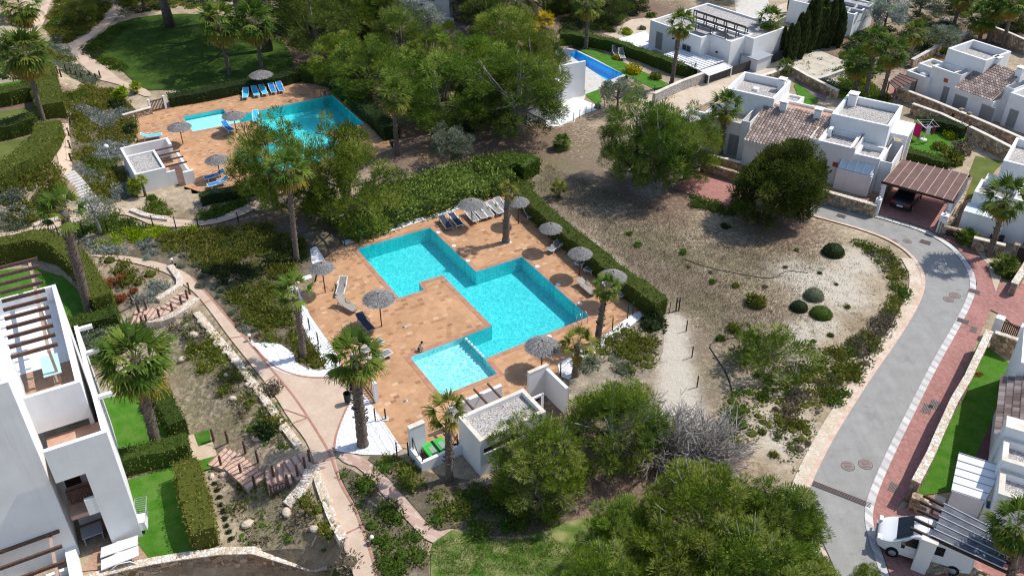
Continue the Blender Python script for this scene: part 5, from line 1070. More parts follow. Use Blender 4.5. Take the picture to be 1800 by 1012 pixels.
# ------------------------------------------------------------------ trees
for k, (sd_, R_, H_, ncl, nl, st, kw) in {'a': (1, 3.6, 8, 125, 200, 'pine', dict(rcl=(.12, .22), base=.1)), 'b': (2, 3.6, 8, 125, 200, 'pinelight', dict(rcl=(.12, .22), base=.08)), 'c': (3, 3.8, 8, 130, 200, 'pine', dict(rcl=(.12, .22), base=.12, br=24)), 'd': (4, 3.4, 8, 125, 200, 'pinelight', dict(rcl=(.12, .22), base=.08)),
        'round': (5, 3.0, 5.5, 300, 190, 'pinedark', dict(base=.08, flatb=.42, ll=.24, br=8, rcl=(.13, .2))), 'high': (14, 5, 14, 130, 150, 'pinedark', dict(base=.5)), 'big': (6, 4.2, 8.5, 185, 260, 'pinelight', dict(base=.12, ll=.32, lw=.05, br=50, rcl=(.10, .18))), 'big2': (8, 4.0, 8.5, 175, 260, 'pinelight', dict(base=.12, ll=.32, lw=.05, br=50, rcl=(.10, .18))),
        'dark': (9, 3.8, 8, 105, 190, 'pinedark', dict(base=.12)), 'olive': (10, 2.2, 4, 45, 150, 'greygreen', dict(base=.3, ll=.2, lw=.07)), 'silver': (11, 2.4, 4, 50, 150, 'silver', dict(base=.25, ll=.22, lw=.07)), 'thin': (12, 2.2, 4.5, 34, 70, 'greygreen', dict(base=.4, ll=.2, lw=.05, br=26)),
        'low': (13, 2.0, 2.6, 55, 120, 'pinelight', dict(base=.02, flatb=.35, ll=.26, br=20))}.items():
    t_, c_ = pine_meshes(sd_, R_, H_, ncl, nl, st, **kw); TREES[k] = (t_, c_, R_, H_)
for args in [
    (486, 366, 8.0, 3.6, 'b', 'tall pine in front of the second pool, left of the pair behind the slim palm'),
    (614, 392, 9.2, 3.7, 'd', 'tallest broad pine between the two pools, right of the pair'),
    (552, 385, 5.2, 2.0, 'c', 'smaller pine filling the gap between the pair in front of the second pool'),
    (650, 175, 7.2, 4.2, 'b', 'light green pine standing just right of the second pool'),
    (775, 228, 8.0, 4.9, 'a', 'wide pine behind the lone palm, left neighbour of the biggest pine'),
    (915, 235, 9.0, 5.5, 'c', 'biggest dark pine left of the blue pool villa'),
    (840, 195, 8.2, 4.0, 'd', 'pine squeezed between the two widest pines of the grove'),
    (560, 110, 8.0, 4.8, 'dark', 'shady pine behind the second pool near its palms'),
    (625, 62, 7.5, 4.2, 'a', 'pine at the top edge left of the white house'),
    (705, 120, 7.0, 3.6, 'a', 'pine in the middle of the grove below the silver olive'),
    (505, 45, 8.5, 4.6, 'dark', 'dark pine at the top edge beside the twin palms'),
    (300, 48, 14, 6.4, 'high', 'dark pine at the top edge shading the upper lawn, trunk on the grass'),
    (372, 42, 14, 6.6, 'high', 'dark pine at the top edge behind the twin palms'),
    (232, -6, 8.0, 4.0, 'dark', 'dark pine at the top edge beside the upper path'),
    (870, 62, 6.0, 3.8, 'dark', 'brownish pine at the top edge right of the gravel garden'),
    (880, 120, 7.0, 4.0, 'a', 'pine at the back of the grove below the gravel garden'),
    (1117, 322, 7.8, 3.3, 'a', 'pine with a bare trunk on the open lot, left of two'),
    (1158, 334, 8.8, 3.7, 'c', 'bare trunked pine on the open lot, right of two by the red turning area'),
    (1205, 314, 6.4, 3.0, 'b', 'low pine leaning over the red turning area'),
    (1072, 800, 5.8, 3.2, 'c', 'dense pine right of the main pool house, upper one of two'),
    (950, 872, 4.8, 2.9, 'big2', 'bright pine against the corner of the main pool house'),
    (1082, 1012, 5.4, 2.5, 'big', 'leftmost large pine in the foreground clump over the lawn'),
    (1225, 985, 6.2, 3.4, 'big2', 'middle large pine in the foreground clump'),
    (1345, 1000, 6.0, 3.0, 'big', 'right large pine in the foreground clump beside the road'),
    (1170, 1090, 6.2, 3.4, 'big', 'nearest large pine at the bottom edge, centre of the clump'),
    (1310, 1100, 6.0, 3.4, 'big2', 'nearest large pine at the bottom edge, right side of the clump'),
    (1060, 1110, 5.4, 2.6, 'big2', 'nearest large pine at the bottom edge, left side over the lawn'),
    (1395, 1075, 4.6, 2.0, 'big', 'small pine at the bottom edge beside the road'),
    (690, 60, 6.5, 3.4, 'd', 'pine at the top of the grove just below the white house'), (760, 150, 6.5, 3.4, 'b', 'bright pine in the heart of the grove'), (850, 40, 6.5, 3.6, 'dark', 'dark pine at the top edge beside the gravel garden'), (600, 150, 6.0, 3.2, 'd', 'pine at the corner of the second pool deck, behind its hedge'), (935, 160, 7.5, 4.0, 'a', 'pine behind the biggest one, beside the blue pool villa'), (432, 62, 14, 6.6, 'high', 'tall dark pine at the top edge right above the twin palms'), (470, 90, 14, 6.2, 'high', 'tall dark pine whose bare trunk stands just right of the twin palms'), (575, 40, 7.5, 4.0, 'd', 'pine at the top edge, left part of the grove'), (255, 20, 7.5, 3.8, 'dark', 'dark pine between the upper path and the upper lawn'),
    (1520, 1045, 2.2, .9, 'b', 'young pine sapling at the bottom edge in front of the road')]:
    tree(*args)
tree(1368, 384, 7.4, 3.9, 'round', 'dense round dark pine standing alone beside the road', cat='pine tree')
tree(1348, 640, 2.7, 2.6, 'low', 'low spreading pine bush on the open lot', name='pine_bush', cat='pine bush')
for x, y, hh, r, v, l in [(178, 412, 3.8, 2.3, 'thin', 'thin grey olive tree by the stone steps and the pink path'), (797, 292, 3.9, 2.2, 'olive', 'round grey leaved tree above the creeper bank'), (1085, 195, 3.6, 2.2, 'olive', 'grey olive tree by the terrace of the blue pool'),
        (738, 75, 5.2, 3.2, 'silver', 'silvery olive tree in front of the white house at the top edge'), (1552, 58, 4.6, 2.7, 'silver', 'grey olive tree right of the long white house'), (1615, 28, 4.6, 2.7, 'olive', 'darker olive tree at the top edge, right of the grey olive'),
        (955, 28, 4.2, 3.0, 'dark', 'dark tree at the top edge behind the yellow palms'), (1070, 42, 4.5, 2.8, 'dark', 'dark round tree behind the long garden hedge'), (1110, 12, 5.0, 3.0, 'dark', 'dark tree at the top edge left of the slatted roof house'), (1010, 30, 4.6, 2.6, 'dark', 'dark tree behind the single tall garden palm'),
        (1275, -2, 4.0, 3.0, 'dark', 'dark tree at the top edge above the slatted roof house'), (1672, 15, 4.0, 2.6, 'dark', 'dark tree at the top edge between the right hand palms'), (1505, 35, 3.0, 2.0, 'dark', 'dark bush tree beside the garage of the long white house'), (1790, 45, 4.5, 3.2, 'dark', 'dark tree in the upper right corner'),
        (150, 42, 3.4, 2.2, 'dark', 'dark tree beside the upper path near the corner palm'), (1650, 90, 3.2, 2.4, 'olive', 'grey green scrub tree behind the three leaning palms')]:
    tree(x, y, hh, r, v, l, 'tree', 'tree')
# dead grey shrub
def twig_mesh(seed, r, n=60, q_=1.7):
    global RNG
    k = RNG; RNG = np.random.default_rng(seed); b = MB(); d = rdir(n * 2); d = d[d[:, 2] > .05][:n]
    for q in d:
        l = r * RNG.uniform(.6, 1.0); e = q * l; m = e * .5 + rdir(1)[0] * r * .1; b.tube([(0, 0, 0), m, e], [.022 * q_, .014 * q_, .007 * q_], 3, False)
        for _ in range(9):
            f = RNG.uniform(.35, 1); p = m + (e - m) * max(0, f * 2 - 1) if f > .5 else m * f * 2; w_ = unit(q + rdir(1)[0] * .8); b.tube([p, p + w_ * l * .3], [.009 * q_, .004 * q_], 3, False)
            p2 = p + w_ * l * .18; b.tube([p2, p2 + unit(w_ + rdir(1)[0] * .8) * l * .2], [.008 * q_, .004 * q_], 3, False)
    RNG = k; return b.mesh('bare_branches', PALEBARK)
TW = [twig_mesh(3, 1.9, 110), twig_mesh(4, 1.9, 100)]
for x, y, s, v, l in [(1165, 795, 1.75, 0, 'large leafless grey bush beside the dirt track'), (1232, 805, 1.7, 1, 'leafless grey bush right of the dirt track end'), (1125, 765, .8, 0, 'small leafless bush between the pine and the dirt track')]:
    tag(link('bare_bush', TW[v], loc=G(x, y), scale=s, rz=x), l, 'bare bush')
# ------------------------------------------------------------------ palms
for k, a in {'n1': dict(seed=21, n=32, skirt=10, lo=-50), 'n2': dict(seed=22, n=28, lo=-40, skirt=8), 'full': dict(seed=23, n=46, skirt=26, lo=-60, green='green'), 'old': dict(seed=24, n=34, skirt=30, lo=-55), 'windy': dict(seed=25, n=20, wind=(-.75, .1, .25), lo=-25, green='green'), 'few': dict(seed=26, n=16, lo=-20, green='olive'), 'sm': dict(seed=27, n=20, lo=-25, green='olive')}.items():
    c_, s_ = palm_crown(**a); PALMS[k] = (c_, s_, 2.2)
for a in [
    ((78, 216), (42, 92), 52, 'full', 'big fan palm at the left edge rising beside the clipped hedges'), ((44, 44), (34, 8), 45, 'n1', 'fan palm in the upper left corner behind the big one'),
    ((404, 132), (383, 42), 46, 'n1', 'fan palm on the upper lawn, left of the twins'), ((462, 128), (445, 38), 46, 'old', 'fan palm beside the upper lawn, right of the twins'), ((698, 272), (692, 168), 36, 'n1', 'lone palm between the second pool and the pine grove'),
    ((522, 458), (506, 298), 46, 'n2', 'tall slim palm in the dark bed left of the main pool'), ((160, 556), (112, 372), 50, 'windy', 'tall thick trunked palm with windswept crown beside the left lawn'), ((534, 628), (519, 512), 40, 'windy', 'slim palm with windswept crown on the white gravel strip'),
    ((638, 782), (623, 628), 62, 'n2', 'palm standing in the white gravel at the pool gate'), ((277, 788), (238, 632), 78, 'full', 'big palm with brown skirt beside the apartment building'), ((790, 842), (787, 725), 46, 'few', 'palm at the yard of the main pool house'),
    ((1050, 602), (1066, 505), 30, 'n1', 'leaning palm at the lower right corner of the main pool'), ((1011, 660), (1016, 605), 38, 'sm', 'short palm beside the biggest thatched umbrella'), ((889, 426), (893, 335), 22, 'sm', 'small palm standing on the pool deck in a white gravel square'),
    ((1738, 452), (1768, 348), 48, 'n1', 'tall palm by the outer bend of the road'), ((1266, 272), (1276, 188), 36, 'n2', 'palm in front of the white villa left wall'), ((1180, 152), (1198, 42), 31, 'n1', 'palm in front of the slatted roof house'),
    ((1030, 86), (1035, 8), 32, 'n1', 'single tall palm by the long hedge of the blue pool garden'), ((1436, 85), (1440, 14), 22, 'n2', 'palm rising behind the cypress row'), ((1346, 96), (1354, 34), 30, 'n2', 'palm left of the cypress row'),
    ((1504, 163), (1510, 110), 34, 'old', 'left palm of the leaning group behind the brown pergola roof'), ((1522, 168), (1538, 70), 30, 'n1', 'middle palm of the leaning group behind the brown pergola roof'), ((1549, 174), (1571, 92), 33, 'old', 'right palm of the leaning group behind the brown pergola roof'), ((1588, 105), (1608, 58), 28, 'n2', 'palm behind the leaning group near the gravel track'),
    ((1722, 72), (1730, 28), 36, 'old', 'palm behind the upper right villa, left of two'), ((1738, 74), (1755, 12), 30, 'n1', 'palm with tall trunk behind the upper right villa'), ((1762, 82), (1782, 4), 34, 'old', 'tall palm at the upper right corner'), ((1677, 42), (1694, -8), 30, 'n1', 'palm at the top edge beside the scrub boulders'),
    ((1770, 1040), (1788, 925), 62, 'old', 'palm with shaggy skirt over the carport at the bottom right'), ((812, 40), (816, -32), 28, 'n1', 'palm with only its trunk in view on the gravel of the top house'), ((1560, 12), (1568, -30), 26, 'n1', 'palm trunk at the top edge on the far lawn')]:
    thick = {160: (.34, .30), 638: (.34, .28), 277: (.34, .30), 889: (.30, .2)}.get(a[0][0], (.24, .17)); palm(*a, *thick)
def fan_clump(x, y, r, style, label, n=3, hh=.7, name='dwarf_palm', cat='dwarf palm'):
    p = G(x, y); t = thing(name, label, cat, p)
    for i in range(n):
        a_ = random.uniform(0, 6.28); q = (math.cos(a_) * r * .35 * (i > 0), math.sin(a_) * r * .35 * (i > 0), hh * random.uniform(.6, 1.15)); b = MB(); b.tube([(q[0] * .5, q[1] * .5, -.1), q], [.13, .09], 6); b.build('trunk', PALMBARK, t)
        o = link('crown', PALMS[style][0], parent=t, loc=q, rz=a_); o.scale = (r * .8 / 2.2,) * 3
for a in [(984, 262, 1.2, 'n1', 'dwarf palm on the lot near the biggest pine', 2, .9), (983, 345, 1.1, 'few', 'small two stemmed palm beside the pool hedge', 2, 1.3), (1378, 132, 1.5, 'n2', 'small cycad palm behind the corner of the stone garden wall', 1, .9), (1698, 428, 1.2, 'n1', 'round fan palm bush in front of the stone wall by the road', 3, .5), (1768, 478, 1.3, 'n1', 'round fan palm bush on the sandy bed below the tall palm', 3, .5)]: fan_clump(*a)
PALMS['date'] = (palm_crown(seed=31, n=30, green='yellow', full=False, lo=-20)[0], None, 2.2); PALMS['yucca'] = (palm_crown(seed=32, n=26, green='lime', full=False, lo=-10)[0], None, 2.2)
for a in [(926, 62, 2.2, 'date', 'yellow green date palm at the top left of the long hedge', 1, 1.2), (958, 52, 1.8, 'date', 'smaller yellow green palm right of the first one', 1, 1.2)]: fan_clump(*a)
for a in [(215, 180, 1.1, 'yucca', 'bright green yucca above the pool gate, largest of the clump', 3, 1.2), (238, 165, .9, 'yucca', 'bright green yucca by the steps over the pool gate', 2, .9), (240, 345, .9, 'yucca', 'bright yucca at the corner of the second pool house', 2, 1.0), (256, 345, .8, 'yucca', 'slim yucca against the wall of the second pool house', 1, 1.4)]: fan_clump(*a, name='yucca', cat='yucca')
# cypress row
def cyp_mesh(seed):
    global RNG
    k = RNG; RNG = np.random.default_rng(seed); L = LF_(); n = 1500; z = RNG.uniform(0, 1, n) ** .9; a_ = RNG.uniform(0, 6.28, n); r = .20 * np.sin(np.pi * np.clip(z * .9 + .1, 0, 1)) ** .6 * RNG.uniform(.7, 1.1, n)
    L.blades(np.c_[r * np.cos(a_), r * np.sin(a_), z * .95], np.c_[np.cos(a_) * .5, np.sin(a_) * .5, np.ones(n) * 1.4] + RNG.normal(size=(n, 3)) * .2, .11, .03, pick('dark', n))
    for i in range(5): L.dome((0, 0, i * .17), .13 - .01 * i, .3, PAL['dark'][0], 7, 2)
    RNG = k; return L.mesh('cypress')
CY = [cyp_mesh(41), cyp_mesh(42)]
for i, (x, y, hh) in enumerate([(1372, 100, 3.6), (1382, 104, 4.2), (1390, 112, 4.8), (1397, 100, 5.2), (1405, 104, 5.6), (1413, 92, 6.2), (1421, 92, 6.6), (1430, 88, 5.6), (1438, 86, 6.0), (1446, 84, 5.4), (1453, 84, 5.8), (1460, 80, 6.2), (1468, 80, 5.0), (1473, 84, 4.4), (1386, 22, 2.6), (1399, 24, 2.8)]):
    q = G(x, y); o = link('cypress', CY[i % 2], loc=q, rz=i); o.scale = (hh * .52, hh * .52, hh); tag(o, 'dark slim cypress in the dense row below the long white house' if i < 14 else ('small cypress against the long white house, left of two' if i == 14 else 'small cypress against the long white house, right of two'), 'cypress', 'cypresses in the dense row' if i < 14 else None)
# ------------------------------------------------------------------ hedges
for a in [([(-12, 186), (72, 170)], 1.9, 1.5, 'hedge', 'clipped hedge between the two upper left lawns'), ([(-12, 246), (66, 226)], 1.9, 1.5, 'hedge', 'clipped hedge below the second left lawn, under the big palm'), ([(76, 132), (84, 165), (94, 208)], 2.5, 1.6, 'hedgeolive', 'broad clipped hedge right of the big left palm'),
    ([(92, 238), (82, 268), (52, 300), (-12, 332)], 2.3, 1.5, 'hedgeolive', 'curved clipped hedge sweeping to the left edge'), ([(-12, 462), (60, 446), (112, 454), (150, 486), (172, 525), (190, 556)], 1.6, 1.9, 'hedgeolive', 'curved hedge round the lawn below the windswept palm'),
    ([(128, 588), (212, 566)], 1.5, 1.3, 'hedge', 'short clipped hedge under the thick trunked palm'), ([(284, 706), (318, 770)], 1.2, 1.4, 'hedge', 'hedge right of the lawn with the big skirted palm'), ([(214, 828), (336, 800)], 1.3, 1.5, 'hedge', 'dark hedge between the two lower left lawns'),
    ([(334, 838), (366, 965)], 1.5, 1.7, 'hedgeolive', 'tall clipped hedge along the bottom left lawn'), ([(915, 345), (930, 372), (1000, 432), (1080, 498), (1160, 556)], 1.5, 1.5, 'hedge', 'long hedge along the right side of the main pool deck'),
    ([(300, 185), (360, 175), (440, 158), (500, 148), (525, 140)], 1.6, 1.2, 'dark', 'dark hedge along the far side of the second pool'), ([(530, 138), (565, 142), (590, 152)], 2.0, 1.6, 'hedge', 'round topped shrubs of the hedge at the far corner of the second pool'),
    ([(592, 156), (640, 198), (690, 245)], 1.8, 1.4, 'dark', 'dark hedge along the right side of the second pool'), ([(985, 76), (1036, 79), (1107, 98), (1150, 115), (1191, 131), (1222, 134)], 1.2, 1.4, 'hedge', 'tall brownish hedge between the blue pool garden and the slatted roof house'),
    ([(965, 28), (1000, 20)], 1.5, 2.0, 'hedge', 'short cypress hedge at the top edge left of the single tall palm'), ([(355, 358), (420, 345), (470, 335)], 1.2, 1.0, 'dark', 'low dark hedge along the near side of the second pool'), ([(1590, 275), (1640, 292), (1665, 295)], 1.2, .9, 'hedge', 'leafy hedge behind the brown carport'),
    ([(1620, 225), (1660, 232), (1690, 245)], 1.0, 1.3, 'dark', 'dark hedge behind the clothes dryer')]: hedge(*a)
hedge([(600, 408), (640, 390), (700, 368), (800, 337), (885, 314)], 4.9, 1.3, 'creeper', 'broad bank of creeper along the far side of the main pool', name='creeper_bank', loose=.2, dens=64, cat='creeper hedge', ll=.32)
hedge([(840, 318), (905, 300), (935, 312)], 2.4, 1.6, 'green', 'bright green shrubs at the upper right end of the creeper bank', name='creeper_bank', loose=.14, dens=36, cat='creeper hedge', ll=.24)
# ------------------------------------------------------------------ ground cover
OS = [('olive', 4), ('silver', .7), ('green', 1)]
for nm, px, mix, lab, kw in [
    ('ground_cover', [(108, 175), (150, 150), (205, 160), (222, 185), (238, 205), (242, 245), (212, 262), (208, 290), (232, 345), (165, 360), (130, 300), (124, 215)], [('olive', 5), ('silver', 1), ('green', .8)], 'olive and silver creeping shrubs on the slope left of the second pool', {}),
    ('ground_cover', [(78, 50), (100, 0), (190, -5), (190, 15), (165, 50), (120, 75), (95, 66)], OS, 'creeping shrubs beside the upper path', {}), ('ground_cover', [(70, 70), (115, 90), (150, 128), (178, 146), (150, 150), (110, 125), (85, 115)], [('greygreen', 2), ('silver', 1), ('olive', 1)], 'grey green creeping shrubs below the upper path', {}),
    ('ground_cover', [(142, 90), (170, 68), (205, 45), (225, 50), (190, 75), (175, 100), (215, 115), (232, 125), (205, 128)], [('green', 2), ('dark', 1)], 'low green border between upper path and lawn', dict(hh=.6)),
    ('ground_cover', [(0, 345), (45, 315), (85, 280), (98, 300), (108, 330), (120, 365), (100, 385), (50, 398), (0, 408)], [('greygreen', 2), ('silver', 2), ('olive', 1.5)], 'grey lavender bed left of the stone steps', {}),
    ('ground_cover', [(-5, 434), (60, 416), (120, 402), (135, 420), (125, 436), (60, 440), (-5, 450)], [('olive', 1), ('greygreen', 1)], 'low shrubs between the pink path and the curved hedge', {}),
    ('ground_cover', [(132, 398), (172, 372), (210, 378), (245, 395), (262, 402), (200, 415), (180, 412), (150, 420), (132, 414)], [('green', 2), ('olive', 1)], 'green creeping bed under the olive tree', dict(hh=.5)),
    ('ground_cover', [(170, 425), (230, 408), (300, 400), (345, 402), (340, 412), (280, 418), (210, 430), (175, 438)], [('lime', 2), ('green', 1)], 'bright green strip of foliage along the fence below the pink path', {}),
    ('ground_cover', [(140, 432), (180, 428), (222, 428), (228, 438), (215, 446), (150, 445)], [('silver', 1)], 'clipped silver lavender mound beside the path', dict(r=(.5, .7))),
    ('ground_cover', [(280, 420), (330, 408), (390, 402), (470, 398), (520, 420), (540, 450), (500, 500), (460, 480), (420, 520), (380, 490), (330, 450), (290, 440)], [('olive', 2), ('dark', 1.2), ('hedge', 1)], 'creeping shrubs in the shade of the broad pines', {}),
    ('ground_cover', [(400, 520), (450, 495), (500, 510), (520, 560), (530, 600), (500, 605), (470, 600), (440, 575), (415, 545)], [('olive', 3), ('green', .6)], 'olive creeping shrubs between the curved path and the main pool', {}),
    ('ground_cover', [(505, 600), (537, 600), (560, 620), (574, 640), (548, 645), (528, 632), (515, 615)], [('olive', 2), ('green', 1)], 'green shrub mass around the foot of the slim windswept palm', {}),
    ('ground_cover', [(596, 826), (625, 826), (662, 866), (690, 900), (752, 960), (750, 1020), (680, 1020), (660, 960), (640, 915), (612, 850)], [('olive', 2), ('green', 1.2), ('brown', .35)], 'creeping shrubs between the concrete path and the brick path', dict(dens=1.1)),
    ('ground_cover', [(660, 806), (690, 800), (735, 835), (760, 850), (740, 862), (715, 870), (690, 848)], [('green', 2), ('olive', 2), ('greygreen', 1)], 'shrubs between brick path and pool house yard', {}),
    ('ground_cover', [(745, 880), (800, 855), (860, 865), (940, 895), (1010, 895), (985, 918), (900, 938), (840, 935), (780, 925), (745, 905)], [('green', 2), ('olive', 2), ('dark', .6)], 'dense green shrubs below the main pool house', dict(dens=1.3)),
    ('ground_cover', [(1000, 655), (1050, 608), (1100, 575), (1145, 570), (1165, 590), (1160, 620), (1130, 660), (1060, 650)], [('greygreen', 2), ('olive', 1.2), ('brown', .8), ('green', .8)], 'mixed grey scrub below the corner of the main pool', dict(dens=1.4)),
    ('ground_cover', [(300, 560), (340, 555), (380, 590), (430, 650), (470, 700), (515, 755), (520, 785), (480, 790), (440, 760), (400, 700), (340, 640), (300, 600)], [('olive', 1.8), ('brown', 1.3), ('grass', 1.0)], 'patchy dry scrub on the bank left of the concrete path', dict(dens=2.3, r=(.25, .6), patch=1.4)),
    ('ground_cover', [(385, 850), (430, 840), (520, 850), (550, 900), (585, 945), (500, 955), (420, 960), (395, 900)], [('grass', 2), ('brown', 1.3), ('olive', .6)], 'green weeds and dry grass on the bank above the stone wall', dict(dens=1.7, r=(.22, .5), hh=.5, patch=1.4)),
    ('ground_cover', [(530, 870), (548, 865), (575, 905), (585, 940), (560, 930)], [('olive', 2), ('brown', .5)], 'olive shrubs along the rock edge of the path', {}),
    ('ground_cover', [(560, 985), (600, 972), (625, 1000), (630, 1030), (550, 1030)], [('olive', 2), ('brown', 1)], 'shrubs at the foot of the stone wall beside the path', {}),
    ('ground_cover', [(230, 465), (285, 485), (300, 500), (280, 535), (240, 540), (222, 520), (185, 490), (180, 455)], [('silver', 2), ('olive', 1.3), ('greygreen', 1)], 'silver and green shrubs inside the curve of the path', dict(dens=.6)),
    ('ground_cover', [(140, 590), (200, 575), (225, 605), (200, 640), (150, 640)], [('greygreen', 2), ('olive', .6)], 'large grey green shrub mass by the apartment terrace', dict(r=(.6, .9), hh=1.1)),
    ('ground_cover', [(1500, 428), (1545, 432), (1585, 465), (1600, 495), (1590, 530), (1550, 600), (1505, 670), (1470, 720), (1440, 700), (1470, 640), (1520, 580), (1560, 540), (1570, 500), (1540, 460)], [('olive', 2.6), ('brown', 1.2), ('green', 1.2)], 'brown and green scrub on the bank above the road', dict(dens=3.2, r=(.28, .65), patch=1.4)),
    ('ground_cover', [(1400, 660), (1450, 620), (1500, 600), (1470, 660), (1430, 740), (1400, 830), (1370, 820), (1360, 760)], [('brown', 1.2), ('green', 1.4), ('olive', 1.6)], 'sparse scrub on the lower bank above the road', dict(dens=2.5, r=(.25, .6), patch=1.4)),
    ('ground_cover', [(1330, 640), (1400, 630), (1420, 660), (1390, 720), (1360, 760), (1330, 740), (1320, 690)], [('olive', 2), ('brown', 1), ('green', 1)], 'sparse scrub below the low pine bush', dict(dens=1.1, r=(.22, .5), patch=1.4)),
    ('ground_cover', [(1395, 130), (1440, 160), (1480, 172), (1500, 150), (1570, 120), (1600, 60), (1560, 50), (1500, 60), (1480, 100), (1500, 130), (1470, 150)], [('green', 2), ('dark', 2), ('lime', .6)], 'dark greenery between the sandy terrace and the leaning palms', dict(dens=.9, r=(.4, .9))),
    ('ground_cover', [(1275, 690), (1320, 680), (1345, 730), (1340, 770), (1300, 790), (1270, 760)], [('green', 2), ('olive', 1)], 'green shrub mass right of the dirt track', dict(dens=.8)),
    ('ground_cover', [(1390, 50), (1440, 95), (1480, 120), (1480, 150), (1430, 150), (1390, 120)], [('dry', 1), ('greygreen', 2)], 'dry sparse plants on the sandy terrace below the cypresses', dict(dens=.25, r=(.2, .4))),
    ('ground_cover', [(1470, 125), (1500, 115), (1530, 150), (1570, 175), (1540, 185), (1480, 165)], [('lime', 2), ('green', 2)], 'bright green shrubs around the leaning palms', {}),
    ('ground_cover', [(1580, 60), (1660, 40), (1720, 60), (1670, 90), (1600, 120), (1560, 110)], [('greygreen', 2), ('dark', 1), ('olive', 1)], 'scrub on the slope behind the leaning palms', dict(dens=.8)),
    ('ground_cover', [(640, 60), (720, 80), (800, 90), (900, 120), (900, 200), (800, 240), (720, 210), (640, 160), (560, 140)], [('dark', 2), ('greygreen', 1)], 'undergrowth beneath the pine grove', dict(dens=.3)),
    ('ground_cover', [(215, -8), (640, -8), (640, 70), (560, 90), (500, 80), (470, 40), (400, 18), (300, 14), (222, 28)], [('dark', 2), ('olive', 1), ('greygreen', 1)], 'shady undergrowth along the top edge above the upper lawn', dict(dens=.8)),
    ('ground_cover', [(1000, 12), (1060, 10), (1130, 0), (1140, 20), (1090, 40), (1040, 62), (985, 62)], [('dark', 2), ('green', 1)], 'dark shrubs behind the long garden hedge', dict(dens=.8, r=(.5, 1.0))),
    ('ground_cover', [(1600, 0), (1800, 0), (1800, 60), (1740, 60), (1690, 50), (1600, 50)], [('greygreen', 2), ('dark', 2), ('olive', 1)], 'scrub around the palms in the upper right corner', dict(dens=.5)),
    ('ground_cover', [(0, 70), (60, 60), (75, 100), (70, 135), (0, 145)], [('dark', 1), ('green', 2)], 'green shrubs behind the big left palm', dict(dens=.9)),
    ('ground_cover', [(1090, 178), (1160, 165), (1235, 140), (1240, 150), (1160, 185), (1110, 200)], [('rust', 1), ('yellow', .6), ('greygreen', 1)], 'reddish planting along the stone wall by the sandy garden', dict(dens=.4, r=(.2, .4))),
    ('ground_cover', [(250, 375), (270, 355), (295, 362), (300, 384), (285, 386)], [('green', 2), ('olive', 1)], 'green bed at the corner of the second pool house', dict(hh=.5)),
    ('ground_cover', [(335, 388), (355, 372), (400, 360), (440, 350), (445, 356), (410, 372), (370, 388)], [('green', 1.5), ('silver', 1)], 'green and silver bed along the upper side of the pink path', dict(hh=.5)),
    ('ground_cover', [(1218, 345), (1240, 352), (1290, 366), (1320, 362), (1330, 372), (1270, 378), (1215, 362)], [('greygreen', 1), ('hedge', 2)], 'low green edging below the red turning area', {}),
    ('ground_cover', [(560, 260), (690, 270), (820, 270), (900, 285), (860, 300), (760, 305), (700, 330), (640, 380)], [('greygreen', 1), ('dry', 1)], 'sparse dry plants on the bank above the creeper', dict(dens=.12))]:
    cover(nm, px, mix, lab, **kw)
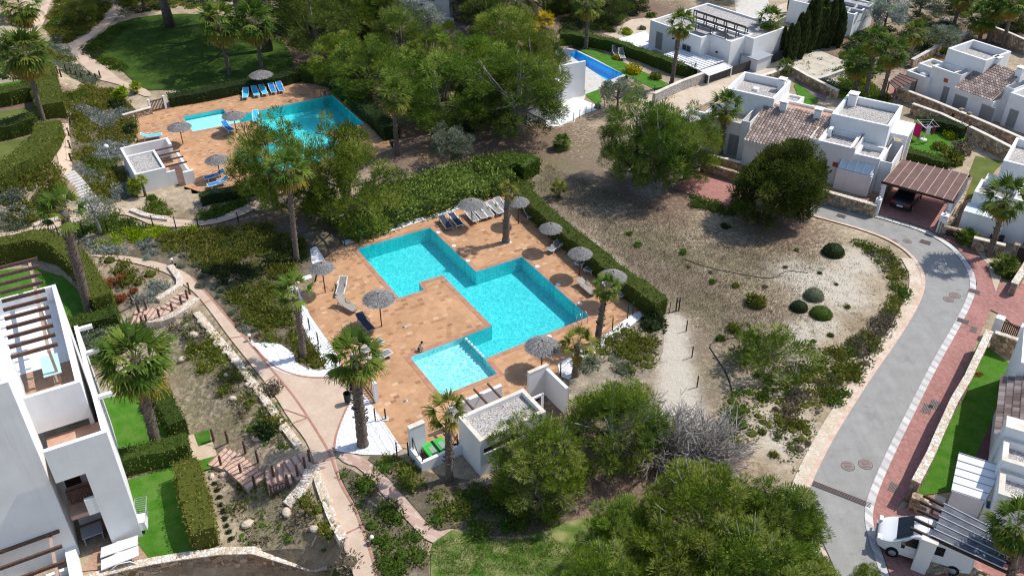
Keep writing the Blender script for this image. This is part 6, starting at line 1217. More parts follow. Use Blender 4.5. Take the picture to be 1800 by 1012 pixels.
# single shrubs
for x, y, r, st, l in [(1464, 445, .92, 'dark', 'largest clipped round bush on the sandy lot by the road'), (1430, 522, .78, 'greygreen', 'grey round bush at the back of the trio on the lot'), (1404, 542, .68, 'dark', 'dark clipped ball bush at the left of the trio on the lot'), (1443, 553, .85, 'green', 'low green dome bush at the right of the trio on the lot')]:
    shrub(x, y, r, st, l, ball=True, name='round_bush', cat='bush', zs=.75 if 'low' in l else .95)
for x, y, r, st, l in [(917, 328, 1.25, 'hedge', 'big rounded bush at the far end of the pool hedge'), (1145, 572, 1.25, 'dark', 'big dark rounded bush at the near end of the pool hedge'), (1328, 535, 1.1, 'olive', 'low olive bush on the lot above the pine bush'), (1290, 580, .7, 'olive', 'small bush left of the pine bush on the lot'), (1268, 596, .5, 'green', 'tiny bush just below left of the pine bush on the lot'), (1342, 700, .7, 'green', 'small green bush below the pine bush'), (1400, 700, .8, 'brown', 'brown dry bush right below the pine bush'), (1252, 497, .4, 'green', 'little upright shrub on the bare lot'), (1293, 503, .45, 'olive', 'small dark tuft bush beside the little upright shrub'), (1200, 445, .45, 'grass', 'bright green weed clump on the lot, right one'), (1105, 412, .4, 'grass', 'bright green weed clump beside the pool hedge'), (1120, 432, .45, 'grass', 'second bright green weed clump beside the pool hedge'), (1275, 400, .5, 'dark', 'small dark bush in the shade of the round pine'),
    (219, 490, .75, 'rust', 'rust red dried shrub inside the curve of the path'), (195, 500, .6, 'rust', 'left rust brown shrub by the curved hedge'), (215, 525, .65, 'rust', 'lowest rust brown shrub above the wooden stairs'), (235, 512, .45, 'rust', 'small pale rust shrub beside the silver plants'),
    (470, 760, 1.0, 'dark', 'dark shrub casting shade beside the wooden stairs'), (485, 745, .8, 'olive', 'olive shrub above the dark one by the stairs'), (428, 850, .6, 'olive', 'green rounded shrub below the wooden stairs'), (478, 688, .9, 'brown', 'dark brown shrub leaning over the path edge'),
    (1085, 103, .8, 'yellow', 'yellow flowering shrub tree in the blue pool garden'), (1113, 128, 1.3, 'yellow', 'large yellow green tree like shrub by the end of the blue pool'), (1152, 138, 1.0, 'olive', 'olive brown rounded shrub near the stone wall corner'), (1217, 138, .6, 'lime', 'small bright shrub beside the dark fence end'), (1075, 56, .8, 'hedge', 'small clipped bush behind the long hedge'), (1102, 60, 1.0, 'lime', 'bright little tree behind the long hedge'), (1130, 52, .7, 'greygreen', 'round grey bush in the pale garden of the slatted house'), (1145, 30, .9, 'green', 'shrub at the wall of the slatted roof house'), (1232, 88, .9, 'rust', 'reddish shrub behind the ribbed awning'), (1050, 190, .6, 'greygreen', 'grey shrub at the edge of the white terrace'), (1022, 165, .6, 'olive', 'small shrub in front of the white villa wall'),
    (1668, 242, 1.0, 'lime', 'yellow green shrub by the garden wall beside the dryer'), (1650, 262, .9, 'olive', 'yellowish shrub in front of the brown bush'), (1672, 285, 1.7, 'olive', 'large brownish bush behind the brown carport'), (1690, 268, 1.4, 'brown', 'brown bush at the corner of the olive lawn'), (1638, 112, 1.0, 'yellow', 'yellow shrub beside the upper right villa'), (1655, 92, .8, 'lime', 'green yellow shrub behind the upper right villa'), (1680, 70, .9, 'lime', 'bright shrub behind the gravel roof of the upper right villa'), (1555, 172, .7, 'lime', 'bright shrub at the foot of the right leaning palm'),
    (770, 55, .9, 'lime', 'bright round shrub in front of the top white house'), (790, 48, 1.0, 'yellow', 'yellow green shrub beside the gravel of the top house'), (1720, 660, .35, 'rust', 'small reddish plant along the stone garden wall'),
    (100, 75, 1.0, 'greygreen', 'feathery grey shrub beside the upper handrail'), (205, 190, 1.2, 'dark', 'dark feathery shrub left of the pool gate'), (228, 232, 1.0, 'dark', 'dark feathery shrub at the left end of the second pool deck'), (268, 350, .6, 'green', 'agave like green plant below the second pool house')]:
    shrub(x, y, r, st, l)
lav = [(318, 470, 'a'), (344, 468, 'a'), (355, 488, 'a'), (352, 505, 'a'), (377, 508, 'a'), (390, 512, 'a'), (398, 532, 'a'), (385, 522, 'a'), (408, 552, 'a'), (418, 562, 'a'), (430, 580, 'a'), (447, 582, 'a'), (455, 592, 'a'), (470, 600, 'a'), (420, 574, 'a'), (322, 452, 'a')]
for x, y, _ in lav: shrub(x, y, random.uniform(.35, .5), random.choice(['greygreen', 'silver', 'greygreen', 'brown']), 'small rounded lavender bush in the row along the outer edge of the curved path', 'lavender bushes along the curved path')
for x, y in [(262, 424), (275, 432), (258, 436), (257, 445), (272, 446), (302, 450), (248, 430), (260, 455)]: shrub(x, y, random.uniform(.35, .6), 'silver', 'small silver bush on the bare bed above the curved path', 'silver bushes on the bare bed')
for x, y, r in [(1345, 505, .3), (1380, 470, .25), (1400, 440, .3), (1210, 470, .25), (1440, 480, .3), (1470, 500, .25), (1330, 660, .35), (1365, 720, .3), (1390, 745, .35), (1340, 760, .4), (1360, 800, .4), (1420, 780, .3), (1310, 640, .3), (1250, 480, .25), (1490, 540, .35), (1460, 590, .35), (1430, 600, .3)]: shrub(x, y, r, random.choice(['olive', 'brown', 'green']), 'small scrub clump scattered over the sandy lot', 'scrub clumps on the sandy lot')
pl = polyw([(960, 290), (1080, 340), (1200, 380), (1300, 420), (1480, 420), (1550, 520), (1440, 680), (1330, 640), (1240, 600), (1200, 540), (1150, 500), (1020, 400), (940, 330)])
q = pts_in(pl, 6500); q = q[bl(q, [(1020, 320, 9, 1), (1130, 430, 7, 1), (1210, 500, 6, 1), (1100, 290, 6, 1), (1300, 540, 5, 1), (1330, 450, 6, .8), (960, 380, 4, 1)]) > RNG.uniform(0, 1, len(q)) * .8]; tufts('dry_grass', np.c_[q, np.zeros(len(q))], 'brown', 'dry grass tufts over the open sandy lot', .16, 10, .28, .03)
q = pts_in(pl, 160); tufts('green_weeds', np.c_[q, np.zeros(len(q))], 'olive', 'green weeds over the open sandy lot', .14, 14, .16, .04)
q = pts_in(polyw([(760, 960), (800, 940), (850, 948), (960, 945), (1000, 960), (980, 1012), (770, 1012)]), 1100); tufts('lawn_grass', np.c_[q, np.zeros(len(q)) + .05], 'grass', 'grass blades of the patchy lawn at the bottom', .12, 10, .12, .025)
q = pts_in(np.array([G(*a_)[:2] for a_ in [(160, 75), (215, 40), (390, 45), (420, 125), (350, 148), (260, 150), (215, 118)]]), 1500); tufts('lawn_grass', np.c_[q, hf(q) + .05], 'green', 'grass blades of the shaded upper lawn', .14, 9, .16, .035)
# ------------------------------------------------------------------ walls, fences
ST_, PS = MT('stone wall'), MT('pale stone')
wall('stone_wall', [(150, 1022), (205, 1003), (290, 985), (420, 968), (520, 962), (607, 955)], .45, .15, ST_, 'tall retaining wall of brown rubble stone with pale top at the bottom left', cap=PS, base=-2.4, smooth=1)
wall('stone_wall', [tuple(U(*q_, 1.75)[:2]) for q_ in [(1610, 846), (1636, 797), (1651, 762), (1678, 702), (1702, 662), (1740, 581)]], .42, 1.7, ST_, 'long rubble stone wall between the pink pavement and the lower right lawn', cap=PS, world=True)
wall('stone_wall', [(1430, 352), (1480, 366), (1536, 382)], .4, 1.15, ST_, 'ochre stone wall with pale top left of the carport driveway', cap=PS)
wall('stone_wall', [(1574, 172), (1640, 198), (1720, 232), (1810, 272)], .35, 1.2, ST_, 'long stone wall along the upper street in front of the villa', cap=COPE)
wall('stone_wall', [(1600, 200), (1650, 218), (1695, 240)], .35, 1.1, ST_, 'stone wall behind the clothes dryer lawn', cap=COPE)
wall('stone_wall', [(1698, 246), (1730, 262), (1772, 284)], .35, 1.4, ST_, 'stone wall at the far end of the olive green lawn', cap=COPE)
wall('stone_wall', [(1382, 128), (1420, 150), (1470, 175)], .35, 1.0, ST_, 'stone garden wall behind the twin villa gardens', cap=COPE)
wall('stone_wall', [(1382, 128), (1352, 140), (1330, 146)], .35, .7, ST_, 'low stone wall under the dark fence end', cap=COPE)
wall('stone_wall', [(1148, 182), (1195, 160), (1240, 143)], .35, 1.1, MT('roof gravel'), 'grey gabion wall beside the palm and dark fence', cap=COPE)
wall('stone_wall', [(1232, 300), (1262, 310), (1330, 330)], .35, 1.0, ST_, 'reddish stone wall behind the red turning area')
wall('stone_wall', [(1240, 284), (1262, 288), (1300, 298)], .3, .7, ST_, 'low stone wall in front of the left villa windows', cap=COPE)
wall('stone_wall', [(1650, 412), (1672, 400), (1700, 330)], .35, 1.1, ST_, 'ochre stone wall at the right side of the carport')
wall('stone_wall', [(1655, 413), (1690, 421)], .35, .9, ST_, 'short stone wall holding two brown meter doors')
wall('stone_wall', [(1705, 438), (1760, 452)], .35, 1.1, ST_, 'stone wall behind the tall bend palm', cap=COPE)
wall('stone_wall', [(1775, 520), (1800, 480), (1820, 450)], .45, 1.1, ST_, 'stone wall at the right edge above the garden gate', cap=PS)
wall('stone_wall', [(1738, 612), (1785, 628)], .3, 1.4, ST_, 'shaded stone wall across the top of the lower right lawn', cap=PS)
wall('stone_wall', [(1595, 892), (1625, 902)], .5, 1.1, ST_, 'short brown stone wall beside the white van')
wall('stone_wall', [(1622, 1006), (1660, 1003), (1700, 1012), (1740, 1030)], .5, .6, ST_, 'low rubble wall at the foot of the wide white pillar by the van')
wall('stone_wall', [(218, 214), (268, 200)], .3, .7, ST_, 'low rubble wall left of the second pool gate', cap=COPE)
wall('stone_wall', [(1600, 120), (1650, 92), (1700, 70)], .35, 1.0, ST_, 'stone retaining wall behind the leaning palms', cap=CONCRETE)
wall('stone_wall', [(1735, 68), (1770, 82), (1810, 100)], .35, 1.6, ST_, 'stone wall in the upper right corner under the palms', cap=COPE)
wall('stone_wall', [(1420, 150), (1450, 142), (1482, 130)], .3, .5, MT('roof gravel'), 'low terrace wall on the sandy slope below the cypresses', cap=CONCRETE)
for px, w_, hh, l in [([(232, 372), (262, 384), (297, 388)], .5, .3, 'low pale stone kerb wall below the second pool house'), ([(62, 400), (105, 388)], .5, .35, 'pale stone edging along the upper side of the left pink path'),
        ([(346, 552), (380, 592), (420, 640), (462, 698), (495, 745), (525, 785)], .5, .2, 'rough pale rock edging along the concrete path above the stairs'), ([(552, 820), (566, 865), (588, 922), (604, 950)], .5, .2, 'rough pale rock edging along the concrete path below the stairs'),
        ([(262, 570), (300, 565), (330, 545), (345, 530)], .7, .4, 'pale rock wall carrying the upper wooden stairs'), ([(300, 470), (322, 500), (300, 515), (278, 530)], .5, .25, 'pale rock border round the green bed by the path'), ([(505, 890), (535, 858), (547, 828)], .7, .2, 'pale rock wall carrying the lower wooden stairs')]:
    wall('rock_edging', px, w_, hh, PS, l, 'rock edging', smooth=1)
def fence(px, hh, label, post=GREENMETAL, net=True, step=2.4, name='fence', cat='fence', panel=None):
    P = resample([G(*q)[:2] for q in px], step); t = thing(name, label, cat, (*P[0], h(*P[0]))); o = np.array(t.location); b = MB()
    for i, p in enumerate(P):
        z = h(*p); q = MB(); q.tube([(*(p - o[:2]), z - o[2] - .1), (*(p - o[:2]), z - o[2] + hh)], .045, 6); q.build('post', post, t)
        if i: a_ = P[i - 1]; za = h(*a_)
        if i and net:
            for f in (.5, .95): b.bar((*(a_ - o[:2]), za - o[2] + hh * f), (*(p - o[:2]), z - o[2] + hh * f), .012)
        if i and panel: b.bar((*(a_ - o[:2]), za - o[2] + hh * .5), (*(p - o[:2]), z - o[2] + hh * .5), .06, hh)
    if b.v: b.build('panel' if panel else 'wire', panel or post, t)
    return t
fence([(606, 432), (700, 400), (808, 366), (880, 346)], 1.3, 'green wire fence along the far side of the main pool')
fence([(500, 500), (530, 556), (560, 606), (590, 645)], 1.1, 'wire fence along the white gravel strip left of the main pool')
fence([(660, 740), (698, 800), (718, 800)], 1.1, 'wire fence from the gravel to the pool house yard', BLACK)
fence([(985, 662), (1048, 605), (1103, 560), (1112, 553)], 1.2, 'wire fence at the lower right corner of the main pool deck')
fence([(20, 436), (105, 420), (190, 408), (270, 400), (350, 405), (420, 395)], 1.2, 'black wire fence below the left pink path', BLACK)
fence([(1008, 214), (1040, 198), (1062, 190)], 1.0, 'thin fence around the white gravel corner of the blue pool garden', GREYMETAL, step=1.2)
fence([(1085, 170), (1150, 165), (1200, 152), (1238, 140)], 1.0, 'wire fence above the gabion wall', BLACK)
fence([(1240, 147), (1310, 126), (1360, 110), (1380, 102)], 1.15, 'dark grey panel fence in front of the modern house awnings', BLACK, False, 2.6, panel=mat('dark fence fabric', (.045, .045, .045), (.075, .075, .07), scale=5))
fence([(1206, 582), (1216, 628), (1225, 680)], .95, 'fallen net fence with dark posts along the dirt track', BLACK, False, 2.6)
for x, y in [(1188, 546), (1193, 546), (1177, 548)]:
    q = G(x, y); b = MB(); b.tube([(0, 0, -.1), (0, 0, 1.15 if x > 1180 else .9)], .05 if x > 1180 else .03, 6); tag(b.build('gate_post', BLACK, loc=q), {1188: 'dark post of the broken gate on the dirt track, left of the close pair', 1193: 'dark post of the broken gate on the dirt track, right of the close pair', 1177: 'thin dark post standing alone at the dirt track gate'}[x], 'gate post')
b = MB(); P = chaikin([np.append(G(*q)[:2], .03) for q in [(1330, 590), (1240, 600), (1260, 630), (1282, 665), (1290, 710)]], 2, False); b.tube(P, .035, 5); tag(b.build('hose', BLACK), 'dark irrigation hose lying on the sandy lot beside the pine bush', 'hose')
b = MB(); P = chaikin([np.append(G(*q)[:2], .03) for q in [(1200, 455), (1240, 470), (1300, 482), (1360, 492), (1380, 475), (1420, 480)]], 2, False); b.tube(P, .025, 5); tag(b.build('hose', BLACK), 'thin irrigation hose across the upper part of the sandy lot', 'hose')
def gate(name, label, a_, c_, hh, slats, posts=WHITE, m=WOOD, w_=.5):
    A, C = G(*a_), G(*c_); t = thing(name, label, 'gate', A); d = C - A; L = np.linalg.norm(d[:2]); t.rotation_euler.z = math.atan2(d[1], d[0])
    for x in (0, L): b = MB(); b.box(x - w_ / 2, x + w_ / 2, -w_ / 2, w_ / 2, -.1, hh + .15); b.build('gate_post', posts, t)
    b = MB(); b.box(w_ / 2, L - w_ / 2, -.03, .03, .12, .2); b.box(w_ / 2, L - w_ / 2, -.03, .03, hh - .2, hh - .12)
    for k in range(slats): x = w_ / 2 + (L - w_) * (k + .5) / slats; b.box(x - .045, x + .045, -.045, -.031, .1, hh)
    b.build('slatted_panel', m, t); return t
gate('gate', 'dark slatted gate between white posts at the entrance of the second pool', (266, 198), (292, 191), 1.3, 9, w_=.22)
gate('gate', 'dark slatted gate with white post at the main pool entrance beside the palm', (624, 655), (662, 706), 1.5, 12, w_=.25)
gate('gate', 'brown slatted garden gate between white pillars at the right pavement', (1747, 590), (1790, 606), 1.5, 9, w_=.55)
gate('gate', 'brown door gate in the wall at the right edge', (1778, 458), (1802, 466), 1.4, 6, m=DARKWOOD, posts=ST_, w_=.4)
gate('gate', 'dark brown gate in the long upper street wall', (1684, 214), (1698, 221), 1.3, 5, m=DARKWOOD, posts=ST_, w_=.4)
for x, y, l, zz in [(1509, 372, 'left brown meter door in the ochre wall by the carport', .55), (1521, 376, 'right brown meter door in the ochre wall by the carport', .55), (1667, 415, 'left brown meter door in the short wall by the fan palm', .45), (1680, 418, 'right brown meter door in the short wall by the fan palm', .45), (1675, 212, 'left meter door in the upper street wall beside the gate', .6), (1748, 240, 'middle meter door in the upper street wall', .6), (1757, 245, 'right meter door in the upper street wall', .6)]:
    q = G(x, y); b = MB(); b.box(-.3, .3, -.30, -.19, -.3, .3); b.k = 1; b.box(-.36, .36, -.29, -.20, -.36, -.3); b.box(-.36, .36, -.29, -.20, .3, .36); tag(b.build('meter_door', [DARKWOOD, WOODP], loc=q + (0, 0, zz), rz=R(-22)), l, 'meter door')
# ------------------------------------------------------------------ stairs
def stairs(name, label, pts, w_, m, n, riser=.12, cat='stairs', nos=None):
    P = resample([G(*q) for q in pts], .4); t = thing(name, label, cat, P[0]); o = P[0]; seg = len(P) - 1
    for i in range(seg):
        a_, c_ = P[i] - o, P[i + 1] - o; d = (c_ - a_)[:2]; d = d / np.linalg.norm(d); nn = np.array([-d[1], d[0]]) * w_ / 2; z = max(a_[2], c_[2])
        b = MB(); base = [(*(a_[:2] + nn), z - .5), (*(a_[:2] - nn), z - .5), (*(c_[:2] - nn), z - .5), (*(c_[:2] + nn), z - .5)]; tp = [(x, y, z + .10) for x, y, _ in base]; b.hexa(base, tp)
        if nos: b.k = 1; e = a_[:2] if a_[2] < c_[2] else c_[:2]; b.bar((*(e + nn), z + .11), (*(e - nn), z + .11), .06, .04)
        b.build('step', [m, nos] if nos else m, t)
    return t
stairs('stone_steps', 'flight of pale steps climbing between creeper and lavender bed', [(172, 372), (150, 345), (128, 318), (116, 306)], 1.5, CONCRETE, 10)
stairs('wooden_stairs', 'pink steps with brown nosings and rope posts climbing to the path at the bottom left', [(385, 800), (420, 810), (460, 845)], 2.0, PINKSTAIR, 8, nos=STEPEDGE)
stairs('wooden_stairs', 'short upper flight of pink steps joining the concrete path', [(470, 850), (510, 830), (545, 812)], 1.9, PINKSTAIR, 6, nos=STEPEDGE)
stairs('wooden_stairs', 'pale curved steps running down from the path to the upper left garden gate', [(335, 520), (300, 548), (262, 552), (235, 562)], 1.9, PINKSTAIR, 6, nos=STEPEDGE)
sheet('landing', [(328, 768), (366, 756), (386, 812), (345, 826)], mat('sand tile landing', (.50, .38, .26), (.58, .46, .34), scale=2), .10)
for q, l in (([(342, 765), (368, 756), (372, 778), (350, 786)], 'upper green turf mat on the landing by the wooden stairs'), ([(345, 812), (384, 802), (390, 820), (352, 830)], 'lower green turf mat on the landing by the wooden stairs')):
    o_ = sheet('turf_mat', q, MT('turf'), .13, kind='thing', label=l, cat='turf mat')
def posts(px, hh, label, grp, m=WOOD, rope=True, r=.06):
    P = [G(*q) for q in px]; t = thing('post_and_rope_rail', label, 'railing', P[0]); o = P[0]
    for p in P: b = MB(); q = p - o; b.box(q[0] - r, q[0] + r, q[1] - r, q[1] + r, -.1 + q[2], q[2] + hh); b.build('post', m, t)
    if rope:
        b = MB()
        for a_, c_ in zip(P[:-1], P[1:]): a_ = a_ - o + (0, 0, hh * .88); c_ = c_ - o + (0, 0, hh * .88); b.tube([a_, (a_ + c_) / 2 - (0, 0, .12), c_], .018, 4, False)
        b.build('rope', WOODP, t)
posts([(376, 775), (401, 778), (432, 796), (454, 812), (482, 840)], 1.05, 'brown posts with rope on the upper side of the lower left stairs', '')
posts([(390, 822), (425, 836), (449, 858)], 1.05, 'brown posts with rope on the lower side of the lower left stairs', '')
posts([(507, 855), (524, 838), (537, 824), (545, 812)], 1.0, 'brown posts with rope beside the upper short flight', '')
posts([(252, 575), (260, 572)], 1.0, 'pair of brown posts at the foot of the curved stairs', '')
posts([(258, 545), (282, 563), (305, 553), (321, 541), (331, 530), (334, 517)], 1.05, 'brown posts with rope on the outer side of the curved stairs', '')
posts([(234, 537), (245, 551)], 1.05, 'brown posts with rope on the inner side of the curved stairs', '')
posts([(84, 118), (93, 125), (102, 130), (108, 136)], .9, 'dark posts along the upper path behind the big palm', '', DARKWOOD)
posts([(117, 127), (126, 133), (136, 138), (145, 141), (160, 138), (170, 143), (177, 138)], .9, 'dark posts and rope across the upper path beside the slope', '', DARKWOOD)
posts([(124, 218), (122, 240), (124, 262), (126, 285)], .9, 'dark posts and rope beside the stepped path', '', DARKWOOD)
A, C = G(479, 875), G(508, 857); t = thing('wooden_balustrade', 'small brown wooden balustrade at the landing of the lower left stairs', 'balustrade', A, math.atan2(*(C - A)[[1, 0]])); L_ = float(np.linalg.norm((C - A)[:2]))
b = MB(); b.bar((0, 0, .95), (L_, 0, .95), .1, .08); b.bar((0, 0, .15), (L_, 0, .15), .08); b.build('rail', WOOD, t)
for k in range(7): x = L_ * k / 6; w_ = .06 if k in (0, 6) else .025; b = MB(); b.box(x - w_, x + w_, -w_, w_, -.2 if k in (0, 6) else .19, 1.1 if k in (0, 6) else .91); b.build('baluster', WOOD, t)
# ------------------------------------------------------------------ parasols
def umb_meshes(seed):
    global RNG
    k = RNG; RNG = np.random.default_rng(seed); L = LF_(); rings = [(.0, .42), (.28, .34), (.62, .17), (.98, -.04)]
    n = 22; pal = np.array([(.20, .19, .18), (.27, .26, .25), (.34, .33, .315)])
    for (r0, z0), (r1, z1) in zip(rings[:-1], rings[1:]):
        for i in range(n):
            a0, a1 = 6.283 * i / n, 6.283 * (i + 1) / n; f = lambda r, z, a_: (r * math.cos(a_), r * math.sin(a_), z)
            L.quads([f(r0 + 1e-3, z0 - .02, a0), f(r1, z1 - .02, a0), f(r1, z1 - .02, a1), f(r0 + 1e-3, z0 - .02, a1)], pal[0] * .9)
    m = 1700; a_ = RNG.uniform(0, 6.283, m); r = RNG.uniform(0, .96, m) ** .6 * .96; z = np.interp(r, [q[0] for q in rings], [q[1] for q in rings])
    D = np.c_[np.cos(a_), np.sin(a_), -.25 - .35 * r]; L.blades(np.c_[r * np.cos(a_), r * np.sin(a_), z], D + RNG.normal(size=(m, 3)) * .09, RNG.uniform(.14, .26, m), .03, pal[RNG.integers(0, 3, m)] * RNG.uniform(.75, 1.3, (m, 1)), side=np.c_[-np.sin(a_), np.cos(a_), np.zeros(m)])
    RNG = k
    p = MB(); p.tube([(0, 0, 0), (0, 0, 1)], .045, 8); fr = MB()
    for i in range(8): q = 6.283 * i / 8; fr.bar((0, 0, .28), (.9 * math.cos(q), .9 * math.sin(q), -.04), .03)
    tp = MB(); tp.tube([(0, 0, .38), (0, 0, .50)], [.07, .015], 8)
    return L.mesh('thatch_canopy', MT('thatch')), p.mesh('pole', POLE), fr.mesh('rib', POLE), tp.mesh('finial', DARKWOOD)
UM = [umb_meshes(51), umb_meshes(52)]
def umbrella(base, top, rpx, label, i=0):
    b0 = G(*base); c = lift(b0, *top); hh = max(1.9, min(2.6, c[2] - b0[2] - .25)); t = thing('thatched_umbrella', label, 'thatched umbrella', b0, i * 1.3, 'thatched umbrellas')
    s = rpx / pxm(c); u = UM[i % 2]
    o = link('pole', u[1], parent=t); o.scale = (1, 1, hh + .3); cn = link('canopy', u[0], parent=t, loc=(0, 0, hh)); cn.scale = (s, s, 1)
    q = link('frame', u[2], parent=t, loc=(0, 0, hh - .08)); q.scale = (s, s, 1); link('finial', u[3], parent=t, loc=(0, 0, hh))
for i, a in enumerate([((572, 514), (567, 465), 22, 'thatched umbrella near the left edge of the main pool deck'), ((671, 574), (664, 519), 29, 'thatched umbrella left of centre with a dark sunbed behind the palm'), ((830, 397), (828, 354), 23, 'shaggy thatched umbrella over the row of grey sunbeds'), ((911, 394), (909, 350), 19, 'thatched umbrella in the far right corner of the main deck'), ((967, 440), (966, 396), 20, 'thatched umbrella beside the first white sunbed along the pool hedge'), ((1018, 485), (1018, 440), 21, 'thatched umbrella beside two white sunbeds along the pool hedge'), ((1074, 532), (1074, 480), 24, 'thatched umbrella half hidden behind the leaning palm'), ((952, 648), (954, 602), 31, 'largest thatched umbrella near the main pool house'),
        ((322, 254), (318, 218), 21, 'thatched umbrella in front of the second pool house'), ((416, 234), (412, 201), 20, 'thatched umbrella at the kids end of the second pool'), ((388, 313), (384, 280), 21, 'thatched umbrella over two blue sunbeds nearest the pines'), ((463, 160), (459, 128), 20, 'thatched umbrella behind the row of blue sunbeds')]): umbrella(*a, i)
# ------------------------------------------------------------------ sunbeds
def bed_parts(raise_):
    z = .34; e = (.62, 1.95)
    f = MB(); bx = .72 * math.cos(raise_); bz = .72 * math.sin(raise_)
    for s in (-1, 1):
        y = s * .30; f.bar((0.66, y, z), (1.95, y, z), .05, .06); f.bar((.66, y, z), (.66 - bx, y, z + bz), .05, .05); f.bar((.55, y * 1.12, z + .22), (1.0, y * 1.12, z + .22), .05, .035); f.bar((.55, y * 1.12, z + .22), (.45, y * 1.1, z), .035); f.bar((1.0, y * 1.12, z + .22), (1.1, y * 1.05, z), .035)
    f.bar((.66 - bx, -.30, z + bz), (.66 - bx, .30, z + bz), .05); f.bar((1.95, -.30, z), (1.95, .30, z), .05)
    g = [MB().bar((x, y, z), (x + d, y * 1.08, 0), .05) for x, d, y in ((.35, -.12, -.28), (.35, -.12, .28), (1.6, .15, -.28), (1.6, .15, .28))]
    s = MB(); s.hexa([(.68, -.27, z - .01), (1.92, -.27, z - .01), (1.92, .27, z - .01), (.68, .27, z - .01)], [(.68, -.27, z + .025), (1.92, -.27, z + .025), (1.92, .27, z + .025), (.68, .27, z + .025)])
    k = MB(); n = Vector((math.sin(raise_), 0, math.cos(raise_))) * .03; a_, c_ = Vector((.66, 0, z)), Vector((.66 - bx * .96, 0, z + bz * .96)); Y = Vector((0, .27, 0))
    k.hexa([a_ - Y, a_ + Y, c_ + Y, c_ - Y], [a_ - Y + n, a_ + Y + n, c_ + Y + n, c_ - Y + n])
    return f, g, s, k
BED = {}
def sunbed(head, foot, label, frame='w', cloth='g', up=35, towel=None, grp='sunbeds by the main pool'):
    fm = {'w': WPLAST, 't': BROWNSL}[frame]; cm_ = {'g': SLING, 'b': BLUESL, 'c': CYANSL, 'n': DARKSL, 't': BROWNSL}[cloth]; key = (frame, cloth, up)
    if key not in BED:
        f, g, s, k = bed_parts(R(up)); BED[key] = [('frame', f.mesh('sunbed_frame', fm))] + [('leg', q.mesh('sunbed_leg', fm)) for q in g] + [('seat', s.mesh('sunbed_seat', cm_)), ('backrest', k.mesh('sunbed_backrest', cm_))]
    A, C = G(*head), G(*foot); d = C - A; c = (A + C) / 2; a_ = math.atan2(d[1], d[0]); o = c - np.array([math.cos(a_), math.sin(a_), 0]) * 1.0
    t = thing('sunbed', label, 'sunbed', (o[0], o[1], .02), a_, grp)
    for nm, me_ in BED[key]: link(nm, me_, parent=t)
    if towel: b = MB(); b.box(.8, 1.7, -.31, .31, .37, .42); q = b.build('towel', towel); q.location = t.location; q.rotation_euler = t.rotation_euler; tag(q, 'dark towel spread on the sunbed behind the gate palm', 'towel')
for a in [((605, 498), (598, 523), 'white framed sunbed with grey sling near the left umbrella', 'w', 'g', 20), ((594, 534), (626, 551), 'taupe sunbed with raised back left of the centre umbrella', 't', 't', 50), ((778, 391), (789, 405), 'left one of two dark sunbeds by the far pool corner', 't', 'n', 12), ((795, 386), (808, 400), 'right one of two dark sunbeds by the far pool corner', 'w', 'n', 12),
        ((823, 379), (835, 392), 'leftmost sunbed of the row, under the shaggy umbrella', 'w', 'g', 20), ((839, 375), (849, 386), 'second sunbed from the left in the row by the shaggy umbrella', 'w', 'g', 20), ((850, 370), (862, 384), 'middle sunbed in the row by the shaggy umbrella', 'w', 'g', 20), ((863, 366), (879, 379), 'fourth sunbed of the row by the shaggy umbrella', 'w', 'g', 20), ((876, 361), (888, 373), 'last sunbed of the row, behind the deck palm', 'w', 'g', 20),
        ((923, 370), (934, 387), 'dark sling sunbed in the far right corner by the hedge', 'w', 'g', 45), ((989, 432), (968, 444), 'flat white sunbed beside the first hedge umbrella', 'w', 'g', 15), ((1040, 456), (1016, 470), 'white sunbed partly under the second hedge umbrella', 'w', 'g', 50), ((1054, 463), (1030, 483), 'white sunbed with raised back right of the second hedge umbrella', 'w', 'g', 55), ((1021, 503), (1040, 519), 'taupe sunbed near the pool edge by the third umbrella shadow', 't', 't', 15), ((1070, 511), (1089, 522), 'white sunbed behind the leaning palm', 'w', 'g', 25),
        ((634, 566), (652, 585), 'dark covered sunbed under the centre umbrella', 't', 'n', 40), ((642, 624), (668, 606), 'white sunbed partly hidden by the gate palm crown, upper one', 'w', 'g', 15), ((652, 642), (682, 626), 'white sunbed partly hidden by the gate palm crown, lower one', 'w', 'g', 15)]: sunbed(*a)
for a in [((434, 161), (431, 181), 'first light blue sunbed in the row at the far side of the second pool', 'c'), ((446, 159), (454, 176), 'second light blue sunbed in the row at the far side of the second pool', 'c'), ((459, 157), (469, 173), 'third light blue sunbed in the row, in front of the umbrella pole', 'c'), ((476, 154), (484, 170), 'deep blue sunbed right of the umbrella pole in the far row', 'b'), ((489, 152), (498, 168), 'last deep blue sunbed at the right end of the far row', 'b'), ((391, 221), (412, 238), 'blue sunbed under the umbrella at the kids end', 'b'), ((450, 202), (451, 221), 'light blue sunbed on the strip between the two pool parts', 'c'), ((394, 310), (362, 319), 'blue sunbed under the nearest umbrella, upper of two', 'b'), ((402, 323), (367, 332), 'blue sunbed under the nearest umbrella, lower of two', 'b'), ((253, 247), (283, 242), 'light blue sunbed behind the second pool house wall', 'c')]: sunbed(a[0], a[1], a[2], 'w', a[3], 30, None, 'blue sunbeds by the second pool')
sunbed((1079, 93), (1084, 102), 'white garden lounger on the blue pool lawn, left of two', 'w', 'g', 60, None, 'white garden loungers'); sunbed((1090, 99), (1094, 106), 'white garden lounger on the blue pool lawn, right of two', 'w', 'g', 60, None, 'white garden loungers')
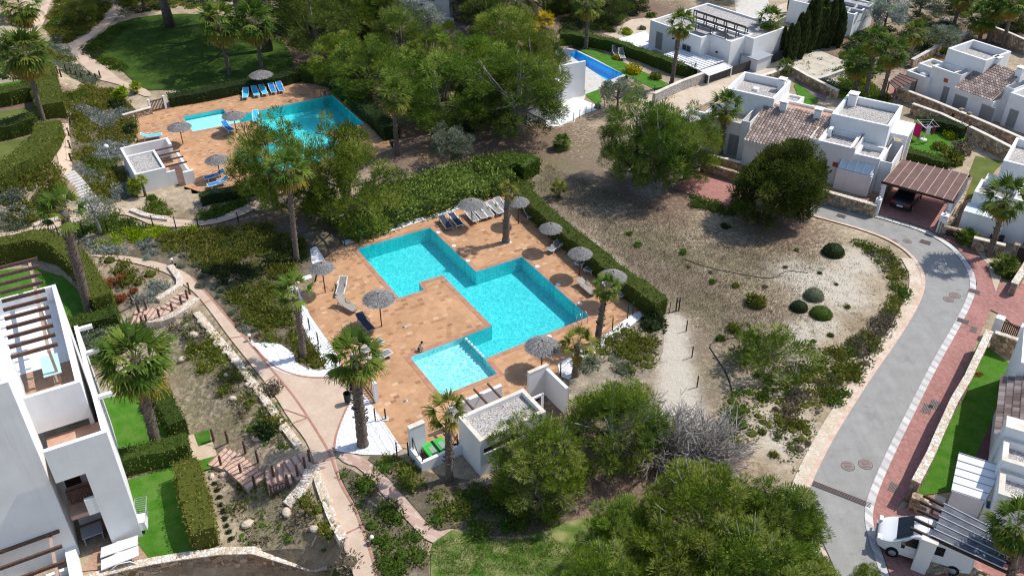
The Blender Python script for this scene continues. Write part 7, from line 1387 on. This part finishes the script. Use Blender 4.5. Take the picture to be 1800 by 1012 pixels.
def curved(head, foot, label):
    A, C = G(*head), G(*foot); d = C - A; c = (A + C) / 2; a_ = math.atan2(d[1], d[0]); t = thing('curved_lounger', label, 'lounger', (c[0], c[1], c[2] + .08), a_); n = 10; pr = [(-1.0 + 2.0 * i / n, .28 + .34 * ((1 - i / n) ** 2) + .10 * math.sin(math.pi * i / n)) for i in range(n + 1)]
    b = MB(); vs = []; fs = []
    for x, z in pr: vs += [(x, -.36, z), (x, .36, z), (x, .36, z + .07), (x, -.36, z + .07)]
    for i in range(n):
        for k in range(4): fs.append((4 * i + k, 4 * i + 4 + k, 4 * i + 4 + (k + 1) % 4, 4 * i + (k + 1) % 4))
    b.add(vs, fs + [(0, 3, 2, 1), (4 * n, 4 * n + 1, 4 * n + 2, 4 * n + 3)]); b.build('seat', WPLAST, t)
    for s in (-1, 1): b = MB(); b.tube([(-.9, s * .4, .0), (-.5, s * .4, .45), (.1, s * .4, .5), (.8, s * .4, .02)], .03, 6); b.build('side_rail', WPLAST, t)
curved((250, 964), (178, 980), 'white curved lounger on the timber deck, upper of two'); curved((252, 982), (178, 1002), 'white curved lounger on the timber deck, lower of two')
t = thing('drying_rack', 'grey folding drying rack with a white sheet on the bottom left lawn', 'drying rack', G(252, 915), R(105)); b = MB()
for s in (-1, 1): b.bar((-1.0, s * .32, .9), (1.0, s * .32, .9), .03); b.bar((-.7, s * .32, 0), (.5, s * .32, .9), .03); b.bar((.7, s * .32, 0), (-.5, s * .32, .9), .03)
for k in range(13): x = -1 + 2 * k / 12; b.bar((x, -.32, .9), (x, .32, .9), .018)
b.build('frame', GREYMETAL, t); b = MB(); b.hexa([(-1.05, -.38, .35), (-.25, -.36, .4), (-.25, .36, .4), (-1.05, .38, .35)], [(-1.0, -.30, .95), (-.3, -.32, .94), (-.3, .32, .94), (-1.0, .30, .95)]); sh_ = b.build('sheet', WPLAST); sh_.location = t.location; sh_.rotation_euler = t.rotation_euler; tag(sh_, 'white sheet draped over the drying rack on the lawn', 'sheet')
# ------------------------------------------------------------------ pool fittings
for x, y, l in [(770, 409, 'white skimmer lid at the far corner of the main pool'), (797, 433, 'white skimmer lid halfway down the upper pool edge'), (822, 459, 'white skimmer lid before the inner pool corner'), (944, 469, 'white skimmer lid by the first umbrella shadow'), (981, 501, 'white skimmer lid by the second umbrella shadow'), (1019, 534, 'white skimmer lid near the right pool corner'), (965, 592, 'white skimmer lid on the near long pool edge')]:
    q = U(x, y); b = MB(); b.tube([(0, 0, .036), (0, 0, .055)], .2, 14); b.box(-.13, .13, -.13, .13, .0555, .062); tag(b.build('skimmer_lid', WPLAST, loc=q), l, 'skimmer lid')
A, C = U(817, 594), U(851, 629); nb = 7
b = MB(); d = (C - A); L_ = np.linalg.norm(d); b.box(.1, L_ - .1, -.1, .1, -1.2, -.17); tag(b.build('pool_divider', MT('pool tiles'), loc=A, rz=math.atan2(d[1], d[0])), 'submerged divider between the kids pool and the main pool', 'pool divider')
for k in range(nb): q = A + d * (k + .5) / nb; b = MB(); b.ball((0, 0, .03), .115, 14, 8); b.tube([(0, 0, -.17), (0, 0, -.04)], .06, 10); tag(b.build('divider_ball', WPLAST, loc=q), 'white ball in the row separating the kids pool', 'ball', 'white balls of the pool divider')
def ladder(x, y, ang, label):
    t = thing('pool_ladder', label, 'pool ladder', U(x, y), R(ang))
    for s in (-.25, .25): b = MB(); b.tube([(.55, s, .03), (.5, s, .75), (.2, s, .9), (-.12, s, .7), (-.15, s, -.8)], .028, 7); b.build('handrail', STEEL, t)
    for k in range(3): b = MB(); b.box(-.2, -.1, -.25, .25, -.3 - k * .25, -.27 - k * .25); b.build('rung', STEEL, t)
ladder(1020, 563, -59 , 'steel ladder at the right corner of the main pool'); ladder(571, 171, 121 - 180 + 180, 'steel ladder at the far corner of the second pool')
for x, y, l in [(711, 575, 'small round drain in the deck right of the centre umbrella'), (713, 705, 'small round drain in the deck below the kids pool')]:
    b = MB(); b.tube([(0, 0, .036), (0, 0, .045)], .16, 14); b.k = 1; b.tube([(0, 0, .045), (0, 0, .05)], .09, 12); tag(b.build('deck_drain', [CONCRETE, IRON], loc=U(x, y)), l, 'drain')
# shower post
q = G(678, 737); t = thing('foot_shower', 'short pale shower post at the deck edge by the white gravel', 'shower', q); b = MB(); b.box(-.2, .2, -.2, .2, 0, .08); b.build('base', CONCRETE, t); b = MB(); b.tube([(0, 0, .08), (0, 0, .9)], .05, 8); b.build('post', DARKWOOD, t)
# litter bin
q = G(612, 710); t = thing('litter_bin', 'dark litter bin by the main pool gate', 'litter bin', q); b = MB(); b.tube([(0, 0, .25), (0, 0, .95)], [.2, .24], 14, False); b.tube([(0, 0, .25), (0, 0, .27)], .2, 14); b.build('bucket', BLACK, t); b = MB(); b.tube([(.28, 0, 0), (.28, 0, 1.0)], .04, 6); b.build('post', STEEL, t)
# ------------------------------------------------------------------ lamps, boulders, dryer
q = G(196, 292); t = thing('street_lamp', 'white globe street lamp on the slope behind the second pool house', 'street lamp', q); hh = lift(q, 188, 260)[2] - q[2]; b = MB(); b.tube([(0, 0, 0), (0, 0, hh)], [.06, .045], 8); b.build('post', GREYMETAL, t); b = MB(); b.ball((0, 0, hh + .15), .24, 14, 8); b.build('globe', LAMPGLASS, t)
for x, y, l in [(304, 466, 'low path light beside the curved path near the silver bushes'), (440, 600, 'low path light at the corner of the white gravel'), (655, 955, 'low path light among the shrubs at the bottom path'), (1750, 238, 'small street lamp on the upper street wall')]:
    q = G(x, y); t = thing('path_light', l, 'path light', q); b = MB(); b.tube([(0, 0, 0), (0, 0, .5)], .04, 8); b.build('stem', BLACK, t); b = MB(); b.tube([(0, 0, .5), (0, 0, .62)], [.13, .1], 12); b.build('head', WPLAST, t); b = MB(); b.box(-.25, .25, -.2, .2, -.05, .03); b.build('base', CONCRETE, t)
def rock(r, seed):
    rr = random.Random(seed); b = MB(); b.ball((0, 0, 0), (r, r * .7, r * .55), 9, 6); f = [Vector((rr.gauss(0, 1), rr.gauss(0, 1), rr.gauss(0, 1))).normalized() for _ in range(7)]; am = [rr.uniform(-.25, .12) for _ in f]
    b.v = [tuple(Vector(v) * (1 + sum(a_ * max(0, Vector(v).normalized().dot(q)) ** 2 for a_, q in zip(am, f)))) for v in b.v]; b.sm = [False] * len(b.f); return b
for i, (x, y, r, l) in enumerate([(341, 590, .62, 'largest pale boulder on the bank left of the path'), (322, 632, .55, 'tan boulder below the largest one on the bank'), (397, 660, .35, 'small pale boulder in the middle of the bank'), (450, 772, .5, 'tan boulder above the wooden stairs'), (436, 922, .6, 'big boulder beside the tall clipped hedge'), (505, 902, .6, 'flat tan boulder among the weeds above the stone wall'), (553, 930, .5, 'pale boulder by the rock edging above the stone wall'), (393, 835, .55, 'pale rock at the foot of the turf landing'), (372, 838, .4, 'small white rock at the foot of the turf landing'), (410, 702, .45, 'flat buff boulder low on the bank'), (1663, 38, .9, 'large pale boulder at the top right slope'), (300, 605, .3, 'small white stone on the bank near the stairs')]):
    r *= .68; tag(rock(r, i).build('boulder', BOULDER, loc=G(x, y) + np.array([0, 0, r * .25]), rz=i), l, 'boulder')
RK = [rock(.3, 50 + i).mesh('edging_rock', BOULDER) for i in range(4)]
n_ = 0
for a_, c_ in [((350, 556), (390, 606)), ((390, 606), (462, 700)), ((462, 700), (522, 784)), ((553, 822), (604, 948))]:
    k = int(math.dist(a_, c_) / 9)
    for i in range(k):
        f = (i + .5) / k; q = G(a_[0] + (c_[0] - a_[0]) * f + random.uniform(-9, 2), a_[1] + (c_[1] - a_[1]) * f + random.uniform(-4, 4)); o = link('edging_rock', RK[n_ % 4], loc=q + np.array([0, 0, .12]), rz=random.uniform(0, 6), scale=random.uniform(.6, 1.25)); n_ += 1
        tag(o, 'loose pale rock in the border along the concrete path', 'rock', 'rocks bordering the concrete path')
for i in range(9):
    x = 376 + i * 2.9; y = 852 + i * 12.5; q = G(365 + i * 3.4, 850 + i * 12.2)
    shrub(366 + i * 3.4 + 12, 850 + i * 12.2, .24, 'dark', 'tiny dark plant in the row beside the tall clipped hedge', 'seedlings beside the tall hedge')
q = G(1623, 246); t = thing('clothes_dryer', 'rotary clothes dryer on the lawn behind the brown carport', 'clothes dryer', q); b = MB(); b.tube([(0, 0, 0), (0, 0, 1.75)], .03, 6); b.build('post', STEEL, t)
for k in range(4): a_ = R(45 + 90 * k); b = MB(); b.bar((0, 0, 1.2), (1.15 * math.cos(a_), 1.15 * math.sin(a_), 1.85), .03); b.build('arm', WPLAST, t)
b = MB()
for rr in (.5, .8, 1.1):
    for k in range(4): a_, c_ = R(45 + 90 * k), R(135 + 90 * k); z = 1.2 + .65 * rr / 1.15; b.bar((rr * math.cos(a_), rr * math.sin(a_), z), (rr * math.cos(c_), rr * math.sin(c_), z), .014)
b.build('line', WPLAST, t); b = MB(); b.tube([(0, 0, 0), (0, 0, .08)], .35, 14); b.build('foot', WPLAST, t)
for k, (m_, p0, p1, hh, l) in enumerate([(MAGENTA, (-1.05, .3), (-.75, -.6), 1.35, 'magenta towel hanging from the clothes dryer'), (MAROON, (.25, -.75), (.75, -.35), .9, 'dark red garment hanging from the clothes dryer'), (WPLAST, (-.3, -.78), (.05, -.8), .8, 'white garment hanging from the clothes dryer')]):
    b = MB(); z = 1.75; b.hexa([(*p0, z - hh), (*p1, z - hh), (p1[0], p1[1] + .05, z - hh), (p0[0], p0[1] + .05, z - hh)], [(*p0, z), (*p1, z), (p1[0], p1[1] + .05, z), (p0[0], p0[1] + .05, z)]); tag(b.build('laundry', m_, loc=q), l, 'laundry')
# ------------------------------------------------------------------ carports
t = canopy('carport', 'brown slatted carport roof over the dark car beside the white villa', [crop(1500, 220, 5.06)(*p) for p in ((270, 500), (435, 305), (1025, 440), (880, 672))], [2.55] * 4, BROWNROOF, 9, WOODP, rib_axis=1, legs=False)
# white walls carrying it
P4 = [U(*crop(1500, 220, 5.06)(*p), 2.5)[:2] for p in ((270, 500), (435, 305), (1025, 440), (880, 672))]
o = np.array(t.location)[:2]
for a_, c_, lo, hi in ((P4[0], P4[3], -.25, 1.0), (P4[1], P4[2], -.25, 1.0)):
    d = c_ - a_; b = MB(); b.bar((*(a_ - d * .03 - o), 2.38), (*(c_ + d * .03 - o), 2.38), .12, .2); b.build('beam', DARKWOOD, t)
for a_, l in ((P4[0], 1), (P4[3], 1), (P4[1], 1), (P4[2], 1)): b = MB(); q = a_ - o; cc = sum(P4) / 4 - o; q = q + (cc - q) * .03; b.box(q[0] - .16, q[0] + .16, q[1] - .16, q[1] + .16, 0, 2.27); b.build('pillar', WHITE, t)
wall('carport_wall', [tuple(P4[0]), tuple(P4[0] + (P4[1] - P4[0]) * .95)], .22, 1.9, ST_, 'white topped stone side wall at the left of the brown carport', 'wall', cap=WHITE, world=True)
wall('carport_wall', [tuple(P4[3] + (P4[3] - P4[0]) * .01 + (P4[3] - P4[2]) * .28), tuple(P4[3] + (P4[2] - P4[3]) * .8 + (P4[3] - P4[0]) * .02)], .25, 1.5, WHITE, 'white side wall at the right of the brown carport', 'wall', cap=STEEL, world=True)
b = thing('gate_pillar', 'white pillar with a lamp at the left side of the carport entrance', 'pillar', G(1538, 378), R(-33)); q = MB(); q.box(-.22, .22, -.22, .22, 0, 1.6); q.build('pillar', WHITE, b); q = MB(); q.ball((0, 0, 1.72), .12, 10, 6); q.build('lamp', LAMPGLASS, b)
b = thing('gate_pillar', 'white pillar with a lamp at the right side of the carport entrance', 'pillar', G(1652, 408), R(-33)); q = MB(); q.box(-.3, .3, -.3, .3, 0, 1.7); q.build('pillar', WHITE, b); q = MB(); q.ball((0, 0, 1.82), .12, 10, 6); q.build('lamp', LAMPGLASS, b)
m1 = crop(1570, 50, 5.326); canopy('carport', 'brown pergola roof behind the leaning palms by the upper street', [m1(-40, 500), m1(60, 425), m1(230, 485), m1(20, 565)], [2.3] * 4, BROWNROOF, 6, WOOD, th=.05)
m2 = crop(1580, 860, 6.66); cp = [m2(240, 490), m2(540, 165), m2(1420, 620), m2(1215, 930)]
cp = [m2(395, 545), m2(535, 170), m2(1330, 570), m2(1215, 920)]
canopy('carport', 'grey sheet carport roof with wooden beams over the white van', cp, [2.6] * 4, SLATE, 6, mat('pale rib'), legs=False, rw=.035)
t = bpy.data.objects[[o_.name for o_ in bpy.data.objects if o_.get('label', '').startswith('grey sheet carport')][0]]; PQ = [U(*p, 2.6)[:2] for p in cp]; o = np.array(t.location)[:2]
for f in (0, .28, .55, .8, 1.0):
    a_ = PQ[0] * (1 - f) + PQ[1] * f; c_ = PQ[3] * (1 - f) + PQ[2] * f; d = (c_ - a_) / np.linalg.norm(c_ - a_); b = MB(); b.bar((*(a_ - d * 1.1 - o), 2.47), (*(c_ + d * .3 - o), 2.47), .1, .16); b.build('beam', DARKWOOD, t)
def pillar_at(px, top, w_, label):
    b0 = G(*px); hh = lift(b0, *top)[2]; t = thing('carport_pillar', label, 'pillar', b0, R(-30)); b = MB(); b.box(-w_, w_, -w_ * .6, w_ * .6, -.05, hh); b.build('pillar', WHITE, t); b = MB(); b.box(-w_ - .03, w_ + .03, -w_ * .6 - .03, w_ * .6 + .03, hh, hh + .06); b.build('cap', COPE, t)
pillar_at((1614, 1001), (1636, 948), .38, 'wide white pillar in front of the white van'); pillar_at((1622, 903), (1625, 886), .26, 'small white pillar above the van roof, left one'); pillar_at((1648, 903), (1653, 885), .24, 'small white pillar above the van roof, right one')
pillar_at((1645, 895), (1642, 872), .25, 'white pillar at the corner of the lower right garden')
b = MB(); b.box(-1.1, 1.1, -.12, .12, 0, 1.0); tag(b.build('low_wall', WHITE, loc=G(1742, 962), rz=R(-25)), 'low white wall behind the van under the grey carport', 'low wall')
# ------------------------------------------------------------------ vehicles
def car(name, label, cat, loc, rz, Lc, Wc, prof, belt, roofz, m, wb, wr, glass_rows, van=False):
    """prof = list of (x, z) along the body side, front at +x; body is lofted between inset side sections"""
    t = thing(name, label, cat, loc, rz); b = MB(); prof = [tuple(q) for q in chaikin(prof, 2)]; n = len(prof); secs = [-1, -.93, -.75, -.4, .4, .75, .93, 1]; vs = []; xm = max(p[0] for p in prof)
    for s in secs:
        for x, z in prof:
            ins = .0 if z <= belt else (z - belt) / (roofz - belt) * .16; y = s * Wc / 2 * (1 - ins) * (1 - .22 * max(0, (abs(x) / xm - .70) / .30) ** 2 * (1 if x > 0 else .3)); e_ = max(0, (abs(s) - .6) / .4) ** 2; vs.append((x * (1 - .035 * e_), y, .3 + (z - .3) * (1 - .035 * e_)))
    fs = [];
    for j in range(7):
        for i in range(n): fs.append((j * n + i, j * n + (i + 1) % n, (j + 1) * n + (i + 1) % n, (j + 1) * n + i))
    fs += [tuple(range(n)), tuple(range(7 * n, 8 * n))[::-1]]; b.add(vs, fs, True); body = b.build('body', m, t)
    me_ = body.data
    for p_ in me_.polygons: p_.use_smooth = len(p_.vertices) == 4
    for x in wb:
        for s in (-1, 1):
            w_ = MB(); w_.tube([(x, s * (Wc / 2 - .2), wr), (x, s * (Wc / 2 + .012), wr)], wr, 18); wo = w_.build('wheel', RUBBER, t); w_ = MB(); w_.tube([(x, s * (Wc / 2 + .013), wr), (x, s * (Wc / 2 + .025), wr)], wr * .62, 14); w_.build('rim', GREYMETAL, wo)
    return t, body
def pane(t, q, nm='window', m=CARGLASS): b = MB(); b.add(q, [tuple(range(len(q)))]); return b.build(nm, m, t)
# dark hatchback under the carport
q0, q1 = U(1573, 372), U(1600, 338); d = q1 - q0; a_ = math.atan2(d[1], d[0])
pr = [(-2.05, .3), (2.0, .3), (2.1, .55), (2.0, .78), (1.15, .95), (.35, 1.42), (-.9, 1.48), (-1.75, 1.15), (-2.08, .95), (-2.12, .55)]
t, body = car('parked_car', 'dark hatchback parked under the brown carport', 'car', U(1592, 356), a_, 4.2, 1.78, pr, .93, 1.48, CARDARK, (-1.3, 1.3), .32, None)
W2 = .89
pane(t, [(-1.72, -.66, 1.17), (-1.72, .66, 1.17), (-.98, .6, 1.485), (-.98, -.6, 1.485)], 'rear_window'); pane(t, [(1.1, -.7, 1.0), (1.1, .7, 1.0), (.4, .6, 1.42), (.4, -.6, 1.42)], 'windscreen')
for s in (-1, 1):
    pane(t, [(-1.5, s * .865, 1.0), (.95, s * .875, .99), (.3, s * .775, 1.36), (-.95, s * .768, 1.40)], 'side_window'); b = MB(); b.box(-2.13, -2.0, s * .62 - .18, s * .62 + .18, .82, .98); b.build('tail_light', REDLAMP, t); b = MB(); b.box(.75, .93, s * 1.0 - .1, s * 1.0 + .1, .98, 1.1); b.build('mirror', CARDARK, t)
b = MB(); b.box(-2.16, -2.125, -.26, .26, .58, .7); b.build('number_plate', WPLAST, t)
# white van
vf, vr = U(1556, 962), U(1690, 1003); d = vr - vf; a_ = math.atan2(-d[1], -d[0]); c = (U(1553, 935, .8) + U(1700, 975, .8)) / 2; c[2] = .07
pr = [(-2.35, .35), (2.3, .35), (2.44, .6), (2.38, .82), (2.2, .96), (1.55, 1.2), (.70, 1.88), (.35, 1.96), (-2.2, 1.95), (-2.38, 1.6), (-2.42, .7)]
t, body = car('parked_van', 'white delivery van parked half under the grey carport', 'van', c, a_, 4.8, 1.9, pr, 1.1, 1.96, CARWHITE, (-1.5, 1.5), .33, None)
pane(t, [(1.5, -.80, 1.275), (1.5, .80, 1.275), (.80, .72, 1.835), (.80, -.72, 1.835)], 'windscreen')
for s in (-1, 1):
    pane(t, [(.45, s * .935, 1.12), (1.25, s * .938, 1.16), (.75, s * .845, 1.70), (.45, s * .84, 1.72)], 'side_window'); pane(t, [(-.85, s * .938, 1.13), (.05, s * .938, 1.13), (.05, s * .85, 1.66), (-.85, s * .85, 1.66)], 'side_window')
    b = MB(); b.box(2.22, 2.40, s * .68 - .17, s * .68 + .17, .80, 1.02); b.build('headlight', LAMPGLASS, t); b = MB(); b.box(1.05, 1.22, s * 1.06 - .1, s * 1.06 + .1, 1.12, 1.36); b.build('mirror', BLACK, t); b = MB(); b.box(.32, .42, s * .955 - .012, s * .955 + .012, .95, 1.02); b.build('door_handle', BLACK, t)
b = MB(); b.box(2.405, 2.44, -.5, .5, .62, .72); b.build('grille', BLACK, t); b = MB(); b.box(2.40, 2.46, -.9, .9, .36, .52); b.build('bumper', GREYMETAL, t)
for k in range(3): b = MB(); x = -.1 - k * .75; b.box(x - .22, x + .22, -.62, .62, 1.962, 1.985); b.build('roof_rib', CARWHITE, t)
# ------------------------------------------------------------------ child crouching at the kids pool
q = U(737, 617); t = thing('person', 'small child in dark shorts crouching at the edge of the kids pool', 'person', (q[0], q[1], .03), R(15))
J = dict(pel=(0, 0, .20), sp=(.06, 0, .36), ch=(.13, 0, .50), nk=(.18, 0, .585), hd=(.23, 0, .64), ht=(.25, 0, .74))
V = [J['pel'], J['sp'], J['ch'], J['nk'], J['hd'], J['ht']]; E = [(0, 1), (1, 2), (2, 3), (3, 4), (4, 5)]; RD = [.115, .105, .10, .042, .085, .075]
for s in (-1, 1):
    k = len(V); V += [(.03, s * .075, .19), (.26, s * .14, .33), (.12, s * .12, .06), (.25, s * .13, .03)]; RD += [.075, .055, .038, .03]; E += [(0, k), (k, k + 1), (k + 1, k + 2), (k + 2, k + 3)]
    k = len(V); V += [(.15, s * .14, .51), (.27, s * .18, .40), (.40, s * .13, .30), (.45, s * .12, .27)]; RD += [.045, .034, .026, .022]; E += [(2, k), (k, k + 1), (k + 1, k + 2), (k + 2, k + 3)]
    kk = k + 3
    for f in range(5):
        k = len(V); V += [(.47, s * (.10 + f * .011), .262), (.50 - abs(f - 2) * .007, s * (.095 + f * .013), .245)]; RD += [.008, .006]; E += [(kk, k), (k, k + 1)]
me = bpy.data.meshes.new('body'); me.from_pydata(V, E, []); o = link('body', me, SKIN, t); sm = o.modifiers.new('skin', 'SKIN'); sm.use_smooth_shade = True
for i, r in enumerate(RD): me.skin_vertices[0].data[i].radius = (r, r)
me.skin_vertices[0].data[0].use_root = True; o.modifiers.new('sub', 'SUBSURF').levels = 1; o.modifiers['sub'].render_levels = 2
b = MB(); b.ball((.225, 0, .715), (.10, .092, .085), 14, 8, .05); b.build('hair', HAIR, t)
b = MB(); b.ball((.02, 0, .205), (.145, .15, .115), 14, 8); b.build('shorts', SWIM, t)
b = MB(); b.ball((.325, 0, .665), (.018, .014, .018), 6, 4); b.build('nose', SKIN, t)
for s in (-1, 1): b = MB(); b.ball((.310, s * .035, .69), .011, 6, 4); b.build('eye', HAIR, t); b = MB(); b.ball((.235, s * .088, .685), (.018, .01, .026), 6, 4); b.build('ear', SKIN, t)
b = MB(); b.box(.308, .318, -.022, .022, .625, .633); b.build('mouth', CERAMIC, t)
